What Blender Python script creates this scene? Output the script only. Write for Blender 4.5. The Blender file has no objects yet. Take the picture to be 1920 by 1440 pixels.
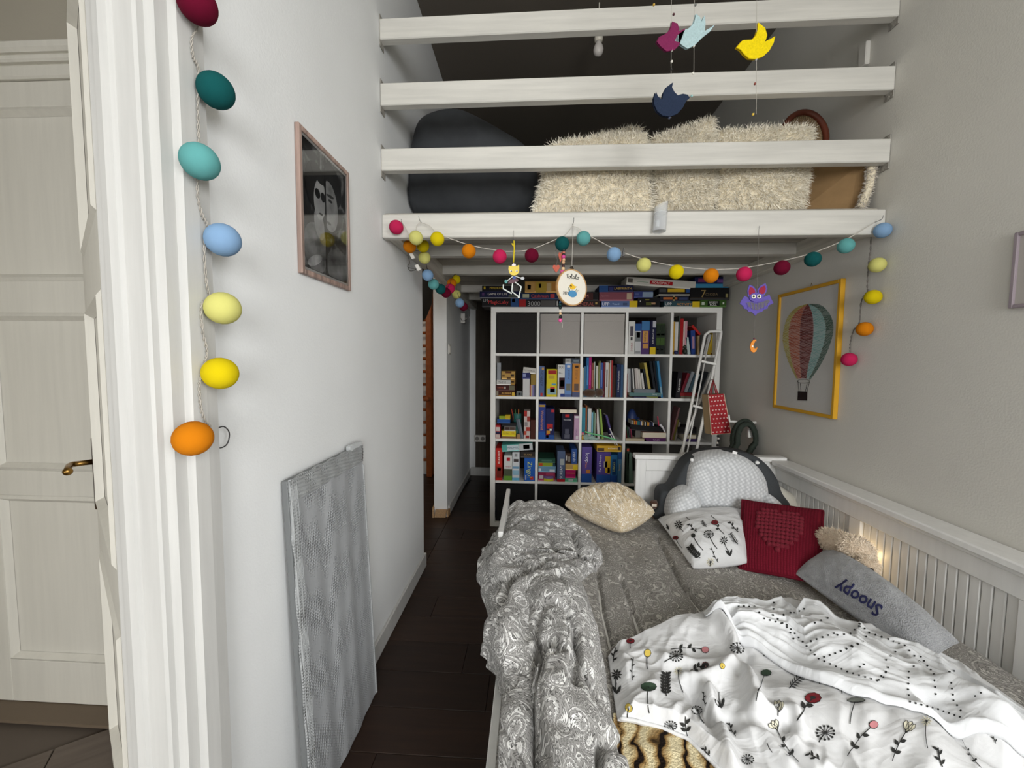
import bpy, bmesh, math, random
import numpy as np
from mathutils import Vector, Matrix
from mathutils.bvhtree import BVHTree
random.seed(7); rng = np.random.default_rng(7)
S = bpy.context.scene
COL = S.collection

# ------------------------------------------------------------ camera
CAM = Vector((0, 0, 1.42)); FPX = 735.0
_y, _p, _r = map(math.radians, (-2.855, -3.63, 0.473))
_f = Vector((math.sin(_y)*math.cos(_p), math.cos(_y)*math.cos(_p), math.sin(_p)))
_rt = Vector((math.cos(_y), -math.sin(_y), 0)); _up = _rt.cross(_f)
RT = math.cos(_r)*_rt + math.sin(_r)*_up; UP = -math.sin(_r)*_rt + math.cos(_r)*_up; FW = _f
cd = bpy.data.cameras.new('camera'); cam = bpy.data.objects.new('camera', cd); COL.objects.link(cam)
cd.sensor_width = 36; cd.lens = FPX/1920*36; cd.clip_start = 0.02
m = Matrix((RT, UP, -FW)).transposed().to_4x4(); m.translation = CAM; cam.matrix_world = m
S.camera = cam

# ------------------------------------------------------------ light and exposure
S.view_settings.view_transform = 'Standard'; S.view_settings.look = 'None'
S.view_settings.gamma = 1; S.view_settings.use_curve_mapping = False
S.view_settings.exposure = 0.08
wd = bpy.data.worlds.new('world'); S.world = wd; wd.use_nodes = True
wd.node_tree.nodes['Background'].inputs[0].default_value = (0.75, 0.85, 1, 1)
wd.node_tree.nodes['Background'].inputs[1].default_value = 0.6
def area(name, loc, rot, sx, sy, power, color=(1, 1, 1), spread=None):
    l = bpy.data.lights.new(name, 'AREA'); l.shape = 'RECTANGLE'; l.size = sx; l.size_y = sy
    l.energy = power; l.color = color
    if spread: l.spread = spread
    o = bpy.data.objects.new(name, l); COL.objects.link(o); o.location = loc; o.rotation_euler = rot
    return o
# daylight in the two windows of the room behind the viewer: rear wall (x 0.25..1.45, z 0.85..2.6) and right wall (y -1.7..-0.6, z 1.0..2.6)
area('window_daylight_rear', (0.85, -3.06, 1.7), (math.radians(74), 0, 0), 1.2, 1.7, 112, (0.98, 0.99, 1.0))
area('window_daylight_side', (1.61, -1.15, 1.8), (0, math.radians(60), 0), 1.5, 1.05, 66, (0.98, 0.99, 1.0))
area('window_daylight_hall', (-1.9, -3.06, 1.1), (math.radians(62), 0, 0), 1.1, 1.1, 40, (1.0, 0.98, 0.93))

# ------------------------------------------------------------ helpers
def ray(px, py): return RT*((px-960)/FPX) - UP*((py-720)/FPX) + FW
def W(px, py, ax, val):
    d = ray(px, py); i = 'XYZ'.index(ax); return CAM + d*((val-CAM[i])/d[i])
def proj(p):
    v = Vector(p)-CAM; z = v.dot(FW); return 960+FPX*v.dot(RT)/z, 720-FPX*v.dot(UP)/z

def lin(c):
    c = c/255.0
    return c/12.92 if c <= 0.04045 else ((c+0.055)/1.055)**2.4
def rgb(c): return tuple(lin(x) for x in c)+(1.0,)
MATS = {}
def M(c, rough=0.6, bump=0, bscale=60, var=0, metal=0, spec=0.4, sheen=0):
    """plain procedural material: colour with slight noise variation and fine relief"""
    key = (tuple(c), rough, bump, bscale, var, metal, spec, sheen)
    if key in MATS: return MATS[key]
    mt = bpy.data.materials.new('m_%d_%d_%d' % tuple(int(x) for x in c)); mt.use_nodes = True
    nt = mt.node_tree; b = nt.nodes['Principled BSDF']
    b.inputs['Base Color'].default_value = rgb(c); b.inputs['Roughness'].default_value = rough
    b.inputs['Metallic'].default_value = metal; b.inputs['Specular IOR Level'].default_value = spec
    if sheen: b.inputs['Sheen Weight'].default_value = sheen
    if bump or var:
        tc = nt.nodes.new('ShaderNodeTexCoord'); n = nt.nodes.new('ShaderNodeTexNoise')
        n.inputs['Scale'].default_value = bscale; n.inputs['Detail'].default_value = 4
        nt.links.new(tc.outputs['Object'], n.inputs['Vector'])
        if var:
            r = nt.nodes.new('ShaderNodeMapRange'); r.inputs[1].default_value = 0.3; r.inputs[2].default_value = 0.7
            r.inputs[3].default_value = 1-var; r.inputs[4].default_value = 1+var
            nt.links.new(n.outputs[0], r.inputs[0])
            v = nt.nodes.new('ShaderNodeVectorMath'); v.operation = 'SCALE'
            v.inputs[0].default_value = rgb(c)[:3]; nt.links.new(r.outputs[0], v.inputs['Scale'])
            nt.links.new(v.outputs[0], b.inputs['Base Color'])
        if bump:
            bp = nt.nodes.new('ShaderNodeBump'); bp.inputs['Strength'].default_value = bump
            bp.inputs['Distance'].default_value = 0.01
            nt.links.new(n.outputs[0], bp.inputs['Height']); nt.links.new(bp.outputs[0], b.inputs['Normal'])
    MATS[key] = mt; return mt
class G:
    """tiny node-graph builder"""
    def __init__(s, name, rough=0.7, spec=0.35):
        s.m = bpy.data.materials.new(name); s.m.use_nodes = True; s.t = s.m.node_tree; s.b = s.t.nodes['Principled BSDF']
        s.b.inputs['Roughness'].default_value = rough; s.b.inputs['Specular IOR Level'].default_value = spec
    def n(s, typ, props=None, **ins):
        nd = s.t.nodes.new('ShaderNode'+typ)
        for k, v in (props or {}).items(): setattr(nd, k, v)
        for k, v in ins.items():
            key = int(k[1:]) if k[0] == 'i' and k[1:].isdigit() else k.replace('_', ' ')
            s.set(nd.inputs[key], v)
        return nd
    def set(s, sock, v):
        if hasattr(v, 'outputs'): v = v.outputs[0]
        if isinstance(v, bpy.types.NodeSocket): s.t.links.new(v, sock)
        else: sock.default_value = v
    def math(s, op, a, b=0.0, c=0.0): return s.n('Math', {'operation': op}, i0=a, i1=b, i2=c)
    def mix(s, fac, a, b):
        nd = s.t.nodes.new('ShaderNodeMix'); nd.data_type = 'RGBA'
        s.set(nd.inputs[0], fac); s.set(nd.inputs[6], a); s.set(nd.inputs[7], b); return nd.outputs[2]
    def ramp(s, fac, stops):
        nd = s.t.nodes.new('ShaderNodeValToRGB'); e = nd.color_ramp.elements
        while len(e) < len(stops): e.new(0.5)
        for el, (p, c) in zip(e, stops): el.position = p; el.color = c if len(c) == 4 else rgb(c)
        s.set(nd.inputs[0], fac); return nd
    def bump(s, h, strength, dist=0.01):
        s.set(s.b.inputs['Normal'], s.n('Bump', None, Strength=strength, Distance=dist, Height=h))
    def col(s, c): s.set(s.b.inputs['Base Color'], c)
    def coord(s, which='Object', scale=(1, 1, 1), rot=(0, 0, 0)):
        tc = s.n('TexCoord'); mp = s.n('Mapping', None, Vector=tc.outputs[which]); mp.inputs['Scale'].default_value = scale
        mp.inputs['Rotation'].default_value = rot; return mp.outputs[0]

# ---- mesh primitives added to a bmesh (world coordinates)
def box(bm, lo, hi, bevel=0.0, seg=1):
    (x0, y0, z0), (x1, y1, z1) = lo, hi
    vs = [bm.verts.new(p) for p in ((x0,y0,z0),(x1,y0,z0),(x1,y1,z0),(x0,y1,z0),(x0,y0,z1),(x1,y0,z1),(x1,y1,z1),(x0,y1,z1))]
    fs = [bm.faces.new([vs[i] for i in f]) for f in ((3,2,1,0),(4,5,6,7),(0,1,5,4),(1,2,6,5),(2,3,7,6),(3,0,4,7))]
    if bevel:
        es = {e for f in fs for e in f.edges}
        bmesh.ops.bevel(bm, geom=list(es), offset=bevel, segments=seg, profile=0.5, affect='EDGES')
    return vs
def obox(bm, c, ax, ay, az, bevel=0.0):
    """oriented box: centre and three half-axis vectors"""
    c, ax, ay, az = map(Vector, (c, ax, ay, az))
    P = [c-ax-ay-az, c+ax-ay-az, c+ax+ay-az, c-ax+ay-az, c-ax-ay+az, c+ax-ay+az, c+ax+ay+az, c-ax+ay+az]
    vs = [bm.verts.new(p) for p in P]
    fs = [bm.faces.new([vs[i] for i in f]) for f in ((3,2,1,0),(4,5,6,7),(0,1,5,4),(1,2,6,5),(2,3,7,6),(3,0,4,7))]
    if bevel: bmesh.ops.bevel(bm, geom=list({e for f in fs for e in f.edges}), offset=bevel, segments=2, profile=0.5, affect='EDGES')
def prism(bm, pts, ext):
    """polygon (3D points, any winding) extruded by a vector"""
    ext = Vector(ext); a = [bm.verts.new(Vector(p)) for p in pts]; b = [bm.verts.new(Vector(p)+ext) for p in pts]
    n = len(a)
    bm.faces.new(a[::-1]); bm.faces.new(b)
    for i in range(n): bm.faces.new((a[i], a[(i+1) % n], b[(i+1) % n], b[i]))
def frame_of(d):
    d = d.normalized(); u = d.cross(Vector((0, 0, 1)))
    if u.length < 1e-3: u = d.cross(Vector((1, 0, 0)))
    u.normalize(); return u, d.cross(u).normalized()
def tube(bm, pts, r, seg=8, closed=False, caps=True):
    pts = [Vector(p) for p in pts]; n = len(pts); rings = []
    rr = r if isinstance(r, (list, tuple)) else [r]*n
    pu = None
    for i, p in enumerate(pts):
        d = (pts[(i+1) % n]-pts[i-1]) if closed else (pts[min(i+1, n-1)]-pts[max(i-1, 0)])
        if d.length < 1e-9: d = Vector((0, 0, 1))
        d.normalize()
        if pu is None: u, v = frame_of(d)
        else:
            u = pu - d*pu.dot(d); u.normalize(); v = d.cross(u)
        pu = u
        rings.append([bm.verts.new(p + rr[i]*(math.cos(2*math.pi*k/seg)*u + math.sin(2*math.pi*k/seg)*v)) for k in range(seg)])
    for i in range(n if closed else n-1):
        a, b = rings[i], rings[(i+1) % n]
        for k in range(seg): bm.faces.new((a[k], a[(k+1) % seg], b[(k+1) % seg], b[k]))
    if caps and not closed: bm.faces.new(rings[0][::-1]); bm.faces.new(rings[-1])
def lathe(bm, c, prof, seg=20, axis='Z', M3=None):
    c = Vector(c); rings = []
    for r, h in prof:
        ring = []
        for k in range(seg):
            a = 2*math.pi*k/seg; p = Vector((r*math.cos(a), r*math.sin(a), h))
            if M3 is not None: p = M3 @ p
            elif axis == 'Y': p = Vector((p.x, p.z, p.y))
            elif axis == 'X': p = Vector((p.z, p.x, p.y))
            ring.append(bm.verts.new(c+p))
        rings.append(ring)
    for a, b in zip(rings, rings[1:]):
        for k in range(seg): bm.faces.new((a[k], a[(k+1) % seg], b[(k+1) % seg], b[k]))
    bm.faces.new(rings[0][::-1]); bm.faces.new(rings[-1])
def ball(bm, c, r, u=14, v=9, sc=(1, 1, 1)):
    prof = [(max(1e-4, math.sin(math.pi*i/v))*r, -math.cos(math.pi*i/v)*r) for i in range(v+1)]
    n0 = len(bm.verts); lathe(bm, (0, 0, 0), prof, u); bm.verts.ensure_lookup_table()
    c = Vector(c)
    for w in bm.verts[n0:]: w.co = Vector((w.co.x*sc[0], w.co.y*sc[1], w.co.z*sc[2]))+c
def flat(bm, pts):
    vs = [bm.verts.new(Vector(p)) for p in pts]; return bm.faces.new(vs)
def catmull(pts, n=8, closed=False):
    P = [Vector(p) for p in pts]; out = []; N = len(P)
    for i in range(N if closed else N-1):
        g = (lambda k: P[k % N]) if closed else (lambda k: P[max(0, min(N-1, k))])
        p0, p1, p2, p3 = g(i-1), g(i), g(i+1), g(i+2)
        for j in range(n):
            t = j/n
            out.append(0.5*((2*p1)+(p2-p0)*t+(2*p0-5*p1+4*p2-p3)*t*t+(3*p1-p0-3*p2+p3)*t**3))
    if not closed: out.append(P[-1])
    return out

# ---- objects
def B(): return bmesh.new()
def orig(o):
    while o.parent: o = o.parent
    return o.location.copy()
def obj(name, bm, mat, parent=None, smooth=False, loc=None, kind=None, angle=None):
    bmesh.ops.recalc_face_normals(bm, faces=bm.faces)
    if loc is None and parent is None:
        xs = [v.co for v in bm.verts]
        loc = Vector(((min(p.x for p in xs)+max(p.x for p in xs))/2, (min(p.y for p in xs)+max(p.y for p in xs))/2, min(p.z for p in xs)))
    off = orig(parent) if parent else Vector(loc)
    bmesh.ops.translate(bm, verts=bm.verts, vec=-off)
    me = bpy.data.meshes.new(name); bm.to_mesh(me); bm.free()
    for mm in (mat if isinstance(mat, (list, tuple)) else [mat]): me.materials.append(mm)
    if smooth:
        me.polygons.foreach_set('use_smooth', [True]*len(me.polygons))
        if angle: me.set_sharp_from_angle(angle=math.radians(angle))
    o = bpy.data.objects.new(name, me); COL.objects.link(o)
    if parent: o.parent = parent
    else: o.location = off
    if kind: o['kind'] = kind
    return o
def mobj(name, verts, faces, mat, parent=None, smooth=True, uv=None, kind=None, loc=None, mi=None):
    """object straight from arrays"""
    verts = np.asarray(verts, float)
    off = np.array(orig(parent)) if parent else (np.array(loc) if loc is not None else
          np.array([(verts[:,0].min()+verts[:,0].max())/2, (verts[:,1].min()+verts[:,1].max())/2, verts[:,2].min()]))
    me = bpy.data.meshes.new(name); me.from_pydata((verts-off).tolist(), [], [tuple(map(int, f)) for f in faces])
    for mm in (mat if isinstance(mat, (list, tuple)) else [mat]): me.materials.append(mm)
    if smooth: me.polygons.foreach_set('use_smooth', [True]*len(me.polygons))
    if mi is not None: me.polygons.foreach_set('material_index', list(map(int, mi)))
    if uv is not None:
        l = me.uv_layers.new(name='UVMap'); li = np.empty(len(me.loops), int); me.loops.foreach_get('vertex_index', li)
        l.data.foreach_set('uv', np.asarray(uv, float)[li].ravel())
    me.update()
    o = bpy.data.objects.new(name, me); COL.objects.link(o)
    if parent: o.parent = parent
    else: o.location = off.tolist()
    if kind: o['kind'] = kind
    return o
def tag(o, label, cat, group=None):
    o['label'] = label; o['category'] = cat
    if group: o['group'] = group
    return o
def thing(name, loc, label, cat, group=None):
    o = bpy.data.objects.new(name, None); o.empty_display_size = 0.05; COL.objects.link(o); o.location = loc
    return tag(o, label, cat, group)
def struct(name, bm, mat, parent=None, **k):
    o = obj(name, bm, mat, parent, **k)
    if parent is None: o['kind'] = 'structure'
    return o
_TX = {}
def textgeo(s, bold=0.0):
    if s not in _TX:
        cu = bpy.data.curves.new('t', 'FONT'); cu.body = s; cu.resolution_u = 2; cu.offset = bold
        o = bpy.data.objects.new('t', cu); COL.objects.link(o)
        dg = bpy.context.evaluated_depsgraph_get(); me = bpy.data.meshes.new_from_object(o.evaluated_get(dg))
        v = np.array([tuple(q.co)[:2] for q in me.vertices]); f = [tuple(p.vertices) for p in me.polygons]
        bpy.data.objects.remove(o); bpy.data.curves.remove(cu); bpy.data.meshes.remove(me)
        v -= v.min(0); _TX[s] = (v, f)
    return _TX[s]
def text(parent, s, c, right, up, w, h, mat, name='lettering', stretch=False):
    """flat lettering centred at c, fitted into w x h along the unit vectors right and up"""
    v, f = textgeo(s); sz = v.max(0); k = min(w/sz[0], h/sz[1]); kx, ky = (w/sz[0], h/sz[1]) if stretch else (k, k)
    r, u, c = np.array(right), np.array(up), np.array(c)
    q = (v-sz/2)*[kx, ky]
    return mobj(name, c+q[:, :1]*r+q[:, 1:]*u, f, mat, parent, smooth=False)

# ---- noise on arrays
def vnoise(x, y, seed=0):
    xi = np.floor(x).astype(int); yi = np.floor(y).astype(int); xf = x-xi; yf = y-yi
    def hsh(a, b): 
        n = (a*374761393 + b*668265263 + seed*1442695041) & 0x7fffffff
        n = ((n ^ (n >> 13))*1274126177) & 0x7fffffff
        return ((n ^ (n >> 16)) & 0xffff)/65535.0
    u = xf*xf*(3-2*xf); v = yf*yf*(3-2*yf)
    return (hsh(xi, yi)*(1-u)+hsh(xi+1, yi)*u)*(1-v)+(hsh(xi, yi+1)*(1-u)+hsh(xi+1, yi+1)*u)*v
def fbm(x, y, seed=0, oct=4):
    s = 0; a = 0.5
    for i in range(oct): s = s+a*(vnoise(x, y, seed+i*17)-0.5); x = x*2.03+3.1; y = y*2.03+1.7; a *= 0.5
    return s*2
def pdist(X, Y, poly):
    """distance of points to a polyline"""
    d = np.full(X.shape, 1e9)
    for (ax, ay), (bx, by) in zip(poly, poly[1:]):
        vx, vy = bx-ax, by-ay; L = vx*vx+vy*vy+1e-12
        t = np.clip(((X-ax)*vx+(Y-ay)*vy)/L, 0, 1); d = np.minimum(d, np.hypot(X-ax-t*vx, Y-ay-t*vy))
    return d
def gridfaces(nu, nv, closed_u=False):
    f = []
    for i in range(nu if closed_u else nu-1):
        for j in range(nv-1): f.append((i*nv+j, ((i+1) % nu)*nv+j, ((i+1) % nu)*nv+j+1, i*nv+j+1))
    return f

# ============================================================ the setting
XL, XR, YB, YR, ZC = -0.72, 1.57, 4.70, -3.00, 3.60
def plaster(name, c, bump=0.12):
    g = G(name, 0.75, 0.25); co = g.coord('Object')
    n1 = g.n('TexNoise', None, Vector=co, Scale=2.5, Detail=3.0); n2 = g.n('TexNoise', None, Vector=co, Scale=160.0, Detail=3.0)
    g.col(g.mix(n1, rgb(tuple(x*0.97 for x in c)), rgb(tuple(min(255, x*1.02) for x in c)))); g.bump(n2, bump, 0.006); return g.m
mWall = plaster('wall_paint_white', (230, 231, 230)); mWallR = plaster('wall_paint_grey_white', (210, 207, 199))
mCeil = plaster('ceiling_paint', (214, 210, 200)); mHall = plaster('hall_paint', (178, 172, 158))
g = G('dark_wood_wallpaper', 0.9, 0.08); co = g.coord('Object', (1, 1, 1))
n = g.n('TexNoise', None, Vector=g.coord('Object', (28, 28, 1.6)), Scale=1.0, Detail=5.0)
n2 = g.n('TexNoise', None, Vector=co, Scale=3.0, Detail=2.0)
g.col(g.mix(g.math('MULTIPLY', n, n2.outputs[0]), rgb((62, 56, 50)), rgb((112, 104, 94)))); mDark = g.m
def paintwood(name, c, grain=0.12, rough=0.45, bumpy=0.1, axis=0):
    g = G(name, rough, 0.4); sc = [22, 22, 22]; sc[axis] = 1.3
    n = g.n('TexNoise', None, Vector=g.coord('Object', tuple(sc)), Scale=1.6, Detail=5.0, Roughness=0.6)
    k = g.ramp(n, [(0.3, tuple(x*(1-grain) for x in c)), (0.62, c)])
    g.col(k.outputs[0]); g.bump(n, bumpy, 0.004); return g.m
mTrim = paintwood('white_gloss_trim', (197, 196, 192), 0.05, 0.45, 0.05, 2)
mBeam = paintwood('whitewashed_beam', (212, 209, 201), 0.08, 0.5, 0.1, 0)
mBeamY = paintwood('whitewashed_ledger', (214, 210, 198), 0.14, 0.5, 0.1, 1)
mDeck = paintwood('greywashed_deck', (176, 170, 158), 0.28, 0.6, 0.12, 0)
mBed = paintwood('bed_white_paint', (232, 231, 228), 0.03, 0.35, 0.02, 2)
mShelf = M((226, 224, 218), 0.4)

# floor: laminate planks, each its own piece
def plankmat(name, c0, c1):
    g = G(name, 0.42, 0.3); oi = g.n('ObjectInfo')
    v = g.n('VectorMath', {'operation': 'ADD'}, i0=g.coord('Object', (1.5, 20, 20)), i1=g.n('CombineXYZ', None, X=g.math('MULTIPLY', oi.outputs['Random'], 50.0), Y=g.math('MULTIPLY', oi.outputs['Random'], 31.0)))
    n = g.n('TexNoise', None, Vector=v, Scale=1.5, Detail=6.0, Roughness=0.65, Distortion=0.6)
    k = g.mix(n, rgb(c0), rgb(c1)); r = g.math('MULTIPLY_ADD', oi.outputs['Random'], 0.45, 0.78)
    h = g.n('HueSaturation', None, Value=r, Color=k); g.col(h.outputs[0]); g.bump(n, 0.12, 0.003); return g.m
mPlank = plankmat('dark_laminate', (22, 15, 12), (60, 42, 32))
bm = B(); box(bm, (XL, YR, -0.06), (XR, YB, -0.012)); box(bm, (-2.7, 1.5, -0.06), (XL-0.0005, YB, -0.012))
floor = struct('floor', bm, M((30, 22, 18), 0.8), loc=(0, 0, 0))
PW = 0.187; meshes = {}
def plank(x0, x1, y0, y1):
    L = round(x1-x0, 3); Wd = round(y1-y0, 3)
    if (L, Wd) not in meshes:
        b = B(); box(b, (0, 0, -0.012), (L-0.0018, Wd-0.0018, 0), 0.0014)
        bmesh.ops.recalc_face_normals(b, faces=b.faces)
        me = bpy.data.meshes.new('floor_plank'); b.to_mesh(me); b.free(); me.materials.append(mPlank); meshes[(L, Wd)] = me
    o = bpy.data.objects.new('floor_plank', meshes[(L, Wd)]); COL.objects.link(o); o.parent = floor; o.location = (x0, y0, 0)
y = YR; row = 0
y0s = []
while y < YB-0.01:
    y1 = min(y+PW, YB); x = XL-0.0; off = [0.42, 1.02, 0.18, 0.78, 0.55][row % 5]; xa = XL; xb = XL+off
    if y > 2.6: 
        pass
    while xa < XR-0.001:
        xb = min(xb, XR)
        if xb-xa > 0.02: plank(xa, xb, y, y1)
        xa = xb; xb = xa+1.18
    if y1 > 2.62:
        for q in ((-2.7, -1.75+off*0.4), (-1.75+off*0.4, XL)): plank(q[0], q[1], y, y1)
    y = y1; row += 1
# walls
bm = B()
box(bm, (XL-0.095, 0.735, 0), (XL, 2.562, ZC)); box(bm, (XL-0.095, YR, 0), (XL, -0.35, ZC)); box(bm, (XL-0.095, -0.35, 2.67), (XL, 0.735, ZC))
box(bm, (XL-0.095, 2.562, 2.16), (XL, 3.41, ZC))
struct('wall_left', bm, mWall)
bm = B(); box(bm, (-0.862, 3.41, 0), (-0.745, YB, ZC)); struct('wall_partition', bm, mWall)
bm = B(); box(bm, (-2.8, YB, 0), (XR+0.1, YB+0.1, ZC)); struct('wall_back', bm, mWall)
bx = W(892, 700, 'Y', YB).x; bx2 = W(1337, 210, 'Y', YB).x
bm = B(); box(bm, (bx, YB-0.014, 0.10), (XR-0.001, YB, 2.16)); box(bm, (-0.744, YB-0.014, 2.16), (bx2, YB, ZC)); struct('trim_1', bm, mDark)
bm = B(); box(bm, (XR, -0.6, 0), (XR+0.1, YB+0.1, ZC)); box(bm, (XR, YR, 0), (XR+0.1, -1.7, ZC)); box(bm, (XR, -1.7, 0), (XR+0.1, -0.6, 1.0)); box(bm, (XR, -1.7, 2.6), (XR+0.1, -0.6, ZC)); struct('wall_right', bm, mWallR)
bm = B(); box(bm, (XR+0.0, -1.7, 1.0), (XR+0.035, -1.66, 2.6)); box(bm, (XR+0.0, -0.64, 1.0), (XR+0.035, -0.6, 2.6)); box(bm, (XR+0.0, -1.66, 1.0), (XR+0.035, -0.64, 1.04)); box(bm, (XR+0.0, -1.66, 2.56), (XR+0.035, -0.64, 2.6)); struct('window_2', bm, mTrim)
bm = B()
for lo, hi in (((XL-0.1, YR-0.14, 0), (0.25, YR, ZC)), ((1.45, YR-0.14, 0), (XR+0.1, YR, ZC)), ((0.25, YR-0.14, 0), (1.45, YR, 0.85)), ((0.25, YR-0.14, 2.6), (1.45, YR, ZC))): box(bm, lo, hi)
struct('wall_rear', bm, mWall)
bm = B()
for x0, x1, z0, z1 in ((0.25, 0.30, 0.85, 2.6), (1.40, 1.45, 0.85, 2.6), (0.30, 1.40, 0.85, 0.9), (0.30, 1.40, 2.55, 2.6), (0.83, 0.87, 0.9, 2.55)): box(bm, (x0, YR-0.05, z0), (x1, YR-0.01, z1))
struct('window_1', bm, mTrim)
bm = B(); box(bm, (-2.8, YR-0.14, ZC), (XR+0.1, YB+0.1, ZC+0.08)); struct('ceiling', bm, mCeil)
bm = B(); box(bm, (XL+0.001, 1.95, ZC-0.012), (XR-0.001, YB-0.001, ZC)); struct('ceiling_loft', bm, plaster('loft_ceiling_dark', (104, 97, 88)))  # separate panel under the ceiling, darker over the loft
# side room behind the opening, and the hall behind the door
bm = B(); box(bm, (-2.8, 1.47, 0), (-2.7, YB, ZC)); box(bm, (-2.7, 1.46, 0), (XL-0.0955, 1.56, ZC)); struct('wall_hall_far', bm, mHall)
bm = B(); box(bm, (-3.1, YR-0.14, 0), (-3.0, 1.56, ZC)); struct('wall_hall_side', bm, mHall)
bm = B(); box(bm, (-3.0, YR-0.14, 0), (-2.5, YR, ZC)); box(bm, (-1.3, YR-0.14, 0), (XL-0.1, YR, ZC)); box(bm, (-2.5, YR-0.14, 0), (-1.3, YR, 0.5)); box(bm, (-2.5, YR-0.14, 1.7), (-1.3, YR, ZC)); struct('wall_hall_rear', bm, mHall)
bm = B(); box(bm, (-2.5, YR-0.05, 0.5), (-2.46, YR-0.01, 1.7)); box(bm, (-1.34, YR-0.05, 0.5), (-1.3, YR-0.01, 1.7)); box(bm, (-2.46, YR-0.05, 0.5), (-1.34, YR-0.01, 0.54)); box(bm, (-2.46, YR-0.05, 1.66), (-1.34, YR-0.01, 1.7)); struct('window_3', bm, mTrim)
bm = B(); box(bm, (-3.1, YR-0.14, ZC), (-2.8, 1.56, ZC+0.08)); struct('ceiling_hall', bm, mHall)
# hall floor tiles laid diagonally
bm = B(); box(bm, (-3.0, YR, -0.06), (XL-0.0005, 1.46, -0.010)); hf = struct('floor_hall', bm, M((96, 86, 77), 0.7), loc=(0, 0, 0))
mTile = plankmat('hall_tile', (84, 74, 66), (124, 112, 102))
me = None
for i in range(-9, 10):
    for j in range(-9, 10):
        cx = -1.75+0.33*(i*math.cos(0.62)-j*math.sin(0.62)); cy = 1.02+0.33*(i*math.sin(0.62)+j*math.cos(0.62))
        if not (-2.76 < cx < -1.02 and -1.2 < cy < 1.22): continue
        if me is None:
            b = B(); box(b, (-0.163, -0.163, -0.010), (0.163, 0.163, 0.0), 0.002); bmesh.ops.recalc_face_normals(b, faces=b.faces)
            me = bpy.data.meshes.new('floor_tile'); b.to_mesh(me); b.free(); me.materials.append(mTile)
        o = bpy.data.objects.new('floor_tile', me); COL.objects.link(o); o.parent = hf; o.location = (cx, cy, 0); o.rotation_euler.z = 0.62
bm = B(); box(bm, (-2.25, 1.33, 0), (-1.15, 1.455, 0.012)); struct('trim_2', bm, M((112, 98, 82), 0.6))   # door sill
# skirting
bm = B(); box(bm, (XL, 0.83, 0), (XL+0.014, 2.562, 0.092), 0.003); box(bm, (XL-0.10, 2.562, 0), (XL+0.014, 2.576, 0.092), 0.003); struct('baseboard_left', bm, mTrim)
bm = B(); box(bm, (-0.745, 3.46, 0), (-0.73, YB-0.03, 0.085), 0.003); struct('baseboard_partition', bm, mTrim)
bm = B(); box(bm, (-0.73, YB-0.03, 0), (XR-0.002, YB-0.012, 0.10), 0.003); struct('baseboard_back', bm, mTrim)
# broken skirting end at the foot of the partition
bm = B(); mWd = M((176, 142, 104), 0.7, 0.3, 90, 0.2)
obox(bm, (-0.80, 3.396, 0.035), (0.05, 0.002, 0), (0, 0.012, 0), (0.004, 0, 0.034)); obox(bm, (-0.868, 3.43, 0.045), (0.008, 0, 0), (-0.004, 0.05, 0), (0, 0, 0.045))
obox(bm, (-0.737, 3.43, 0.03), (0.007, 0, 0), (0.003, 0.03, 0), (0, 0, 0.03)); struct('trim_3', bm, mWd)

# door casing on the left wall
prof = [(-0.72, 0.835), (-0.687, 0.822), (-0.685, 0.792), (-0.687, 0.760), (-0.702, 0.756), (-0.703, 0.7305), (-0.720, 0.7265), (-0.7215, 0.7146),
        (-0.728, 0.712), (-0.7646, 0.712), (-0.769, 0.705), (-0.783, 0.702), (-0.797, 0.705), (-0.8025, 0.712), (-0.8185, 0.7146), (-0.8185, 0.80), (-0.814, 0.835)]
bm = B(); prism(bm, [(x, y, 0) for x, y in prof], (0, 0, 2.75)); struct('trim_4', bm, mTrim)
bm = B(); prism(bm, [(x, -0.35-(y-0.7146)*1.0, 0) for x, y in prof], (0, 0, 2.75)); struct('trim_5', bm, mTrim)
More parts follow.
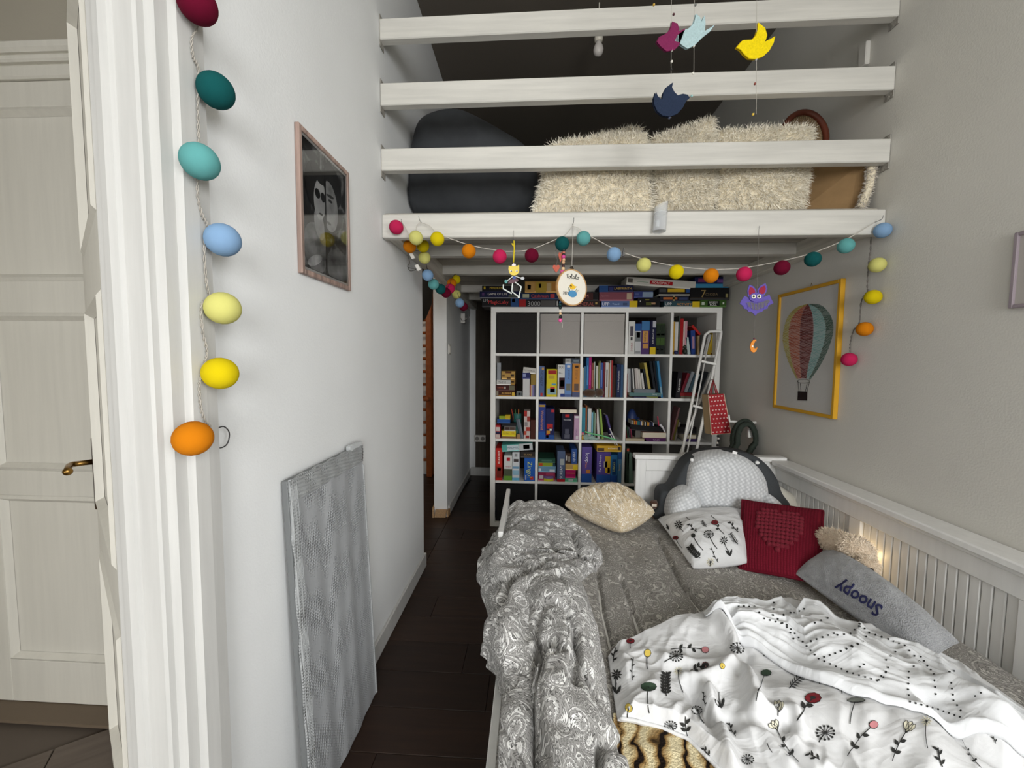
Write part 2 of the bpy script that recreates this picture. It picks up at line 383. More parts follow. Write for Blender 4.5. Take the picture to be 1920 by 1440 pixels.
# panelled doors
def paneldoor(root, O, U, N, width, panels, z0, z1, th, md, stile):
    """door leaf in the plane O + s*U + z; N is the visible face's normal. stiles, rails, recessed panels with mouldings"""
    O, U, N = Vector(O), Vector(U).normalized(), Vector(N).normalized(); Z = Vector((0, 0, 1))
    def bar(name, s0, s1, a, b, d0=0.0, d1=None):
        bmm = B(); d1 = th if d1 is None else d1
        c = O+U*(s0+s1)/2+Z*(a+b)/2-N*(d0+d1)/2
        obox(bmm, c, U*(s1-s0)/2, N*(d1-d0)/2, Z*(b-a)/2, 0.002); return obj(name, bmm, md, root)
    bar('stile', 0, stile, z0, z1); bar('stile', width-stile, width, z0, z1)
    zs = [z0]+[q for p in panels for q in p]+[z1]
    for a, b in zip(zs[0::2], zs[1::2]): bar('rail', stile, width-stile, a, b)
    for a, b in panels:
        pn = bar('panel', stile, width-stile, a, b, 0.014, th-0.014)
        bmm = B(); q = 0.028
        ring = [(stile, a), (width-stile, a), (width-stile, b), (stile, b)]; inn = [(stile+q, a+q), (width-stile-q, a+q), (width-stile-q, b-q), (stile+q, b-q)]
        mid = [(stile+q*.45, a+q*.45), (width-stile-q*.45, a+q*.45), (width-stile-q*.45, b-q*.45), (stile+q*.45, b-q*.45)]
        f3 = lambda s, z, d: O+U*s+Z*z+N*d
        r1 = [bmm.verts.new(f3(s, z, -0.001)) for s, z in ring]; r2 = [bmm.verts.new(f3(s, z, 0.007)) for s, z in mid]; r3 = [bmm.verts.new(f3(s, z, -0.013)) for s, z in inn]
        for k in range(4):
            bmm.faces.new((r1[k], r1[(k+1) % 4], r2[(k+1) % 4], r2[k])); bmm.faces.new((r2[k], r2[(k+1) % 4], r3[(k+1) % 4], r3[k]))
        obj('moulding', bmm, md, pn)
mDoor = paintwood('door_paint', (224, 221, 211), 0.03, 0.4, 0.03, 2)
P3 = [(0.19, 0.87), (0.97, 1.58), (1.70, 2.33)]
d1 = thing('door_1', (-1.65, 1.45, 0), 'closed cream panelled door in the hall beyond the doorway', 'door'); d1['kind'] = 'structure'
paneldoor(d1, (-2.20, 1.41, 0.0), (1, 0, 0), (0, -1, 0), 1.01, P3, 0.014, 2.42, 0.04, mDoor, 0.105)
bm = B(); box(bm, (-2.28, 1.40, 0), (-2.202, 1.46, 2.43), 0.004); box(bm, (-1.188, 1.40, 0), (-1.11, 1.46, 2.43), 0.004); box(bm, (-2.28, 1.395, 2.422), (-1.11, 1.46, 2.47), 0.006)
box(bm, (-2.31, 1.38, 2.47), (-1.08, 1.46, 2.495), 0.006); box(bm, (-2.33, 1.365, 2.495), (-1.06, 1.46, 2.535), 0.01)
obj('door_frame', bm, mDoor, d1)
Hg = Vector((-0.820, 0.722, 0)); ang = math.radians(52.0); U = Vector((-math.sin(ang), math.cos(ang), 0)); N = Vector((-U.y, U.x, 0))
if N.dot(-Hg) < 0: N = -N
d2 = thing('door_2', (Hg.x, Hg.y, 0), 'open white panelled door leaf with brass lever handle', 'door'); d2['kind'] = 'structure'
paneldoor(d2, Hg, U, N, 0.80, [(0.19, 0.80), (0.95, 1.56), (1.72, 2.40)], 0.014, 2.655, 0.04, mDoor, 0.105)
mBrass = M((150, 116, 62), 0.3, metal=1.0); mPlate = M((62, 48, 36), 0.4, metal=0.8)
bm = B(); hc = Hg+U*0.765; Z = Vector((0, 0, 1))
obox(bm, hc+N*0.003+Z*1.035, U*0.02, N*0.003, Z*0.115, 0.002); pl = obj('lock_plate', bm, mPlate, d2)
bm = B(); a = hc+Z*1.075+N*0.004
tube(bm, [a, a+N*0.03, a+N*0.045, a+N*0.052-U*0.02, a+N*0.056-U*0.06, a+N*0.056-U*0.10], [0.009, 0.008, 0.009, 0.009, 0.008, 0.008], 10)
ball(bm, a+N*0.056-U*0.105, 0.012, 10, 7); obj('lever', bm, mBrass, pl, smooth=True)
# the same lever on the other face, which shows past the door's free edge
bm = B(); a = hc+Z*1.075-N*0.044
obox(bm, hc-N*0.043+Z*1.035, U*0.02, N*0.003, Z*0.115, 0.002); pl = obj('lock_plate', bm, mPlate, d2)
bm = B(); tube(bm, [a, a-N*0.03, a-N*0.045, a-N*0.052-U*0.02, a-N*0.056-U*0.10], [0.009, 0.008, 0.009, 0.009, 0.008], 10); obj('lever', bm, mBrass, pl, smooth=True)
# edge plate with the visible lever
bm = B(); e = Hg+U*0.80-N*0.02
obox(bm, e+U*0.002+Z*1.03, U*0.002, N*0.011, Z*0.12); obj('edge_plate', bm, mPlate, d2)

# ------------------------------------------------------------ loft
lf = thing('loft_platform', (0.43, 1.9, 2.0), 'white painted timber loft platform spanning between the walls', 'loft')
bm = B(); box(bm, (XL+0.002, 1.87, 1.99), (XR-0.002, 1.915, 2.10), 0.004); obj('front_beam', bm, mBeam, lf)
ZJ = 2.035
for yy in (2.37, 2.88, 3.64, 4.1):
    bm = B(); box(bm, (XL+0.06, yy, ZJ), (XR-0.06, yy+0.055, ZJ+0.065), 0.003); obj('joist', bm, mBeam, lf)
for x0, x1 in ((XL+0.001, XL+0.062), (XR-0.062, XR-0.001)):
    bm = B(); box(bm, (x0, 1.913, ZJ-0.03), (x1, YB-0.02, ZJ+0.065), 0.003); obj('ledger', bm, mBeamY, lf)
yy = 1.914
while yy < YB-0.1:
    bm = B(); box(bm, (XL+0.003, yy, ZJ+0.063), (XR-0.003, min(yy+0.139, YB-0.02), ZJ+0.085), 0.002); obj('deck_board', bm, mDeck, lf); yy += 0.14
ZD = ZJ+0.085
for i, (z0, z1, lb) in enumerate(((2.302, 2.402, 'lowest white timber guard rail directly above the loft platform edge'), (2.602, 2.702, 'middle white timber guard rail of the loft'), (2.90, 2.992, 'topmost white timber guard rail of the loft'))):
    r = thing('guard_rail', (0.43, 1.89, z0), lb, 'guard rail')
    dz = 0.03*(i+0.2)/2.2
    bm = B(); vs = box(bm, (XL+0.001, 1.87, z0), (XR-0.001, 1.912, z1), 0.004)
    for v in bm.verts: v.co.z += dz*((v.co.x-XL)/(XR-XL)-0.5)*0.9
    obj('beam', bm, mBeam, r)
    for x0, x1, s in ((XL+0.001, XL+0.005, -1), (XR-0.006, XR-0.001, 1)):
        bm = B(); box(bm, (x0, 1.872, z0-0.028+s*dz*.4), (x1, 1.918, z1+0.02+s*dz*.4)); obj('wall_bracket', bm, M((150, 146, 138), 0.7, 0.5, 60, 0.2), r)

# ------------------------------------------------------------ bookcase
X0, X1, YS, ZS = -0.340, 1.514, 3.235, 1.845
sh = thing('bookcase', (0.587, YS+0.19, 0), 'large white cube bookcase five compartments wide and five high', 'bookcase')
OT, IT = 0.042, 0.022; CW = (X1-X0-2*OT-4*IT)/5; CH = (ZS-2*OT-4*IT)/5; YD = YS+0.38
def part(name, lo, hi, mat, root, bev=0.0015):
    bm = B(); box(bm, lo, hi, bev); return obj(name, bm, mat, root)
part('side_panel', (X0, YS, 0), (X0+OT, YD, ZS-OT), mShelf, sh); part('side_panel', (X1-OT, YS, 0), (X1, YD, ZS-OT), mShelf, sh)
part('top_panel', (X0, YS, ZS-OT), (X1, YD, ZS), mShelf, sh); part('bottom_panel', (X0+OT, YS, 0), (X1-OT, YD, OT), mShelf, sh)
def cell(c, r):
    """x0, x1, z0, z1 of a compartment, row 0 on top"""
    x = X0+OT+c*(CW+IT); z = OT+(4-r)*(CH+IT); return x, x+CW, z, z+CH
for c in range(4):
    x = cell(c, 0)[1]; part('divider', (x, YS+0.002, OT), (x+IT, YD, ZS-OT), mShelf, sh)
for c in range(5):
    for r in range(4):
        x0, x1, z0, z1 = cell(c, r); part('shelf_board', (x0, YS+0.002, z0-IT), (x1, YD, z0), mShelf, sh)
# fabric storage boxes
def bin_(c, r, col, label):
    x0, x1, z0, z1 = cell(c, r); t = thing('storage_box', ((x0+x1)/2, YS+0.2, z0), label, 'storage box'); mt = M(col, 0.85, 0.35, 350, 0.06)
    g_ = 0.006; part('body', (x0+g_, YS+0.014, z0+0.0005), (x1-g_, YD-0.02, z1-0.020), mt, t, 0.004)
    part('front_flap', (x0+g_, YS+0.009, z1-0.072), (x1-g_, YS+0.014, z1-0.012), mt, t, 0.001)
    part('rim', (x0+g_, YS+0.012, z1-0.020), (x1-g_, YD-0.02, z1-0.012), mt, t, 0.001)
bin_(0, 0, (40, 37, 35), 'black fabric box in the topmost row of the bookcase'); bin_(1, 0, (168, 162, 156), 'grey fabric box beside the black one in the topmost bookcase row')
bin_(2, 0, (176, 170, 163), 'grey fabric box beside the compartment of upright game boxes'); 
bin_(0, 4, (14, 13, 13), 'black box at the foot of the bookcase in its outermost column'); bin_(1, 4, (15, 14, 14), 'black box on the bottom row between two other dark boxes')
bin_(2, 4, (70, 68, 70), 'charcoal grey box on the bottom row behind the golden pillow'); bin_(3, 4, (26, 52, 32), 'dark green box on the bottom row beside the bed headboard')

# ------------------------------------------------------------ daybed
bed = thing('daybed', (0.7, 1.5, 0), 'white wooden daybed pulled out to double width', 'bed')
HY = 2.45; HX0, HX1 = 0.655, 1.50
part('headboard_cap', (HX0-0.012, HY-0.035, 0.81), (HX1+0.05, HY+0.03, 0.838), mBed, bed, 0.004)
part('headboard_stile', (HX0, HY-0.015, 0.0), (HX0+0.06, HY+0.015, 0.81), mBed, bed, 0.003); part('headboard_stile', (HX1-0.03, HY-0.015, 0.0), (HX1+0.03, HY+0.015, 0.81), mBed, bed, 0.003)
part('headboard_rail', (HX0+0.06, HY-0.015, 0.735), (HX1-0.03, HY+0.015, 0.81), mBed, bed, 0.003); part('headboard_rail', (HX0+0.06, HY-0.015, 0.12), (HX1-0.03, HY+0.015, 0.25), mBed, bed, 0.003)
part('headboard_panel', (HX0+0.055, HY-0.006, 0.245), (HX1-0.025, HY+0.006, 0.74), mBed, bed, 0.001)
BY0 = 0.42
part('back_cap', (1.455, BY0, 0.795), (XR-0.004, HY-0.036, 0.823), mBed, bed, 0.005); part('back_rail', (1.495, BY0, 0.70), (1.535, HY-0.016, 0.795), mBed, bed, 0.003)
part('back_moulding', (1.478, BY0, 0.775), (1.496, HY-0.036, 0.795), mBed, bed, 0.004)
ys = [HY-0.016]
def boards(ya, yb, n):
    w = (ya-yb)/n
    for i in range(n): part('board', (1.512, ya-(i+1)*w+0.0016, 0.12), (1.528, ya-i*w-0.0016, 0.70), mBed, bed, 0.0028)
part('back_liner', (1.5275, BY0, 0.1), (1.5335, HY-0.016, 0.70), mBed, bed, 0)
boards(HY-0.018, 1.885, 16); part('back_stile', (1.500, 1.815, 0.1), (1.53, 1.880, 0.70), mBed, bed, 0.003)
boards(1.812, 1.240, 16); part('back_stile', (1.500, 1.17, 0.1), (1.53, 1.237, 0.70), mBed, bed, 0.003); boards(1.167, 0.50, 18)
part('side_rail', (-0.106, BY0, 0.0), (-0.080, HY, 0.378), mBed, bed, 0.003); part('foot_rail', (-0.080, BY0, 0.0), (1.50, BY0+0.025, 0.40), mBed, bed, 0.003)
part('end_rail', (-0.080, HY-0.015, 0.0), (HX0, HY+0.012, 0.40), mBed, bed, 0.003)
gr = part('side_guard', (-0.150, 1.80, 0.575), (-0.126, 2.42, 0.605), mBed, bed, 0.003)
for q in range(9): part('guard_spindle', (-0.143, 1.83+q*0.068, 0.30), (-0.129, 1.85+q*0.068, 0.578), mBed, gr, 0.003)
bm = B(); box(bm, (-0.074, BY0+0.03, 0.24), (1.49, HY-0.02, 0.47), 0.03, 3); tag(obj('mattress', bm, M((226, 224, 218), 0.9), smooth=True), 'thick white mattress under the grey paisley bedspread', 'mattress')
part('slat_base', (-0.078, BY0+0.03, 0.19), (1.49, HY-0.02, 0.24), mBed, bed, 0)

# ============================================================ soft furnishings on the bed
def paisley(name, light, mid, dark, sc=1.0, rough=0.85):
    """printed paisley: bent teardrops with outlined, dotted and scalloped bands over small rosettes and leaf shapes (UV in metres)"""
    g = G(name, rough, 0.2); tc = g.n('TexCoord'); mp = g.n('Mapping', None, Vector=tc.outputs['UV']); mp.inputs['Scale'].default_value = (sc, sc, sc)
    w1 = g.n('TexNoise', None, Vector=mp.outputs[0], Scale=5.0, Detail=1.0)
    wv = g.n('VectorMath', {'operation': 'MULTIPLY_ADD'}, i0=w1.outputs['Color'], i1=(0.07, 0.07, 0.0), i2=mp.outputs[0]).outputs[0]
    def cells(scale, bend, squash, rand):
        v = g.n('TexVoronoi', {'feature': 'F1', 'voronoi_dimensions': '2D'}, Vector=wv, Scale=scale, Randomness=rand)
        p = g.n('VectorMath', {'operation': 'SUBTRACT'}, i0=wv, i1=v.outputs['Position']); ps = g.n('VectorMath', {'operation': 'SCALE'}, i0=p.outputs[0]); ps.inputs['Scale'].default_value = scale
        xyz = g.n('SeparateXYZ', None, Vector=ps.outputs[0]); r = g.n('VectorMath', {'operation': 'LENGTH'}, i0=ps.outputs[0]).outputs['Value']
        rn = g.n('SeparateColor', None, Color=v.outputs['Color'])
        th = g.math('ADD', g.math('ARCTAN2', xyz.outputs[1], xyz.outputs[0]), g.math('MULTIPLY_ADD', rn.outputs[0], 6.283, g.math('MULTIPLY', r, bend)))
        return r, th, rn
    r, th, rn = cells(10.0, 5.0, 0.5, 0.75)
    d = g.math('MULTIPLY', r, g.math('MULTIPLY_ADD', g.math('COSINE', th), -0.60, 1.0))
    d = g.math('MULTIPLY_ADD', g.math('SINE', g.math('MULTIPLY', th, 15.0)), 0.016, d)
    r2, th2, rn2 = cells(27.0, 1.0, 0.3, 0.85)
    d2 = g.math('MULTIPLY', r2, g.math('MULTIPLY_ADD', g.math('COSINE', g.math('MULTIPLY', th2, 5.0)), 0.28, 1.0))
    L, Mi, D = light, mid, dark; ml = tuple((a+b)/2 for a, b in zip(light, mid))
    def cr(f, st):
        k = g.ramp(f, st); k.color_ramp.interpolation = 'CONSTANT'; return k.outputs[0]
    big = cr(d, [(0.0, Mi), (0.05, D), (0.065, ml), (0.10, D), (0.115, L), (0.155, D), (0.17, Mi), (0.225, D), (0.24, ml), (0.29, L), (0.315, D), (0.33, Mi)])
    blob = cr(d, [(0.0, L), (0.085, D), (0.105, Mi), (0.15, D), (0.165, ml), (0.205, L), (0.225, D), (0.24, Mi), (0.30, ml), (0.325, D), (0.34, Mi)])
    big = g.mix(g.math('GREATER_THAN', rn.outputs[1], 0.55), big, blob)
    small = cr(d2, [(0.0, L), (0.09, D), (0.14, Mi), (0.22, ml), (0.27, D), (0.32, Mi), (0.42, L), (0.46, Mi), (0.56, D), (0.60, Mi)])
    lf = g.n('TexNoise', None, Vector=wv, Scale=21.0, Detail=0.8, Distortion=2.2)
    leafs = cr(lf, [(0.0, L), (0.31, D), (0.335, Mi), (0.40, D), (0.415, ml), (0.47, D), (0.485, Mi), (0.535, D), (0.55, L), (0.62, L), (0.66, D), (0.68, Mi)])
    c = g.mix(g.math('GREATER_THAN', rn2.outputs[2], 0.5), small, leafs)
    c = g.mix(g.math('GREATER_THAN', d, 0.40), big, c)
    v4 = g.n('TexVoronoi', {'feature': 'F1', 'voronoi_dimensions': '2D'}, Vector=mp.outputs[0], Scale=120.0)
    c = g.mix(g.math('MULTIPLY', g.math('LESS_THAN', v4.outputs['Distance'], 0.24), 0.45), c, rgb(dark))
    g.col(c); n = g.n('TexNoise', None, Vector=mp.outputs[0], Scale=60.0, Detail=5.0); g.bump(n, 0.25, 0.006)
    g.b.inputs['Sheen Weight'].default_value = 0.1; return g.m
mPaisL = paisley('paisley_light_side', (236, 235, 232), (160, 158, 155), (98, 96, 94), 1.0)
mPaisD = paisley('paisley_dark_side', (196, 192, 184), (144, 140, 134), (106, 103, 99), 1.0)
mGold = paisley('paisley_gold', (246, 241, 230), (206, 188, 156), (168, 144, 108), 1.9, 0.6)

def px_xy(pts, z): return [(p.x, p.y) for p in (W(x, y, 'Z', z) for x, y in pts)]
def gsum(X, Y, items, z0=0.52):
    """ridges (+) and valleys (-): (pixel polyline, width, height)"""
    s = np.zeros(X.shape)
    for pts, w, h in items: s += h*np.exp(-(pdist(X, Y, px_xy(pts, z0))/w)**2)
    return s
# ---- bedspread covering the mattress
nx, ny = 230, 280
gx, gy = np.meshgrid(np.linspace(-0.076, 1.487, nx), np.linspace(0.44, 2.425, ny), indexing='ij')
Zb = 0.492+0.012*fbm(gx*2.2, gy*2.2, 3)+0.006*fbm(gx*7, gy*7, 9)
Zb += gsum(gx, gy, [([(1120, 1070), (1128, 1140), (1145, 1210)], 0.009, -0.024), ([(1163, 1085), (1185, 1140), (1203, 1195)], 0.009, -0.024),
                    ([(1232, 1005), (1275, 1090), (1328, 1160)], 0.010, -0.026), ([(1140, 1000), (1150, 1060), (1175, 1130)], 0.03, 0.010), ([(1210, 1040), (1250, 1130)], 0.05, 0.014),
                    ([(1300, 1080), (1400, 1130)], 0.06, 0.008)], 0.49)
e = np.minimum(np.minimum(gx+0.076, 1.487-gx), np.minimum(gy-0.44, 2.425-gy)); Zb -= 0.045*np.exp(-e/0.02)
V = np.stack([gx, gy, Zb], -1).reshape(-1, 3); UV = np.stack([gx, gy], -1).reshape(-1, 2)
nv0 = len(V); F = gridfaces(nx, ny)
# skirt down the sides
rim = [i*ny for i in range(nx)]+[(nx-1)*ny+j for j in range(1, ny)]+[i*ny+ny-1 for i in range(nx-2, -1, -1)]+[j for j in range(ny-2, 0, -1)]
low = V[rim].copy(); low[:, 2] = 0.40; V = np.vstack([V, low]); UV = np.vstack([UV, UV[rim]+0.05])
F += [(rim[k], rim[(k+1) % len(rim)], nv0+(k+1) % len(rim), nv0+k) for k in range(len(rim))]
tag(mobj('bedspread', V, F, mPaisD, uv=UV), 'flat grey paisley bedspread spread over the mattress', 'bedspread')
BEDS = (gx[:, 0], gy[0], Zb)
def bedz(x, y):
    i = np.clip(np.searchsorted(BEDS[0], x), 0, nx-1); j = np.clip(np.searchsorted(BEDS[1], y), 0, ny-1); return BEDS[2][i, j]

# ---- bunched paisley duvet along the open side of the bed, hanging over the edge
inner = px_xy([(1030, 962), (1062, 972), (1100, 1010), (1134, 1046), (1105, 1070), (1080, 1085), (1095, 1125), (1113, 1180), (1133, 1250), (1148, 1330), (1166, 1440), (1190, 1560)], 0.515)
outer = px_xy([(962, 962), (940, 985), (912, 1025), (893, 1060), (897, 1095), (902, 1120), (905, 1150), (895, 1210), (893, 1270), (902, 1330), (920, 1390), (936, 1440), (950, 1560)], 0.47)
inner.sort(key=lambda p: p[1]); outer.sort(key=lambda p: p[1])
ya, yb = 0.66, max(p[1] for p in outer)
def smooth1(y, pts, w=0.03):
    px_, py_ = np.array([p[0] for p in pts]), np.array([p[1] for p in pts]); ks = np.linspace(-1.5, 1.5, 7)
    wt = np.exp(-ks**2); return sum(wt[i]*np.interp(y+ks[i]*w, py_, px_) for i in range(7))/wt.sum()
NV, NU = 260, 190
v = np.linspace(ya, yb, NV); q = np.linspace(0, 1, NU)
xi = smooth1(v, inner); xo = smooth1(v, outer); near = np.clip((1.22-v)/0.15, 0, 1); xo = xo*(1-near)+np.maximum(xo, -0.060)*near
base = np.array([bedz(a, b) for a, b in zip(xi, v)])
hump = 0.105+0.03*np.sin(v*5.1+0.6)+0.025*fbm(v*6, v*0, 5)
endf = np.clip((yb-v)/0.10, 0, 1)**0.5; hump = hump*(0.25+0.75*endf); xi = xo+(xi-xo)*(0.35+0.65*endf)
# control cross-section (x fraction from outer to inner, height above bed in humps)
hang = 0.375+0.04*fbm(v*4, v*0+2, 8); hang = np.where(v > 1.75, hang+0.09, hang); hang = np.maximum(hang, 0.452-0.25*np.clip(v-1.05, 0, 1))
cs_q = np.array([0, 0.05, 0.13, 0.24, 0.38, 0.52, 0.64, 0.74, 0.83, 0.92, 1.0])
fx = np.array([1.0, 1.015, 0.96, 0.82, 0.60, 0.38, 0.20, 0.07, 0.0, 0.02, 0.07])
fz = np.array([0.0, 0.30, 0.72, 0.98, 1.05, 1.0, 0.95, 0.55, 0.0, 0.0, 0.0])
def cub(q, xs, ys):
    out = np.zeros((len(ys[0]) if hasattr(ys[0], '__len__') else 1, len(q)))
    Q = catmull([(a, b, 0) for a, b in zip(xs, ys)], 10); return np.interp(q, [p.x for p in Q], [p.y for p in Q])
FX, FZ = cub(q, cs_q, fx), cub(q, cs_q, fz)
PX = xo[:, None]+(xi-xo)[:, None]*FX[None]
down = np.clip((q-0.76)/0.24, 0, 1)[None]
PZ = base[:, None]-0.008+hump[:, None]*FZ[None]-down*(base-hang)[:, None]
PY = np.repeat(v[:, None], NU, 1)
P = np.stack([PX, PY, PZ], -1)
nrm = np.cross(np.gradient(P, axis=0), np.gradient(P, axis=1)); nrm /= np.linalg.norm(nrm, axis=2, keepdims=True)+1e-9
if nrm[NV//2, NU//2, 2] < 0: nrm = -nrm
s_ = np.cumsum(np.r_[0, np.linalg.norm(np.diff(P[NV//2], axis=0), axis=1)]); SU = np.repeat(s_[None], NV, 0)
wx = SU+0.10*fbm(SU*3, PY*3, 21); wy = PY+0.12*fbm(SU*3+9, PY*3, 22)
fold = 0.050*(fbm(wx*4.2, wy*3.0, 31, 3))+0.016*(0.5-np.abs(fbm(wx*9, wy*5, 41, 2)))*1.2-0.004
crease = -0.034*np.exp(-(np.abs(fbm(wx*3.4+4, wy*2.3, 51, 2))/0.035)**2)-0.012*np.exp(-(np.abs(fbm(wx*7+1, wy*4, 52, 2))/0.03)**2)
val = np.zeros(PX.shape)
for pts, w, h in [([(1030, 985), (1070, 992), (1098, 1040), (1132, 1048)], 0.014, -0.045), ([(1025, 995), (1045, 1030)], 0.012, -0.03),
                  ([(905, 1118), (930, 1135), (958, 1085), (1000, 1065)], 0.022, -0.05), ([(1012, 1440), (998, 1340), (985, 1260), (1005, 1215), (1030, 1205)], 0.02, -0.06),
                  ([(1078, 1270), (1078, 1190)], 0.013, -0.05), ([(1030, 1205), (1055, 1225)], 0.012, -0.03), ([(960, 1040), (1010, 1075), (1060, 1080)], 0.02, -0.03),
                  ([(990, 1110), (985, 1180), (975, 1240)], 0.03, -0.03), ([(940, 1180), (935, 1260), (945, 1340)], 0.045, 0.03), ([(1040, 1280), (1060, 1380)], 0.05, 0.03), ([(1040, 1130), (1060, 1200)], 0.05, 0.03),
                  ([(930, 1050), (960, 1010)], 0.05, 0.03), ([(1100, 1050), (1040, 1090)], 0.03, 0.018)]:
    val += h*np.exp(-(pdist(PX, PY, px_xy(pts, 0.58))/w)**2)
edge = np.clip(q/0.10, 0, 1)[None]*np.clip((1-q)/0.05, 0.2, 1)[None]
P = P+nrm*((fold+crease+val)*edge)[..., None]; P[..., 0] = np.where((near[:, None] > 0) & (P[..., 0] < -0.068), P[..., 0]*(1-near[:, None])+(-0.068)*near[:, None], P[..., 0])
fl = np.array([[bedz(a, b) for a, b in zip(r[:, 0], r[:, 1])] for r in P[::1]])
on = (P[..., 0] > -0.075); P[..., 2] = np.where(on, np.maximum(P[..., 2], fl-0.006), P[..., 2])
P[..., 0] = np.where((P[..., 2] < 0.47) & (P[..., 0] > -0.110) & (v[:, None] > 1.2), -0.110, P[..., 0])
dv = tag(mobj('duvet', P.reshape(-1, 3), gridfaces(NV, NU), mPaisL, uv=np.stack([SU, PY], -1).reshape(-1, 2)), 'crumpled light grey paisley duvet bunched along the open bed side', 'duvet')
dv.modifiers.new('thickness', 'SOLIDIFY').thickness = 0.004

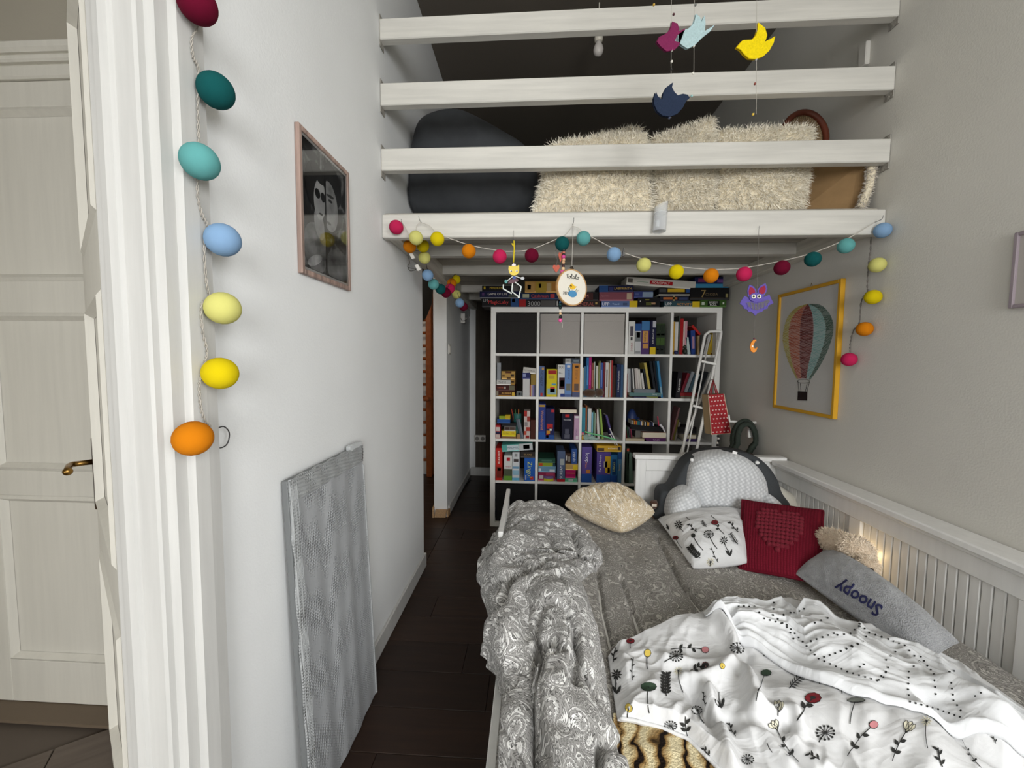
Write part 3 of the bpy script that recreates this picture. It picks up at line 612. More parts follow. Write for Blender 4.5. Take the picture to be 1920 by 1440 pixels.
# ---- printing on cloth: shapes given as pixels are dropped on the cloth surface along the sight line
class Print:
    def __init__(s, o):
        me = o.data; mw = o.matrix_world.copy(); mw.translation = orig(o)
        vs = [orig(o)+v.co for v in me.vertices]; s.t = BVHTree.FromPolygons(vs, [tuple(p.vertices) for p in me.polygons]); s.V, s.F, s.mi = [], [], []
    def hit(s, x, y, eps=0.0018):
        d = ray(x, y).normalized(); loc, nn, i, dist = s.t.ray_cast(CAM, d)
        if loc is None: return None
        if nn.dot(d) > 0: nn = -nn
        return loc+nn*eps
    def poly(s, pts, mi, eps=0.0018):
        q = [s.hit(x, y, eps) for x, y in pts]
        if any(a is None for a in q): return
        c = sum(q, Vector())/len(q)
        if max((a-c).length for a in q) > 0.09: return
        b = len(s.V); s.V += [tuple(c)]+[tuple(a) for a in q]; n = len(q)
        for k in range(n): s.F.append((b, b+1+k, b+1+(k+1) % n)); s.mi.append(mi)
    def line(s, pts, w, mi, eps=0.0022):
        P2 = []
        for (ax, ay), (bx_, by_) in zip(pts, pts[1:]):
            n = max(1, int(math.hypot(bx_-ax, by_-ay)/5)); P2 += [(ax+(bx_-ax)*k/n, ay+(by_-ay)*k/n) for k in range(n)]
        P2.append(pts[-1]); prev = None
        for i, (x, y) in enumerate(P2):
            x2, y2 = P2[min(i+1, len(P2)-1)]; x1, y1 = P2[max(i-1, 0)]; L = math.hypot(x2-x1, y2-y1)+1e-6
            nx_, ny_ = -(y2-y1)/L*w/2, (x2-x1)/L*w/2; a, b = s.hit(x+nx_, y+ny_, eps), s.hit(x-nx_, y-ny_, eps)
            if a is None or b is None: prev = None; continue
            k = len(s.V); s.V += [tuple(a), tuple(b)]
            if prev is not None and (Vector(s.V[prev])-a).length < 0.05: s.F.append((prev, prev+1, k+1, k)); s.mi.append(mi)
            prev = k
    def leaf(s, x, y, ang, L, w, mi):
        c, d = math.cos(ang), math.sin(ang)
        s.poly([(x+c*L*t-d*w*k, y+d*L*t+c*w*k) for t, k in ((0, 0), (.3, .5), (.65, .45), (1, 0), (.65, -.45), (.3, -.5))], mi)
    def blob(s, x, y, rx, ry, mi, n=9): s.poly([(x+rx*math.cos(2*math.pi*k/n), y+ry*math.sin(2*math.pi*k/n)) for k in range(n)], mi)
    def motif(s, kind, hx, hy, bx_, by_, k=1.0):
        """flower with head at (hx,hy) and stem foot at (bx,by)"""
        A = math.atan2(by_-hy, bx_-hx); L = math.hypot(bx_-hx, by_-hy); off = 0.10*L
        mx, my = (hx+bx_)/2-math.sin(A)*off, (hy+by_)/2+math.cos(A)*off; r = 9*k
        stem = [((1-t)**2*hx+2*t*(1-t)*mx+t*t*bx_, (1-t)**2*hy+2*t*(1-t)*my+t*t*by_) for t in [i/8 for i in range(9)]]
        at = lambda t: stem[min(8, int(t*8))]
        if L > 3: s.line(stem, 1.5*k+0.3, 0)
        if kind == 'dandelion':
            for i in range(13):
                a = 2*math.pi*i/13+0.2; e1 = (hx+math.cos(a)*r*1.35, hy+math.sin(a)*r*1.05); s.line([(hx, hy), e1], 1.0*k, 0); s.blob(e1[0], e1[1], 2.1*k, 1.8*k, 0, 6)
        elif kind in ('daisy', 'daisyo'):
            for i in range(9):
                a = 2*math.pi*i/9; s.leaf(hx+math.cos(a)*2, hy+math.sin(a)*2, a, r*1.3, r*0.45, 0 if kind == 'daisy' else 5)
                if kind == 'daisyo': s.line([(hx, hy), (hx+math.cos(a)*r*1.3, hy+math.sin(a)*r*1.1)], 1.0*k, 0)
            s.blob(hx, hy, 3*k, 2.6*k, 0)
        elif kind in ('red', 'pink', 'yellow', 'green', 'greyflat', 'dot', 'leafhead'):
            mi = {'red': 1, 'pink': 3, 'yellow': 2, 'green': 4, 'greyflat': 6, 'dot': 0, 'leafhead': 4}[kind]
            rx, ry = {'red': (13, 8), 'pink': (8, 7), 'yellow': (6, 7), 'green': (14, 8), 'greyflat': (17, 4), 'dot': (5, 5), 'leafhead': (7, 9)}[kind]
            s.blob(hx, hy, (rx+1.2)*k, (ry+1.2)*k, 0); s.poly([(hx+rx*k*math.cos(2*math.pi*j/10), hy+ry*k*math.sin(2*math.pi*j/10)) for j in range(10)], mi, 0.0026)
            if kind == 'red': s.poly([(hx+5*k*math.cos(2*math.pi*j/8), hy+2.4*k*math.sin(2*math.pi*j/8)) for j in range(8)], 0, 0.0032)
        elif kind == 'tulip':
            for da, w in ((-0.55, 9), (0.5, 9), (0.0, 10)):
                a = A+math.pi+da; c_, d_ = math.cos(a), math.sin(a); Lh = 24*k; bx2, by2 = hx-c_*4, hy-d_*4
                pts = [(bx2+c_*Lh*t-d_*w*k*q_, by2+d_*Lh*t+c_*w*k*q_) for t, q_ in ((0, 0), (.4, .5), (.8, .55), (1, .1), (.8, -.5), (.4, -.45))]
                s.poly(pts, 5); s.line(pts+[pts[0]], 1.2*k, 0, 0.003)
        elif kind in ('fern', 'ferno'):
            for i in range(7):
                x_, y_ = stem[i+1]
                for sd in (-1, 1): s.leaf(x_, y_, A+math.pi+sd*1.0, (11 if kind == 'fern' else 9)*k, (5 if kind == 'fern' else 1.6)*k, 0)
        elif kind == 'sprig':
            for i in range(4):
                x_, y_ = stem[1+2*i if 1+2*i < 9 else 8]
                s.leaf(x_, y_, A+math.pi+(0.8 if i % 2 else -0.8), 9*k, 3.5*k, 0)
        elif kind == 'leaves':
            for sd in (-1, 1): s.leaf(bx_, by_, A+math.pi+sd*0.45, 24*k, 7*k, 0)
        if kind in ('pink', 'tulip', 'red', 'branch') and L > 25:
            for t, sd in ((0.4, 1), (0.55, -1), (0.75, 1), (0.85, -1)):
                if kind == 'red' and t > 0.6: break
                x_, y_ = at(t); s.leaf(x_, y_, A+math.pi+sd*0.9, 13*k, 7*k, 0)
    def done(s, parent, name='flower_print'):
        mats = [M((38, 38, 36), 0.8), M((120, 26, 34), 0.8), M((212, 186, 84), 0.8), M((196, 128, 132), 0.8), M((46, 66, 48), 0.8), M((226, 220, 196), 0.8), M((112, 116, 108), 0.8)]
        o = mobj(name, s.V, s.F, mats, parent, smooth=False, mi=s.mi); o['kind'] = 'stuff'; return o

def cottonmat(name, c):
    g = G(name, 0.8, 0.2); co = g.coord('Object'); n = g.n('TexNoise', None, Vector=co, Scale=38.0, Detail=4.0, Distortion=1.0); n2 = g.n('TexNoise', None, Vector=co, Scale=9.0, Detail=3.0)
    g.col(g.mix(n2, rgb(tuple(x*0.985 for x in c)), rgb(c))); wk = g.n('TexNoise', None, Vector=g.coord('Object', (4, 12, 4), (0, 0, 0.75)), Scale=1.0, Detail=3.0, Distortion=0.8); rg = g.math('SUBTRACT', 1.0, g.math('MINIMUM', g.math('MULTIPLY', g.math('ABSOLUTE', g.math('SUBTRACT', wk, 0.5)), 9.0), 1.0))
    g.bump(g.math('MULTIPLY_ADD', rg, 0.8, g.math('MULTIPLY', n, 0.5)), 0.20, 0.010); g.b.inputs['Sheen Weight'].default_value = 0.1; return g.m
mCotton = cottonmat('white_cotton', (220, 220, 220))
# ---- white floral sheet thrown over the near part of the bed
def strip(top, bot, nt, ns, zt, zb):
    """surface between two pixel polylines (each on its own height), returns XY grids"""
    def res(pts, z, n):
        P_ = np.array(px_xy(pts, z)); d = np.r_[0, np.cumsum(np.hypot(*np.diff(P_, axis=0).T))]; t = np.linspace(0, d[-1], n)
        return np.stack([np.interp(t, d, P_[:, 0]), np.interp(t, d, P_[:, 1])], -1)
    a, b = res(top, zt, nt), res(bot, zb, nt); s = np.linspace(0, 1, ns)[None, :, None]; return a[:, None]*(1-s)+b[:, None]*s
top = [(1140, 1218), (1160, 1200), (1230, 1182), (1300, 1166), (1335, 1140), (1400, 1125), (1465, 1118), (1520, 1135), (1600, 1160), (1700, 1205), (1790, 1235), (1860, 1290), (1990, 1390), (2100, 1470)]
bot = [(1158, 1335), (1190, 1340), (1240, 1352), (1290, 1372), (1345, 1425), (1385, 1470), (1450, 1530), (1560, 1590), (1700, 1620), (1850, 1640), (2000, 1640), (2200, 1640)]
NT, NS = 300, 170
XY = strip(top, bot, NT, NS, 0.52, 0.52); X, Y = XY[..., 0], XY[..., 1]
ed = np.minimum(np.linspace(0, 1, NT)[:, None]*NT/12, np.minimum(np.linspace(0, 1, NS)[None]*NS/9, (1-np.linspace(0, 1, NS))[None]*NS/9)); ed = np.clip(ed, 0, 1)
wx = X+0.05*fbm(X*5, Y*5, 61); wy = Y+0.05*fbm(X*5+7, Y*5, 62); a45 = 0.62*wx+0.78*wy; b45 = 0.78*wx-0.62*wy
H = 0.022+0.020*fbm(a45*3.5, b45*8.0, 63, 3)+0.018*(0.45-np.abs(fbm(a45*5.0, b45*13, 64, 2)))+0.004*fbm(a45*20, b45*30, 65, 2)
rd = lambda n: np.clip(1-np.abs(n)*4.0, 0, 1)**1.5
H += 0.014*rd(fbm(a45*4.0+3, b45*10, 66, 2))*np.clip(0.5+2*fbm(X*4, Y*4, 67, 2), 0, 1)+0.007*rd(fbm(a45*9.0+3, b45*22, 68, 2))*np.clip(0.4+2*fbm(X*5, Y*5, 69, 2), 0, 1)
H += gsum(X, Y, [([(1345, 1180), (1375, 1215), (1400, 1270), (1420, 1330)], 0.022, 0.05), ([(1365, 1170), (1400, 1215), (1385, 1265)], 0.016, -0.03), ([(1290, 1265), (1340, 1265), (1375, 1258)], 0.02, 0.035),
                 ([(1290, 1270), (1330, 1330), (1420, 1345), (1470, 1350)], 0.018, -0.03), ([(1420, 1340), (1490, 1345), (1500, 1380), (1540, 1420)], 0.02, 0.04), ([(1330, 1290), (1350, 1340), (1370, 1410)], 0.018, 0.035),
                 ([(1390, 1340), (1440, 1375), (1480, 1420)], 0.02, 0.03), ([(1250, 1230), (1300, 1240), (1370, 1250)], 0.02, 0.02), ([(1160, 1225), (1240, 1290), (1330, 1380)], 0.03, 0.015), ([(1300, 1180), (1380, 1165), (1500, 1190), (1650, 1270), (1800, 1340)], 0.11, 0.05),
                 ([(1450, 1300), (1560, 1330), (1700, 1370)], 0.09, 0.035), ([(1480, 1345), (1520, 1400), (1560, 1440)], 0.015, -0.03), ([(1730, 1330), (1820, 1400), (1920, 1450)], 0.02, -0.03), ([(1780, 1320), (1880, 1385)], 0.03, 0.04)], 0.55)
fl = np.array([[bedz(a, b) for a, b in zip(r[:, 0], r[:, 1])] for r in XY])
Zs = fl+0.010+np.maximum(H, 0.002)*ed
sheet = tag(mobj('floral_sheet', np.stack([X, Y, Zs], -1).reshape(-1, 3), gridfaces(NT, NS), mCotton), 'rumpled white cotton cover printed with wild flowers', 'bed cover')
sm = sheet.modifiers.new('thickness', 'SOLIDIFY'); sm.thickness = 0.003; sm.offset = 1
SH = BVHTree.FromPolygons([Vector(v) for v in np.stack([X, Y, Zs], -1).reshape(-1, 3)], gridfaces(NT, NS))
# hem along the near edge
bm = B(); hemp = [Vector(p)+Vector((0, 0, 0.002)) for p in np.stack([X, Y, Zs], -1)[2:190:3, NS-2]]; tube(bm, hemp, 0.005, 6); obj('hem', bm, mCotton, sheet, smooth=True)
# the dotted reverse, folded back over it
t2 = [(1318, 1152), (1338, 1142), (1400, 1126), (1465, 1117), (1492, 1145), (1505, 1122), (1535, 1128), (1600, 1160), (1655, 1192), (1700, 1200), (1745, 1225), (1800, 1260), (1860, 1305), (1925, 1345), (2050, 1430)]
b2 = [(1322, 1160), (1360, 1176), (1420, 1200), (1480, 1235), (1540, 1270), (1600, 1298), (1660, 1318), (1720, 1336), (1790, 1360), (1850, 1378), (1920, 1405), (2050, 1460), (2120, 1490)]
NT2, NS2 = 260, 110
XY = strip(t2, b2, NT2, NS2, 0.56, 0.575); X, Y = XY[..., 0], XY[..., 1]
def sheetz(x, y):
    h = SH.ray_cast(Vector((x, y, 2)), Vector((0, 0, -1))); b = bedz(x, y)+0.008; return max(b, h[0].z) if h[0] else b
zz = np.array([[sheetz(a, b) for a, b in zip(r[:, 0], r[:, 1])] for r in XY])
for _ in range(4): zz[1:-1, 1:-1] = np.maximum(zz[1:-1, 1:-1], (zz[:-2, 1:-1]+zz[2:, 1:-1]+zz[1:-1, :-2]+zz[1:-1, 2:])/4)
ss = np.linspace(0, 1, NS2)[None]; tt = np.linspace(0, 1, NT2)[:, None]
along = tt*1.1; cross = ss*0.35
rd = lambda n: np.clip(1-np.abs(n)*4.0, 0, 1)**1.5
H2 = 0.010*rd(fbm(along*2.5, cross*22+along*2.0, 73, 2))+0.016*(0.45-np.abs(fbm(along*3+0.3*cross, cross*16+along*2.5, 71, 2)))+0.012*fbm(along*5, cross*14, 72, 2)+0.010
lip = 0.010*np.exp(-((1-ss)/0.03)**2)+0.014*np.exp(-(ss/0.06)**2)
e2 = np.clip(np.minimum(tt*20, 1), 0, 1)*np.clip((1-ss)*28, 0.0, 1)*np.clip(ss*20, 0, 1)
Z2 = zz+0.005+(np.maximum(H2, 0)+lip)*e2
fb = mobj('folded_back_reverse', np.stack([X, Y, Z2], -1).reshape(-1, 3), gridfaces(NT2, NS2), cottonmat('white_cotton_reverse', (226, 227, 228)), sheet)
fb['label'] = 'dotted white reverse side folded back'
sm = fb.modifiers.new('thickness', 'SOLIDIFY'); sm.thickness = 0.003; sm.offset = 1
pr = Print(sheet); C3 = lambda x, y: (1130+x/2.43, 1100+y/2.43)
for kind, hx, hy, bx_, by_, k in [('red', 127, 250, 127, 285, .6), ('yellow', 205, 305, 205, 380, 1), ('dandelion', 335, 318, 280, 345, .95), ('pink', 468, 290, 310, 288, .8), ('pink', 468, 358, 400, 385, .8), ('sprig', 62, 278, 50, 345, 1), ('sprig', 140, 325, 138, 430, .7),
    ('daisy', 65, 402, 65, 490, .8), ('leaves', 65, 440, 66, 492, .8), ('green', 210, 458, 212, 575, 1), ('fern', 292, 390, 290, 502, 1.1), ('daisyo', 345, 385, 365, 485, .6), ('leaves', 527, 480, 540, 555, .9), ('dandelion', 430, 565, 460, 625, .8), ('branch', 378, 590, 388, 680, 1),
    ('dandelion', 310, 633, 325, 648, .9), ('yellow', 120, 553, 112, 600, 1), ('sprig', 578, 620, 605, 685, 1), ('dandelion', 615, 280, 620, 300, 1), ('sprig', 745, 280, 735, 320, 1.2), ('green', 745, 395, 700, 520, .7), ('ferno', 930, 398, 850, 467, 1.2), ('daisyo', 990, 405, 990, 447, 1.1),
    ('branch', 1090, 422, 1090, 490, 1), ('red', 1195, 468, 1170, 455, .8), ('red', 958, 510, 888, 612, 1.15), ('tulip', 800, 560, 797, 588, .85), ('greyflat', 1155, 520, 1125, 628, 1), ('fern', 1285, 486, 1285, 532, .7), ('dandelion', 1015, 668, 985, 712, 1.35), ('pink', 1233, 630, 1118, 775, 1),
    ('tulip', 1385, 660, 1320, 797, 1), ('tulip', 790, 645, 893, 802, .9), ('red', 1870, 596, 1900, 612, .9), ('sprig', 1527, 735, 1545, 822, 1.4), ('branch', 1640, 700, 1722, 826, .5), ('daisyo', 1475, 615, 1482, 740, .7), ('sprig', 885, 272, 890, 352, .7), ('branch', 842, 320, 815, 373, .8),
    ('dandelion', 660, 790, 680, 800, .9), ('sprig', 460, 735, 490, 770, 1.1), ('sprig', 465, 480, 470, 545, .6), ('branch', 752, 715, 775, 757, .8), ('sprig', 940, 760, 990, 790, 1.2), ('red', 1700, 560, 1725, 590, .5), ('sprig', 1640, 640, 1655, 670, 1), ('sprig', 1775, 655, 1790, 715, .8), ('yellow', 545, 362, 540, 375, .7)]:
    a, b = C3(hx, hy); c, d = C3(bx_, by_); pr.motif(kind, a, b, c, d, k)
pr.done(sheet)
pr = Print(fb)
def dots(pts, sp=11.5):
    L = 0
    for (x0, y0), (x1, y1) in zip(pts, pts[1:]):
        (x0, y0), (x1, y1) = C3(x0, y0), C3(x1, y1); n = max(1, round(math.hypot(x1-x0, y1-y0)/sp))
        for k in range(n): pr.blob(x0+(x1-x0)*k/n, y0+(y1-y0)*k/n, 2.2, 1.9, 0, 7)
for L in [[(918, 103), (850, 130)], [(825, 130), (890, 110)], [(1025, 145), (935, 175)], [(1190, 165), (1130, 215), (1040, 225)], [(1215, 210), (1185, 250), (1060, 305), (985, 330)], [(1333, 298), (1270, 355)], [(780, 75), (775, 130), (840, 185), (885, 265)], [(620, 90), (690, 92), (735, 145), (840, 175), (985, 330), (1115, 390), (1250, 430), (1310, 370)],
          [(1150, 150), (1215, 212), (1300, 240), (1375, 268), (1440, 340), (1395, 390), (1390, 470), (1400, 525), (1530, 560), (1655, 605)], [(1450, 320), (1510, 400), (1520, 520)], [(1580, 390), (1625, 380)], [(1700, 500), (1750, 470)], [(1190, 355), (1155, 380)], [(1300, 370), (1280, 415), (1235, 440)], [(1060, 305), (1190, 255)], [(950, 250), (1080, 205)], [(1590, 440), (1600, 520), (1650, 590)]]: dots(L)
pr.done(fb, 'dot_print')

# ---- striped plush blanket showing under the cover's hem
g = G('tiger_plush', 0.95, 0.1); co = g.coord('Object', (1, 1, 1), (0, 0, 0.5))
w = g.n('TexWave', {'wave_type': 'BANDS', 'bands_direction': 'X'}, Vector=co, Scale=6.5, Distortion=9.0, Detail=2.0, Detail_Scale=1.6)
n = g.n('TexNoise', None, Vector=co, Scale=7.0, Detail=2.0); st = g.ramp(g.math('MULTIPLY_ADD', n, 0.5, w), [(0.27, (30, 22, 18)), (0.36, (150, 118, 72)), (0.72, (206, 184, 138)), (1.0, (222, 208, 170))])
g.col(st.outputs[0]); n3 = g.n('TexNoise', None, Vector=co, Scale=200.0); g.bump(n3, 0.6, 0.01); mTiger = g.m
tp = [(1150, 1325), (1200, 1325), (1260, 1335), (1320, 1370), (1380, 1420), (1440, 1480)]; bt = [(1160, 1560), (1200, 1560), (1260, 1570), (1320, 1580), (1380, 1590), (1440, 1600)]
XY = strip(tp, bt, 90, 90, 0.51, 0.51); X, Y = XY[..., 0], XY[..., 1]
Zt = np.array([[bedz(a, b) for a, b in zip(r[:, 0], r[:, 1])] for r in XY])+0.006+0.022*np.clip(0.3+fbm(X*9, Y*9, 81, 3), 0, 1)*np.clip(np.minimum(np.linspace(0, 1, 90)[None]*12, np.linspace(0, 1, 90)[:, None]*10), 0, 1)
tb = tag(mobj('plush_blanket', np.stack([X, Y, Zt], -1).reshape(-1, 3), gridfaces(90, 90), mTiger), 'tiger striped plush blanket peeking from under the white cover', 'blanket')
def fur(parent, V, Nn, n, length, wid, mats, grav=0.25, jit=0.5, mi=None, name='fur'):
    """short tapered strands (two triangles each) standing on sampled surface points"""
    idx = rng.integers(0, len(V), n); p = V[idx]+rng.normal(0, 0.0025, (n, 3)); d = Nn[idx]+rng.normal(0, jit, (n, 3)); d[:, 2] -= grav
    d /= np.linalg.norm(d, axis=1, keepdims=True); L = length*rng.uniform(0.55, 1.15, (n, 1)); sd = np.cross(d, rng.normal(0, 1, (n, 3))); sd /= np.linalg.norm(sd, axis=1, keepdims=True)
    mid = p+d*L*0.55; d2 = d.copy(); d2[:, 2] -= grav*1.6; d2 /= np.linalg.norm(d2, axis=1, keepdims=True); tip = mid+d2*L*0.5
    vv = np.concatenate([p-sd*wid, p+sd*wid, mid+sd*wid*0.7, mid-sd*wid*0.7, tip], 0); i = np.arange(n)
    f = [(a, a+n, a+2*n, a+3*n) for a in i]+[(a+3*n, a+2*n, a+4*n) for a in i]
    return mobj(name, vv, f, mats, parent, smooth=False, kind='stuff')

# ============================================================ pillows
def pillow(corners, th, n=48, puff=0.55, pinch=0.06, wr=0.01, wf=6, seed=0, up=None, bottom=0.6):
    """cushion stretched over four 3D corners (around), thickness th along the normal; returns verts, faces, uv, normals"""
    A, Bq, C_, D_ = [np.array(c, float) for c in corners]; u = np.linspace(-1, 1, n); uu, vv = np.meshgrid(u, u, indexing='ij')
    k = 1-pinch*(1-vv**2)*np.abs(uu)**3; k2 = 1-pinch*(1-uu**2)*np.abs(vv)**3; a = (uu*k+1)/2; b = (vv*k2+1)/2
    a, b = a[..., None], b[..., None]
    Pm = (A*(1-a)+Bq*a)*(1-b)+(D_*(1-a)+C_*a)*b
    nn = np.cross(Bq-A, D_-A); nn /= np.linalg.norm(nn); sx, sy = np.linalg.norm(Bq-A), np.linalg.norm(D_-A)
    prof = ((1-uu**2)*(1-vv**2))**puff
    f = fbm((uu*sx)*wf+seed, (vv*sy)*wf, seed, 4); f2 = 0.5-np.abs(fbm(uu*sx*wf*1.6+9+vv, vv*sy*wf*1.1, seed+5, 2)); ed = np.clip((1-np.maximum(np.abs(uu), np.abs(vv)))*6, 0, 1)
    t1 = th*prof+wr*(f+1.4*f2-0.4)*ed; top = Pm+nn*t1[..., None]; bot = Pm-nn*(th*bottom*prof)[..., None]
    V = np.vstack([top.reshape(-1, 3), bot.reshape(-1, 3)]); uv = np.stack([uu*sx/2, vv*sy/2], -1).reshape(-1, 2); N = n*n
    F = gridfaces(n, n)+[tuple(N+i for i in fc[::-1]) for fc in gridfaces(n, n)]
    rim = [i*n for i in range(n)]+[(n-1)*n+j for j in range(1, n)]+[i*n+n-1 for i in range(n-2, -1, -1)]+[j for j in range(n-2, 0, -1)]
    F += [(rim[k_], rim[(k_+1) % len(rim)], N+rim[(k_+1) % len(rim)], N+rim[k_]) for k_ in range(len(rim))]
    V = V+0; 
    return V, F, np.vstack([uv, uv+3.0]), nn
def cw(x, y, d, dz=0): p = W(x, y, 'Y', d); return (p.x, p.y, p.z+dz)
# golden paisley pillow
V, F, UV, nn = pillow([cw(1058, 958, 2.30), cw(1165, 1008, 1.98), cw(1228, 972, 2.10), cw(1140, 934, 2.36)], 0.150, 70, 0.40, 0.0, 0.015, 6, 3)
UV = np.stack([V[:, 0]*1.0+V[:, 1]*0.25, V[:, 2]*1.1-V[:, 1]*0.55], -1)
V[:, 2] += 0.035; V[:, 2] = np.maximum(V[:, 2], 0.497)
tag(mobj('golden_pillow', V, F, mGold, uv=UV), 'plump golden paisley pillow lying at the far end of the bed', 'pillow')
# white floral pillow
V, F, UV, nn = pillow([cw(1300, 1072, 1.70), cw(1400, 1062, 1.72), cw(1412, 965, 2.15), cw(1232, 978, 2.15)], 0.105, 60, 0.45, 0.04, 0.010, 7, 8)
V[:, 2] = np.maximum(V[:, 2]+0.015, 0.497)
fp = tag(mobj('floral_pillow', V, F, mCotton, uv=UV), 'white pillow printed with sparse wild flowers and red blossoms', 'pillow')
pr = Print(fp); C7 = lambda x, y: (1160+x/4.8, 800+y/4.8)
for kind, hx, hy, bx_, by_, k in [('daisy', 540, 885, 585, 945, .6), ('sprig', 635, 875, 705, 950, .7), ('red', 865, 865, 950, 970, .5), ('sprig', 1000, 855, 1075, 950, .8), ('leafhead', 515, 1000, 575, 1095, .01), ('red', 515, 1000, 575, 1095, .42), ('dot', 672, 982, 760, 1115, .7), ('dandelion', 810, 970, 885, 1100, .7),
    ('daisy', 945, 1025, 1010, 1165, .55), ('leaves', 990, 1110, 1000, 1165, .6), ('fern', 640, 1070, 735, 1185, .8), ('leafhead', 650, 1230, 690, 1310, .7), ('sprig', 835, 1090, 895, 1220, .6), ('daisyo', 825, 1215, 820, 1255, .6), ('leaves', 430, 905, 455, 925, .5), ('ferno', 750, 850, 790, 905, .5), ('ferno', 1005, 960, 1070, 1060, .7), ('branch', 830, 800, 880, 840, .5), ('branch', 610, 815, 640, 840, .5)]:
    a, b = C7(hx, hy); c, d = C7(bx_, by_); pr.motif(kind, a, b, c, d, k)
pr.done(fp)
# reading cushion with arms: charcoal sides, pale dimpled front
g = G('dimpled_minky', 0.9, 0.15); co = g.coord('Object', (1, 1, 1))
vx = g.n('TexVoronoi', {'feature': 'F1'}, Vector=g.coord('Object', (62, 62, 62), (0.3, 0.5, 0.6)), Scale=1.0, Randomness=0.0)
k = g.ramp(vx.outputs['Distance'], [(0.1, (232, 233, 234)), (0.65, (186, 188, 190))]); g.col(k.outputs[0]); g.bump(vx.outputs['Distance'], -0.9, 0.008); g.b.inputs['Sheen Weight'].default_value = 0.4; mDimple = g.m
mChar = M((62, 65, 68), 0.85, 0.15, 120, 0.06)
rc = thing('reading_cushion', (1.0, 2.25, 0.5), 'large grey and white reading cushion with arms against the headboard', 'cushion')
out = [(1243, 975), (1236, 948), (1240, 922), (1258, 916), (1272, 892), (1288, 866), (1312, 851), (1345, 846), (1380, 846), (1412, 853), (1438, 872), (1456, 898), (1466, 925), (1482, 948), (1484, 972)]
mid_ = [(1259, 975), (1254, 955), (1262, 930), (1290, 914), (1289, 890), (1298, 868), (1318, 855), (1348, 850), (1372, 850), (1398, 858), (1420, 876), (1434, 902), (1440, 926), (1466, 945), (1468, 972)]
def cushion_body(px_out, yfront, yback, puff, nr=18):
    """rounded body from a pixel outline: front dome toward the viewer, flat back"""
    base_ = [W(x, y, 'Y', (yfront+yback)/2) for x, y in px_out]; c = sum(base_, Vector())/len(base_); O = catmull(base_, 5, True); rings = []
    for s_, dy in [(1.0, 0)]+[(math.cos(t)**0.55, -math.sin(t)*puff) for t in np.linspace(0.12, 1.45, nr)]:
        rings.append([Vector((c.x+(p.x-c.x)*s_, p.y+dy, c.z+(p.z-c.z)*s_)) for p in O])
    b = B(); R_ = [[b.verts.new(p) for p in r] for r in rings]; n = len(O)
    bk = [b.verts.new(Vector((c.x+(p.x-c.x)*0.96, yback, c.z+(p.z-c.z)*0.96))) for p in O]; bk2 = [b.verts.new(p+Vector((0, (yback-yfront)/2.2, 0))) for p in O]
    for a1, b1 in zip([bk, bk2]+R_[:-1], [bk2]+R_): 
        for k_ in range(n): b.faces.new((a1[k_], a1[(k_+1) % n], b1[(k_+1) % n], b1[k_]))
    b.faces.new(R_[-1]); b.faces.new(bk[::-1]); return b
obj('charcoal_body', cushion_body(out, 2.14, 2.36, 0.05), mChar, rc, smooth=True)
cen = [(1296, 962), (1288, 930), (1291, 890), (1300, 868), (1318, 855), (1348, 850), (1372, 850), (1398, 858), (1420, 876), (1434, 902), (1438, 935), (1436, 962)]
obj('dimpled_front', cushion_body(cen, 2.10, 2.30, 0.085), mDimple, rc, smooth=True)
for pts, yf in (([(1257, 976), (1253, 955), (1262, 930), (1283, 916), (1302, 920), (1312, 938), (1305, 956), (1288, 968)], 2.08), ([(1428, 930), (1440, 925), (1463, 945), (1470, 972), (1440, 975), (1424, 950)], 2.08)):
    obj('arm', cushion_body(pts, yf, 2.22, 0.075), mDimple, rc, smooth=True)
for x, y in ((1297, 862), (1419, 867)):
    p = W(x, y, 'Y', 2.165); b = B(); lathe(b, p, [(0.0005, -0.012), (0.009, -0.010), (0.010, -0.004), (0.010, 0.0)], 14, 'Y'); obj('button', b, M((230, 230, 228), 0.4), rc, smooth=True)
p = W(1377, 851, 'Y', 2.2); b = B(); obox(b, p, (0.012, 0, -0.004), (0, 0.002, 0), (0.004, 0, 0.014), 0.001); obj('care_tag', b, M((236, 234, 232), 0.7), rc)
# cream cushion corner behind it
V, F, UV, nn = pillow([cw(1450, 975, 2.30), cw(1506, 975, 2.22), cw(1492, 930, 2.30), cw(1448, 900, 2.38)], 0.07, 30, 0.5, 0.03, 0.004)
tag(mobj('cream_cushion', V, F, M((222, 218, 206), 0.9, 0.2, 80)), 'cream cushion tucked behind the reading cushion beside the bed back', 'cushion')
# burgundy crochet cushion with bobble heart
def basis(c4):
    A, Bq, C_, D_ = [Vector(c) for c in c4]; r = (Bq-A).normalized(); n_ = (Bq-A).cross(D_-A).normalized(); return A, Bq, C_, D_, n_
cc = [cw(1386, 1066, 1.74), cw(1538, 1094, 1.58), cw(1543, 1030, 1.74), cw(1392, 938, 2.06)]
cc[2] = cw(1543, 958, 1.98)
V, F, UV, nn = pillow(cc, 0.055, 40, 0.42, 0.02, 0.004, 5, 4)
V[:, 2] = np.maximum(V[:, 2], 0.495)
mBurg = None
g = G('crochet_burgundy', 0.95, 0.1); tc = g.n('TexCoord'); wv = g.n('TexWave', {'wave_type': 'BANDS', 'bands_direction': 'X'}, Vector=tc.outputs['UV'], Scale=30.0, Distortion=1.2, Detail=1.0)
wv2 = g.n('TexWave', {'wave_type': 'BANDS', 'bands_direction': 'Y'}, Vector=tc.outputs['UV'], Scale=34.0, Distortion=1.0); hh = g.math('MULTIPLY', wv, g.math('MULTIPLY_ADD', wv2, 0.5, 0.5))
g.col(g.mix(hh, rgb((100, 21, 36)), rgb((120, 27, 44)))); g.bump(hh, 0.5, 0.006); mBurg = g.m
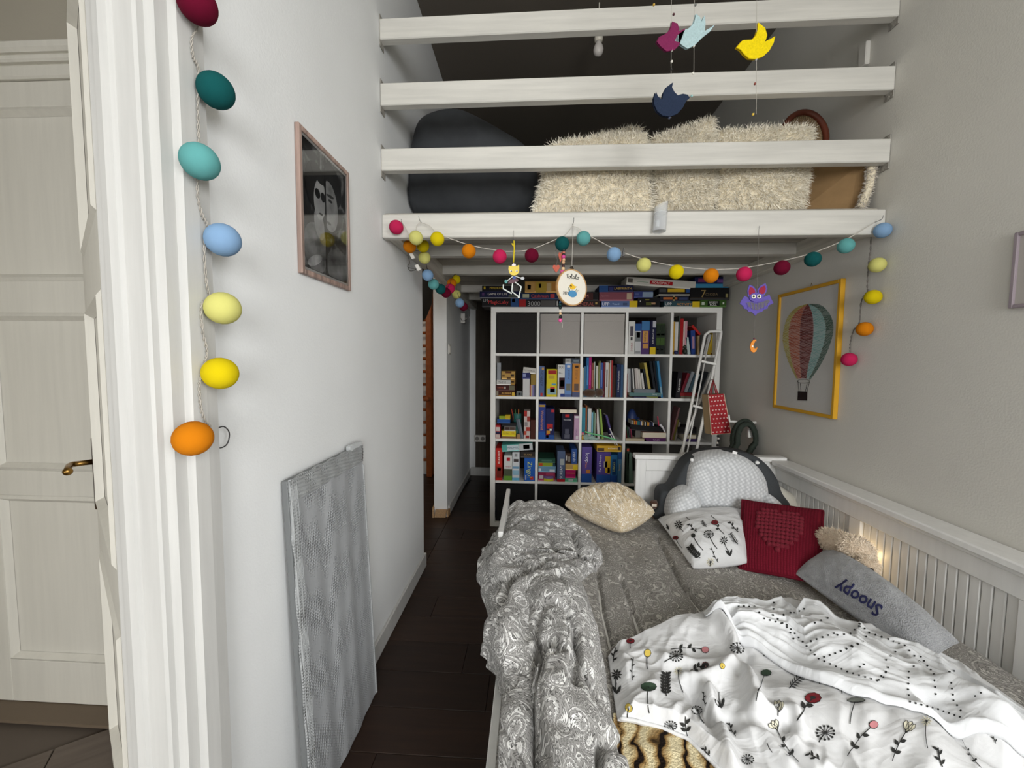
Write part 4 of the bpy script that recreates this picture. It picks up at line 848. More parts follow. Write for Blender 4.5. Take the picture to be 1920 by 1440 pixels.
bc = tag(mobj('crochet_cushion', V, F, mBurg, uv=UV), 'burgundy crochet cushion with a raised bobble heart', 'cushion')
A, Bq, C_, D_, n_ = basis(cc)
if n_.y > 0: n_ = -n_
bmb = B(); n_ = Vector(nn)
tree = BVHTree.FromPolygons([Vector(v) for v in V], F)
for i in range(-7, 8):
    for j in range(-7, 8):
        hx, hy = i/6.0*1.15, j/6.0*1.15+0.1
        if (hx*hx+hy*hy-1)**3-hx*hx*hy**3 > 0.0: continue
        a = 0.5+0.052*i; b_ = 0.50+0.055*j
        q_ = (A*(1-a)+Bq*a)*(1-b_)+(D_*(1-a)+C_*a)*b_
        for sg in (1,):
            h = tree.ray_cast(q_+n_*0.3, -n_)
            if h[0]: ball(bmb, h[0], 0.0125, 8, 6)
obj('bobble_heart', bmb, M((116, 26, 42), 0.95, 0.6, 300), bc, smooth=True)
# edging of the crochet cushion
bmb = B(); N40 = 40*40; rim = [i*40 for i in range(40)]+[39*40+j for j in range(1, 40)]+[i*40+39 for i in range(38, -1, -1)]+[j for j in range(38, 0, -1)]
tube(bmb, [Vector(V[i]) for i in rim], 0.007, 6, closed=True); obj('edging', bmb, mBurg, bc, smooth=True)
# grey fleece bolster with embroidered word
def fleece(name, c0, c1, s=260):
    g = G(name, 0.95, 0.1); co = g.coord('Object'); n = g.n('TexNoise', None, Vector=co, Scale=s, Detail=3.0); n2 = g.n('TexNoise', None, Vector=co, Scale=s/6, Detail=3.0)
    g.col(g.mix(g.math('MULTIPLY_ADD', n, 0.6, g.math('MULTIPLY', n2, 0.4)), rgb(c0), rgb(c1))); g.bump(n, 0.8, 0.008); g.b.inputs['Sheen Weight'].default_value = 0.4; return g.m
mFleece = fleece('grey_fleece', (96, 97, 99), (196, 197, 199))
cb = [W(1478, 1068, 'Z', 0.53), W(1700, 1208, 'Z', 0.53), W(1800, 1218, 'Z', 0.60), W(1560, 1030, 'Z', 0.60)]
cb[0] = W(1490, 1075, 'Z', 0.54); cb[1] = W(1735, 1240, 'Z', 0.54); cb[2] = W(1800, 1205, 'Z', 0.585); cb[3] = W(1556, 1030, 'Z', 0.585)
V, F, UV, nn = pillow([tuple(c) for c in cb], 0.10, 64, 0.5, 0.015, 0.008, 5, 6)
V[:, 2] = np.maximum(V[:, 2], 0.495); V[:, 0] = np.minimum(V[:, 0], 1.498)
bo = tag(mobj('fleece_bolster', V, F, mFleece, uv=UV), 'long grey fleece pillow with an embroidered navy word lying along the bed back', 'pillow')
if nn[2] < 0: nn = -nn
tree = BVHTree.FromPolygons([Vector(v) for v in V], F)
def embroider(s, a, r, u, parent, tree, mat):
    """word on the cushion: a = foot of the first letter, r and u = whole word and letter height, as pixels dropped onto the cloth"""
    v, f = textgeo(s, 0.022); sz = v.max(0); out_ = []
    for x, y in v:
        px_, py_ = a[0]+r[0]*x/sz[0]+u[0]*y/sz[1], a[1]+r[1]*x/sz[0]+u[1]*y/sz[1]; d = ray(px_, py_).normalized(); h = tree.ray_cast(CAM, d)
        nn_ = h[1] if h[1].dot(d) < 0 else -h[1]; out_.append(tuple(h[0]+nn_*0.003))
    return mobj('embroidered_word', out_, f, mat, parent, smooth=False)
embroider('Snoopy', (1662, 1131), (-84, -50), (-17, 27), bo, tree, M((34, 36, 78), 0.8))
# plush dog with cream fur behind the bolster, and the small lamp glowing behind it
mCream = fleece('cream_plush', (206, 180, 150), (246, 232, 212), 180)
pd = thing('plush_dog', (1.40, 1.55, 0.55), 'cream plush dog lying between the crochet cushion and the bed back', 'soft toy')
b = B(); ball(b, W(1575, 1015, 'Y', 1.74)+Vector((0, 0, -0.015)), 0.085, 16, 10, (0.85, 1.3, 0.62)); obj('body', b, mCream, pd, smooth=True)
b = B(); ball(b, W(1606, 1030, 'Y', 1.60), 0.058, 14, 9, (0.9, 1.1, 0.85)); ball(b, W(1627, 1057, 'Y', 1.52), 0.030, 12, 8, (0.9, 1.25, 0.9)); hd = obj('head', b, mCream, pd, smooth=True)
b = B(); ball(b, W(1632, 1069, 'Y', 1.483), 0.009, 10, 7, (1.3, 0.8, 0.9)); obj('nose', b, M((20, 16, 16), 0.3), hd, smooth=True)
b = B(); ball(b, W(1618, 1022, 'Y', 1.60), 0.03, 10, 7, (0.5, 1.2, 0.9)); obj('ear', b, mCream, hd, smooth=True)
for c_, r_, sc_ in ((W(1575, 1015, 'Y', 1.74)+Vector((0, 0, -0.015)), 0.085, (0.85, 1.3, 0.62)), (W(1606, 1030, 'Y', 1.60), 0.058, (0.9, 1.1, 0.85)), (W(1627, 1057, 'Y', 1.52), 0.030, (0.9, 1.25, 0.9))):
    n_f = int(42000*r_); dn = rng.normal(0, 1, (n_f, 3)); dn /= np.linalg.norm(dn, axis=1, keepdims=True); fur(pd, np.array(tuple(c_))+dn*r_*np.array(sc_), dn, n_f, 0.012, 0.0011, [M((238, 222, 200), 0.95)], 0.15, 0.5)
nl = thing('night_light', (1.46, 1.50, 0.60), 'small warm night light glowing behind the plush dog', 'lamp')
lp = W(1614, 1040, 'X', 1.470)
nl.location = lp-Vector((0, 0, 0.05))
b = B(); lathe(b, lp-Vector((0, 0, 0.05)), [(0.012, 0), (0.014, 0.02), (0.010, 0.03)], 12); obj('base', b, M((230, 226, 216), 0.5), nl, smooth=True)
gm = G('night_light_glow'); gm.b.inputs['Emission Color'].default_value = (1, 0.72, 0.36, 1); gm.b.inputs['Emission Strength'].default_value = 30; gm.col((1, 0.85, 0.6, 1))
b = B(); ball(b, lp, 0.014, 12, 8); obj('bulb', b, gm.m, nl, smooth=True)
# little brown soft toy squeezed beside the headboard
st = thing('plush_toy', W(1227, 965, 'Y', 2.30), 'small brown and orange plush toy wedged between headboard and cushion', 'soft toy'); mTB = fleece('brown_plush', (52, 32, 22), (104, 66, 42), 220); mTO = fleece('orange_plush', (150, 92, 40), (196, 132, 70), 220)
b = B(); ball(b, W(1228, 960, 'Y', 2.30), 0.040, 12, 8, (0.8, 0.8, 1.0)); obj('body', b, mTO, st, smooth=True)
b = B(); ball(b, W(1227, 946, 'Y', 2.29), 0.028, 12, 8); ball(b, W(1222, 942, 'Y', 2.29), 0.011, 8, 6); ball(b, W(1233, 941, 'Y', 2.29), 0.011, 8, 6); obj('head', b, mTB, st, smooth=True)
b = B(); box(b, tuple(W(1224, 948, 'Y', 2.26)-Vector((0.006, 0.002, 0.006))), tuple(W(1230, 946, 'Y', 2.26)+Vector((0.004, 0.002, 0.004))), 0.001); obj('face_patch', b, M((214, 202, 186), 0.8), st)

# ============================================================ loft contents
def ptz(x, y, d): return W(x, y, 'Y', d)
# charcoal bean bag
bb = thing('bean_bag', (-0.25, 2.4, ZD), 'large charcoal grey bean bag lying on the loft platform', 'bean bag')
ol = [(765, 400), (757, 365), (757, 330), (772, 285), (788, 238), (815, 216), (855, 214), (900, 230), (950, 254), (985, 278), (1003, 310), (1010, 350), (1010, 400), (880, 415)]
b = cushion_body([(x, y) for x, y in ol], 2.10, 2.62, 0.16); 
for w_ in b.verts: w_.co.z = max(w_.co.z, ZD+0.002); w_.co.x = max(w_.co.x, XL+0.012); w_.co += Vector((0, 0.06*math.sin(w_.co.x*19+w_.co.z*11)*0.2, 0))
obj('cover', b, M((58, 60, 63), 0.8, 0.25, 14, 0.08), bb, smooth=True)
b = B(); sp = [W(x, y, 'Y', 2.27) for x, y in ((800, 240), (850, 250), (910, 262), (970, 285))]; sp = [p+Vector((0, 0, 0)) for p in sp]; box(b, tuple(W(790, 238, 'Y', 2.36)-Vector((0.008, 0.004, 0.004))), tuple(W(793, 235, 'Y', 2.36)+Vector((0.004, 0.004, 0.006))), 0.001); obj('loop', b, M((30, 30, 32), 0.8), bb)
# cream long-fur cushions
mFur = [M((252, 245, 228), 0.95, 0, 60, 0.0, sheen=0.3)]; mFurIn = M((238, 226, 200), 0.95, 0.4, 60, 0.1)
def furcushion(px4, d, th, n, label, seed, lean=0.06):
    c4 = [W(px4[0][0], px4[0][1], 'Y', d), W(px4[1][0], px4[1][1], 'Y', d), W(px4[2][0], px4[2][1], 'Y', d+lean), W(px4[3][0], px4[3][1], 'Y', d+lean)]
    dz = max(0, ZD+0.004-min(c.z for c in c4)+0.0); c4 = [(c.x, c.y, max(c.z, ZD+0.03)) for c in c4]
    V, F, UV, nn = pillow(c4, th, 26, 0.40, 0.02, 0.012, 5, seed, bottom=0.8); V[:, 2] = np.maximum(V[:, 2], ZD+0.002)
    t = thing('fur_cushion', (float(V[:, 0].mean()), float(V[:, 1].mean()), ZD), label, 'cushion', 'cream fur cushions in the loft')
    mobj('cover', V, F, mFurIn, t)
    Vd = []; Nd = []
    c0 = V.mean(0)
    idx = rng.integers(0, len(F), n); wts = rng.dirichlet((1, 1, 1, 1), n); Fa = np.array(F); Q = V[Fa[idx]]; pts = (Q*wts[..., None]).sum(1)
    nr = np.cross(Q[:, 2]-Q[:, 0], Q[:, 3]-Q[:, 1]); nr /= np.linalg.norm(nr, axis=1, keepdims=True)+1e-9; sg = np.sign((nr*(pts-c0)).sum(1)); nr *= sg[:, None]
    keep = (pts[:, 1] < c0[1]+0.03) | (pts[:, 2] > c0[2]+0.02); fur(t, pts[keep], nr[keep], int(keep.sum()), 0.036, 0.0016, mFur, 0.25, 0.55)
furcushion([(1000, 402), (1222, 402), (1212, 250), (1030, 272)], 2.03, 0.07, 17000, 'cream long-fur cushion standing against the charcoal bean bag', 11)
furcushion([(1228, 402), (1340, 402), (1338, 222), (1220, 262)], 2.04, 0.06, 14000, 'cream long-fur cushion with a peaked corner between two other fur cushions', 13)
furcushion([(1342, 402), (1505, 402), (1522, 240), (1345, 246)], 2.03, 0.07, 16000, 'cream long-fur cushion beside the brown cardboard', 14)
furcushion([(1100, 440), (1215, 440), (1200, 238), (1125, 252)], 2.30, 0.06, 9000, 'cream long-fur cushion half hidden behind the front fur cushions', 12)
# brown cardboard sheet leaning at the right wall, fluffy trim beside it
cdB = thing('cardboard_sheet', W(1570, 400, 'Y', 2.2), 'brown cardboard sheet leaning in the loft beside the fur cushions', 'cardboard'); cdB.location.z = ZD
q = [W(1490, 405, 'Y', 2.12), W(1612, 405, 'Y', 1.97), W(1648, 298, 'Y', 1.95), W(1525, 300, 'Y', 2.12)]
q = [Vector((min(p.x, XR-0.03), p.y, max(p.z, ZD+0.002))) for p in q]
b = B(); prism(b, q, (0, 0.012, 0.004)); obj('sheet', b, M((146, 116, 78), 0.85, 0.1, 30, 0.06), cdB)
fl_ = tag(obj('fluffy_trim', B(), mFurIn), 'x', 'trim') if False else None
rp = thing('sheepskin_strip', W(1630, 400, 'Y', 2.10), 'pale fluffy rolled rug standing in the loft corner beside the cardboard', 'rug'); rp.location.z = ZD
pth = [W(x, y, 'Y', d) for x, y, d in ((1612, 402, 1.94), (1620, 375, 1.94), (1632, 345, 1.935), (1643, 318, 1.93), (1650, 296, 1.93))]; pth = [Vector((min(p.x, XR-0.03), p.y, max(p.z, ZD+0.012))) for p in pth]
b = B(); tube(b, catmull(pth, 4), 0.016, 10); obj('roll', b, mFurIn, rp, smooth=True)
P_ = np.array([tuple(p) for p in catmull(pth, 30)]); dn = rng.normal(0, 1, (2200, 3)); dn /= np.linalg.norm(dn, axis=1, keepdims=True); ii = rng.integers(0, len(P_), 2200); fur(rp, P_[ii]+dn*0.014, dn, 2200, 0.014, 0.0014, [M((206, 198, 186), 0.95)], 0.1, 0.4)
# low chair with an oval cane back behind the fur cushions
wt = thing('cane_chair', (0, 0, ZD), 'low chair with oval woven cane back and dark red wooden rim in the loft', 'chair'); cen_ = W(1508, 258, 'Y', 2.16); wt.location = (cen_.x, cen_.y, ZD)
rx_, rz_ = 40/FPX*2.16*0.9, 48/FPX*2.16
ring = [cen_+Vector((rx_*math.cos(t), 0.03*math.sin(t), rz_*math.sin(t)+0.10*rx_*math.cos(t))) for t in [2*math.pi*k/40 for k in range(40)]]
mRedWood = M((96, 44, 26), 0.45)
b = B(); tube(b, ring, 0.015, 8, closed=True); obj('back_rim', b, mRedWood, wt, smooth=True)
g = G('woven_cane', 0.8); w1 = g.n('TexWave', {'bands_direction': 'X'}, Vector=g.coord('Object'), Scale=32.0); w2 = g.n('TexWave', {'bands_direction': 'Z'}, Vector=g.coord('Object'), Scale=32.0); hh = g.math('MULTIPLY', w1, w2); g.col(g.mix(hh, rgb((112, 92, 66)), rgb((176, 152, 116)))); g.bump(hh, 0.6)
b = B(); prism(b, [p+Vector((0, 0.004, 0)) for p in ring], (0, 0.006, 0)); obj('cane_panel', b, g.m, wt)
zs_ = ZD+0.30
b = B(); box(b, (cen_.x-0.17, cen_.y+0.0, zs_), (cen_.x+0.08, cen_.y+0.28, zs_+0.035), 0.01, 2); obj('seat', b, mRedWood, wt)
for sx in (-0.11, 0.06):
    b = B(); tube(b, [(cen_.x+sx, cen_.y, ZD), (cen_.x+sx, cen_.y, zs_+0.02), (cen_.x+sx*0.9, cen_.y+0.0, cen_.z-rz_*0.5)], 0.014, 8); obj('leg', b, mRedWood, wt, smooth=True)
    b = B(); tube(b, [(cen_.x+sx, cen_.y+0.24, ZD), (cen_.x+sx, cen_.y+0.24, zs_+0.01)], 0.014, 8); obj('leg', b, mRedWood, wt, smooth=True)
# bulb hanging from the ceiling of the loft
lb = thing('ceiling_bulb', W(1122, 60, 'Y', 2.55), 'bare white light bulb in a holder hanging above the loft', 'lamp'); bp_ = W(1122, 92, 'Y', 2.55); s0 = 2.55/FPX
lb.location = (bp_.x, bp_.y, ZC-0.012)
zb = ZC-0.012
b = B(); lathe(b, (bp_.x, bp_.y, bp_.z+22*s0), [(0.010, 0.05), (0.016, 0.045), (0.024, 0.03), (0.026, 0.012), (0.020, 0.0), (0.026, -0.012), (0.024, -0.03), (0.018, -0.035)], 16); obj('holder', b, M((206, 200, 186), 0.5), lb, smooth=True)
b = B(); lathe(b, bp_, [(0.002, -0.042), (0.018, -0.038), (0.029, -0.02), (0.031, -0.004), (0.027, 0.014), (0.018, 0.03), (0.016, 0.045)], 18); obj('bulb', b, M((196, 190, 184), 0.25), lb, smooth=True)
b = B(); tube(b, [(bp_.x, bp_.y, bp_.z+0.10), (bp_.x, bp_.y, max(zb, bp_.z+0.14))], 0.004, 8); obj('cord', b, M((210, 204, 190), 0.5), lb)

# ============================================================ decorations
def felt(c):
    key = ('felt',)+tuple(c)
    if key in MATS: return MATS[key]
    g = G('felt_%d_%d_%d' % tuple(c), 0.95, 0.1); co = g.coord('Object'); n = g.n('TexNoise', None, Vector=co, Scale=120.0, Detail=4.0, Distortion=1.5)
    g.col(g.mix(n, rgb(tuple(x*0.82 for x in c)), rgb(tuple(min(255, x*1.08) for x in c)))); g.bump(n, 0.35, 0.006); MATS[key] = g.m; return g.m
BG, TL, AQ, LB, PY_, YE, OR_, PK = (104, 14, 42), (20, 84, 84), (100, 168, 166), (134, 168, 204), (216, 212, 124), (222, 198, 16), (214, 126, 16), (198, 40, 88)
mCord = M((196, 190, 180), 0.5); mDkCord = M((110, 104, 98), 0.6); mMetal = M((170, 170, 170), 0.3, metal=1)
BALLME = {}
def cball(c, r, col, parent, k):
    key = tuple(col)
    if key not in BALLME:
        b = B(); ball(b, (0, 0, 0), 1.0, 22, 14); bmesh.ops.recalc_face_normals(b, faces=b.faces); me = bpy.data.meshes.new('cotton_ball'); b.to_mesh(me); b.free(); me.materials.append(felt(col)); me.polygons.foreach_set('use_smooth', [True]*len(me.polygons)); BALLME[key] = me
    o = bpy.data.objects.new('cotton_ball', BALLME[key]); COL.objects.link(o); o.parent = parent; o.location = Vector(c)-orig(parent); o.scale = (r, r, r*0.98); o.rotation_euler = (k*1.3, k*0.7, k)
    return o
def twisted(parent, pts, r, mat, name='cord', amp=0.0022):
    pts = catmull(pts, 10)
    for ph in (0, math.pi):
        b = B(); q_ = []
        for i, p in enumerate(pts): q_.append(p+Vector((amp*math.sin(i*1.1+ph), amp*math.cos(i*1.1+ph)*0.6, amp*math.cos(i*1.1+ph))))
        tube(b, q_, r, 5); obj(name, b, mat, parent, smooth=True)
YF = 1.832
ga = thing('ball_garland', (0.43, YF, 2.0), 'garland of coloured cotton balls looped along the front beam of the loft', 'garland')
fb_ = [(743, 426, PK), (780, 446, PY_), (820, 448, YE), (879, 471, OR_), (937, 481, PK), (997, 479, BG), (1054, 457, TL), (1094, 447, AQ), (1151, 477, LB), (1207, 497, PY_), (1268, 510, YE), (1333, 517, OR_), (1395, 514, PK), (1466, 502, BG), (1524, 486, TL), (1586, 461, AQ)]
for k, (x, y, c) in enumerate(fb_): cball(W(x, y, 'Y', YF+0.008), 0.0325, c, ga, k)
twisted(ga, [W(x, y, 'Y', YF+0.012) for x, y in ((748, 420), (758, 424), (768, 440), (779, 440), (781, 424), (790, 418), (806, 424), (822, 438), (879, 459), (937, 470), (965, 471), (997, 467), (1040, 450), (1060, 440), (1073, 424))], 0.0010, mCord, amp=0.0014)
twisted(ga, [W(x, y, 'Y', YF+0.012) for x, y in ((1073, 424), (1085, 428), (1095, 436), (1151, 466), (1207, 486), (1268, 499), (1333, 505), (1395, 502), (1466, 489), (1524, 474), (1586, 449), (1622, 428), (1640, 417))], 0.0010, mCord, amp=0.0014)
for x, y in ((758, 423), (790, 417), (1074, 421), (1640, 417)):
    p = W(x, y, 'Y', 1.87); b = B(); tube(b, [p, p-Vector((0, 0.030, 0)), p-Vector((0, 0.040, -0.006)), p-Vector((0, 0.042, -0.016))], 0.0016, 6); obj('hook', b, mMetal, ga, smooth=True)
p = W(1169, 473, 'Y', YF-0.005); b = B(); obox(b, p, (0.004, 0, 0), (0, 0.004, 0), (0.002, 0, 0.018), 0.001); obj('clip', b, M((60, 58, 56), 0.4), ga)
# string on the right wall
gr_ = thing('ball_garland', (1.53, 1.8, 1.7), 'short string of five cotton balls hanging down the grey wall beside the balloon picture', 'garland'); lst = [(1655, 432, LB), (1645, 497, PY_), (1637, 557, YE), (1621, 617, OR_), (1592, 674, PK)]
for k, (x, y, c) in enumerate(lst): cball(W(x, y, 'X', XR-0.034), 0.0325, c, gr_, k+3)
twisted(gr_, [W(x, y, 'X', XR-0.012) for x, y in ((1642, 420), (1634, 430), (1632, 470), (1628, 500), (1626, 540), (1628, 545), (1615, 565), (1611, 605), (1600, 620), (1594, 645), (1594, 665))], 0.0016, mDkCord)
# string on the left wall
gl = thing('ball_garland', (-0.66, 0.9, 1.2), 'string of big cotton balls hanging beside the white door casing', 'garland')
lst = [(370, 8, BG), (405, 170, TL), (375, 303, AQ), (418, 450, LB), (418, 578, PY_), (413, 700, YE), (362, 822, OR_)]
for k, (x, y, c) in enumerate(lst): cball(W(x, y, 'X', -0.652), 0.0335, c, gl, k+9)
twisted(gl, [W(x, y, 'X', -0.68) for x, y in ((364, -150), (366, -60), (372, 40), (360, 70), (362, 105), (372, 130), (371, 180), (372, 240), (374, 290), (370, 355), (378, 400), (389, 425), (383, 460), (387, 530), (393, 560), (378, 570), (380, 620), (388, 660), (380, 690), (374, 720), (376, 760), (385, 790), (395, 800))], 0.0011, M((168, 162, 152), 0.5), amp=0.0022)
b = B(); tube(b, catmull([W(x, y, 'X', -0.695) for x, y in ((390, 800), (405, 803), (420, 800), (430, 812), (426, 832), (412, 840), (398, 832))], 5), 0.0014, 6); obj('cord_loop', b, M((60, 58, 58), 0.5), gl, smooth=True)
p = W(374, 729, 'X', -0.692); b = B(); obox(b, p, (0.005, 0, 0), (0, 0.007, 0), (0, 0, 0.004), 0.001); obj('switch', b, M((226, 224, 218), 0.4), gl)
# garland under the loft
gu = thing('ball_garland', (-0.6, 2.4, 1.9), 'dim garland of cotton balls strung under the loft along the ledger', 'garland')
lst = [(768, 462, OR_, 1.99), (793, 461, YE, 2.05), (796, 483, PY_, 2.10), (802, 516, LB, 2.24), (813, 533, AQ, 2.36), (826, 542, TL, 2.46), (836, 549, BG, 2.55), (844, 541, PK, 2.62), (847, 531, OR_, 2.72), (855, 524, YE, 2.82), (856, 552, PY_, 2.92), (862, 568, LB, 2.80), (869, 575, BG, 2.90)]
for k, (x, y, c, d) in enumerate(lst): cball(W(x, y, 'Y', d), 0.0325, c, gu, k+5)
q_ = [W(x, y-9, 'Y', d) for x, y, c, d in lst]; b = B(); tube(b, catmull([Vector((-0.66, 1.93, 2.02))]+q_, 6), 0.002, 5); obj('cord', b, M((70, 64, 58), 0.6), gu, smooth=True)
b = B(); tube(b, catmull([W(x, y, 'Y', 2.9) for x, y in ((870, 575), (880, 582), (878, 596), (868, 602), (864, 596))], 6), 0.0025, 5); obj('cord_loop', b, M((40, 36, 34), 0.6), gu, smooth=True)
for x, y in ((773, 480), (784, 502)):
    p = W(x, y, 'Y', 2.02); b = B(); obox(b, p, (0.008, 0, 0.004), (0, 0.008, 0), (-0.008, 0, 0.014), 0.002); obj('plug', b, M((212, 208, 200), 0.4), gu)
b = B(); tube(b, catmull([W(x, y, 'Y', 2.02) for x, y in ((770, 470), (765, 480), (768, 492), (764, 500), (772, 503), (780, 505), (770, 508), (765, 503))], 5), 0.0018, 5); obj('cord_tangle', b, M((70, 66, 60), 0.6), gu, smooth=True)
b = B(); p = W(800, 470, 'Y', 2.2); tube(b, [Vector((-0.655, 2.2, 2.02)), p], 0.0015, 5); obj('tie', b, mDkCord, gu)

def sh_(name, pts, d, th, mat, parent, origin=None, sc=1, shift=0):
    """flat cut-out from pixel outline standing at depth d, with real thickness"""
    if origin: pts = [(origin[0]+x/sc, origin[1]+y/sc) for x, y in pts]
    b = B(); prism(b, [W(x, y, 'Y', d+shift) for x, y in pts], (0, th, 0)); return obj(name, b, mat, parent)
def ell(cx, cy, rx, ry, n=18): return [(cx+rx*math.cos(2*math.pi*k/n), cy+ry*math.sin(2*math.pi*k/n)) for k in range(n)]
def thread(parent, a, b_, r=0.0008, mat=None, name='thread'):
    b = B(); tube(b, [a, b_], r, 5); return obj(name, b, mat or mDkCord, parent)
# paper cat jumping jack
D = 1.842; ct = thing('cat_puppet', W(964, 560, 'Y', D), 'yellow paper cat puppet with jointed white limbs hanging under the loft beam', 'puppet'); o4 = (920, 430); sc = 7.577
mY = M((232, 206, 92), 0.7); mW = M((226, 232, 226), 0.6); mK = M((24, 22, 22), 0.6)
hd = sh_('head', [(258, 510), (275, 525), (300, 520), (340, 520), (380, 520), (402, 500), (407, 560), (402, 610), (370, 645), (330, 657), (290, 645), (260, 610), (252, 560)], D, 0.003, mY, ct, o4, sc)
sh_('crown', [(300, 520), (305, 490), (318, 500), (328, 472), (340, 500), (355, 488), (358, 520)], D, 0.002, M((232, 222, 224), 0.6), hd, o4, sc, -0.002)
for x in (290, 370): sh_('eye', ell(x, 592, 16, 13, 10), D, 0.001, M((240, 238, 232), 0.5), hd, o4, sc, -0.0015); sh_('pupil', ell(x+3, 594, 8, 10, 8), D, 0.001, mK, hd, o4, sc, -0.0026)
sh_('body', [(318, 660), (340, 660), (352, 690), (400, 715), (380, 745), (300, 765), (245, 770), (262, 730), (308, 700)], D, 0.003, M((104, 74, 82), 0.7), ct, o4, sc, 0.001); sh_('collar', ell(335, 688, 24, 20), D, 0.002, M((64, 84, 150), 0.6), ct, o4, sc, -0.002)
def limb(pts, r, mat, nm):
    b = B(); tube(b, [W(o4[0]+x/sc, o4[1]+y/sc, 'Y', D-0.002) for x, y in pts], r, 7); obj(nm, b, mat, ct, smooth=True)
limb([(315, 668), (250, 720), (215, 745)], 0.0022, mW, 'arm'); limb([(345, 665), (420, 690), (460, 680)], 0.0022, mW, 'arm'); limb([(180, 785), (178, 845), (300, 915)], 0.0033, mW, 'leg'); limb([(310, 765), (300, 885)], 0.003, mW, 'leg'); limb([(345, 750), (435, 815), (400, 960)], 0.0033, mW, 'leg'); limb([(300, 885), (400, 960)], 0.003, mW, 'leg')
sh_('paw', ell(218, 740, 22, 26), D, 0.003, M((92, 150, 150), 0.7), ct, o4, sc, -0.004); sh_('paw', ell(452, 695, 28, 20), D, 0.003, M((190, 192, 194), 0.7), ct, o4, sc, -0.004); sh_('paw', ell(400, 960, 16, 18), D, 0.003, mW, ct, o4, sc, -0.004)
b = B(); tube(b, [W(o4[0]+x/sc, o4[1]+y/sc, 'Y', D) for x, y in ((325, 470), (328, 380), (336, 270), (330, 160))], 0.0035, 7); tube(b, [W(o4[0]+x/sc, o4[1]+y/sc, 'Y', D) for x, y in ((333, 250), (300, 200))], 0.003, 6); yr = obj('yarn_hanger', b, M((206, 184, 40), 0.9), ct, smooth=True)
thread(ct, W(963, 452, 'Y', D), W(963, 432, 'Y', 1.869))
# embroidery hoop
D = 1.80; hc = W(1071.5, 539.5, 'Y', D); hp = thing('embroidery_hoop', hc, 'oval wooden embroidery hoop with a stitched yellow bird and writing', 'embroidery'); a_ = math.radians(30); HR = Vector((math.cos(a_), math.sin(a_), 0)); HN = Vector((math.sin(a_), -math.cos(a_), 0)); R_ = 0.0775
HZ = Vector((0, 0, 1))
def hv(u, v, n=0.0): return hc+HR*(u*R_)+HZ*(v*R_)+HN*n
b = B()
N_ = 48
for k in range(N_):
    pass
ringp = [[hv(r*math.cos(2*math.pi*k/N_), r*math.sin(2*math.pi*k/N_), n) for k in range(N_)] for r, n in ((1.05, -0.006), (1.05, 0.006), (0.98, 0.006), (0.98, -0.006))]
vsr = [[b.verts.new(p) for p in r] for r in ringp]
for i in range(4):
    for k in range(N_): b.faces.new((vsr[i][k], vsr[i][(k+1) % N_], vsr[(i+1) % 4][(k+1) % N_], vsr[(i+1) % 4][k]))
obj('ring', b, M((188, 146, 96), 0.5, 0.1, 40, 0.1), hp, smooth=True, angle=40)
b = B(); prism(b, [hv(0.985*math.cos(2*math.pi*k/N_), 0.985*math.sin(2*math.pi*k/N_), 0.002) for k in range(N_)], HN*0.003); cl = obj('linen', b, M((238, 232, 218), 0.9, 0.4, 900), hp)
def hpoly(name, pts, mat, n=0.0062, th=0.0012):
    b = B(); prism(b, [hv(u, v, n) for u, v in pts], HN*th); return obj(name, b, mat, cl)
hpoly('stitched_body', [(0.02+0.30*math.cos(t), -0.36+0.20*math.sin(t)) for t in [2*math.pi*k/20 for k in range(20)]], M((76, 138, 182), 0.9))
hpoly('stitched_bird', [(-0.20, 0.06), (-0.15, 0.17), (-0.05, 0.22), (0.06, 0.18), (0.15, 0.09), (0.33, 0.08), (0.22, 0.0), (0.12, -0.09), (0.0, -0.12), (-0.13, -0.08), (-0.18, 0.0)], M((232, 186, 48), 0.9), 0.0066)
def hline(pts, r, mat, nm='stitching', sm=True):
    q = catmull([hv(u, v, 0.0064) for u, v in pts], 6) if sm else [hv(u, v, 0.0064) for u, v in pts]
    b = B(); tube(b, q, r, 5); obj(nm, b, mat, cl)
for L_ in ([(-0.20, -0.28), (-0.28, 0.0)], [(-0.14, -0.25), (-0.20, -0.08)], [(0.20, -0.24), (0.32, -0.04)], [(0.26, -0.27), (0.42, -0.12)]): hline(L_, 0.001, M((96, 104, 40), 0.8), sm=False)
for u, v in ((-0.16, 0.08), (-0.08, 0.07)):
    hpoly('stitched_eye', [(u+0.03*math.cos(t), v+0.035*math.sin(t)) for t in [2*math.pi*k/8 for k in range(8)]], M((60, 30, 24), 0.8), 0.0076)
# handwriting: tolalo / 2021
hw = {'t': ([[(0.35, 1.0), (0.25, 0.35), (0.35, 0.05), (0.55, 0.15)], [(0.05, 0.72), (0.6, 0.78)]], 0.55), 'o': ([[(0.45, 0.5), (0.2, 0.5), (0.08, 0.22), (0.3, 0.02), (0.55, 0.22), (0.42, 0.5), (0.7, 0.42)]], 0.62),
      'l': ([[(0.0, 0.15), (0.3, 0.65), (0.3, 1.05), (0.16, 0.9), (0.16, 0.3), (0.28, 0.03), (0.48, 0.15)]], 0.42), 'a': ([[(0.55, 0.45), (0.25, 0.5), (0.08, 0.2), (0.3, 0.03), (0.52, 0.25), (0.55, 0.5), (0.56, 0.1), (0.75, 0.12)]], 0.68)}
x_ = -0.43
for ch in 'tolalo':
    st_, adv = hw[ch]
    for s_ in st_: hline([(x_+u*0.27, 0.50+v*0.26) for u, v in s_], 0.0011, mK, 'stitched_letter')
    x_ += adv*0.27
x_ = -0.62
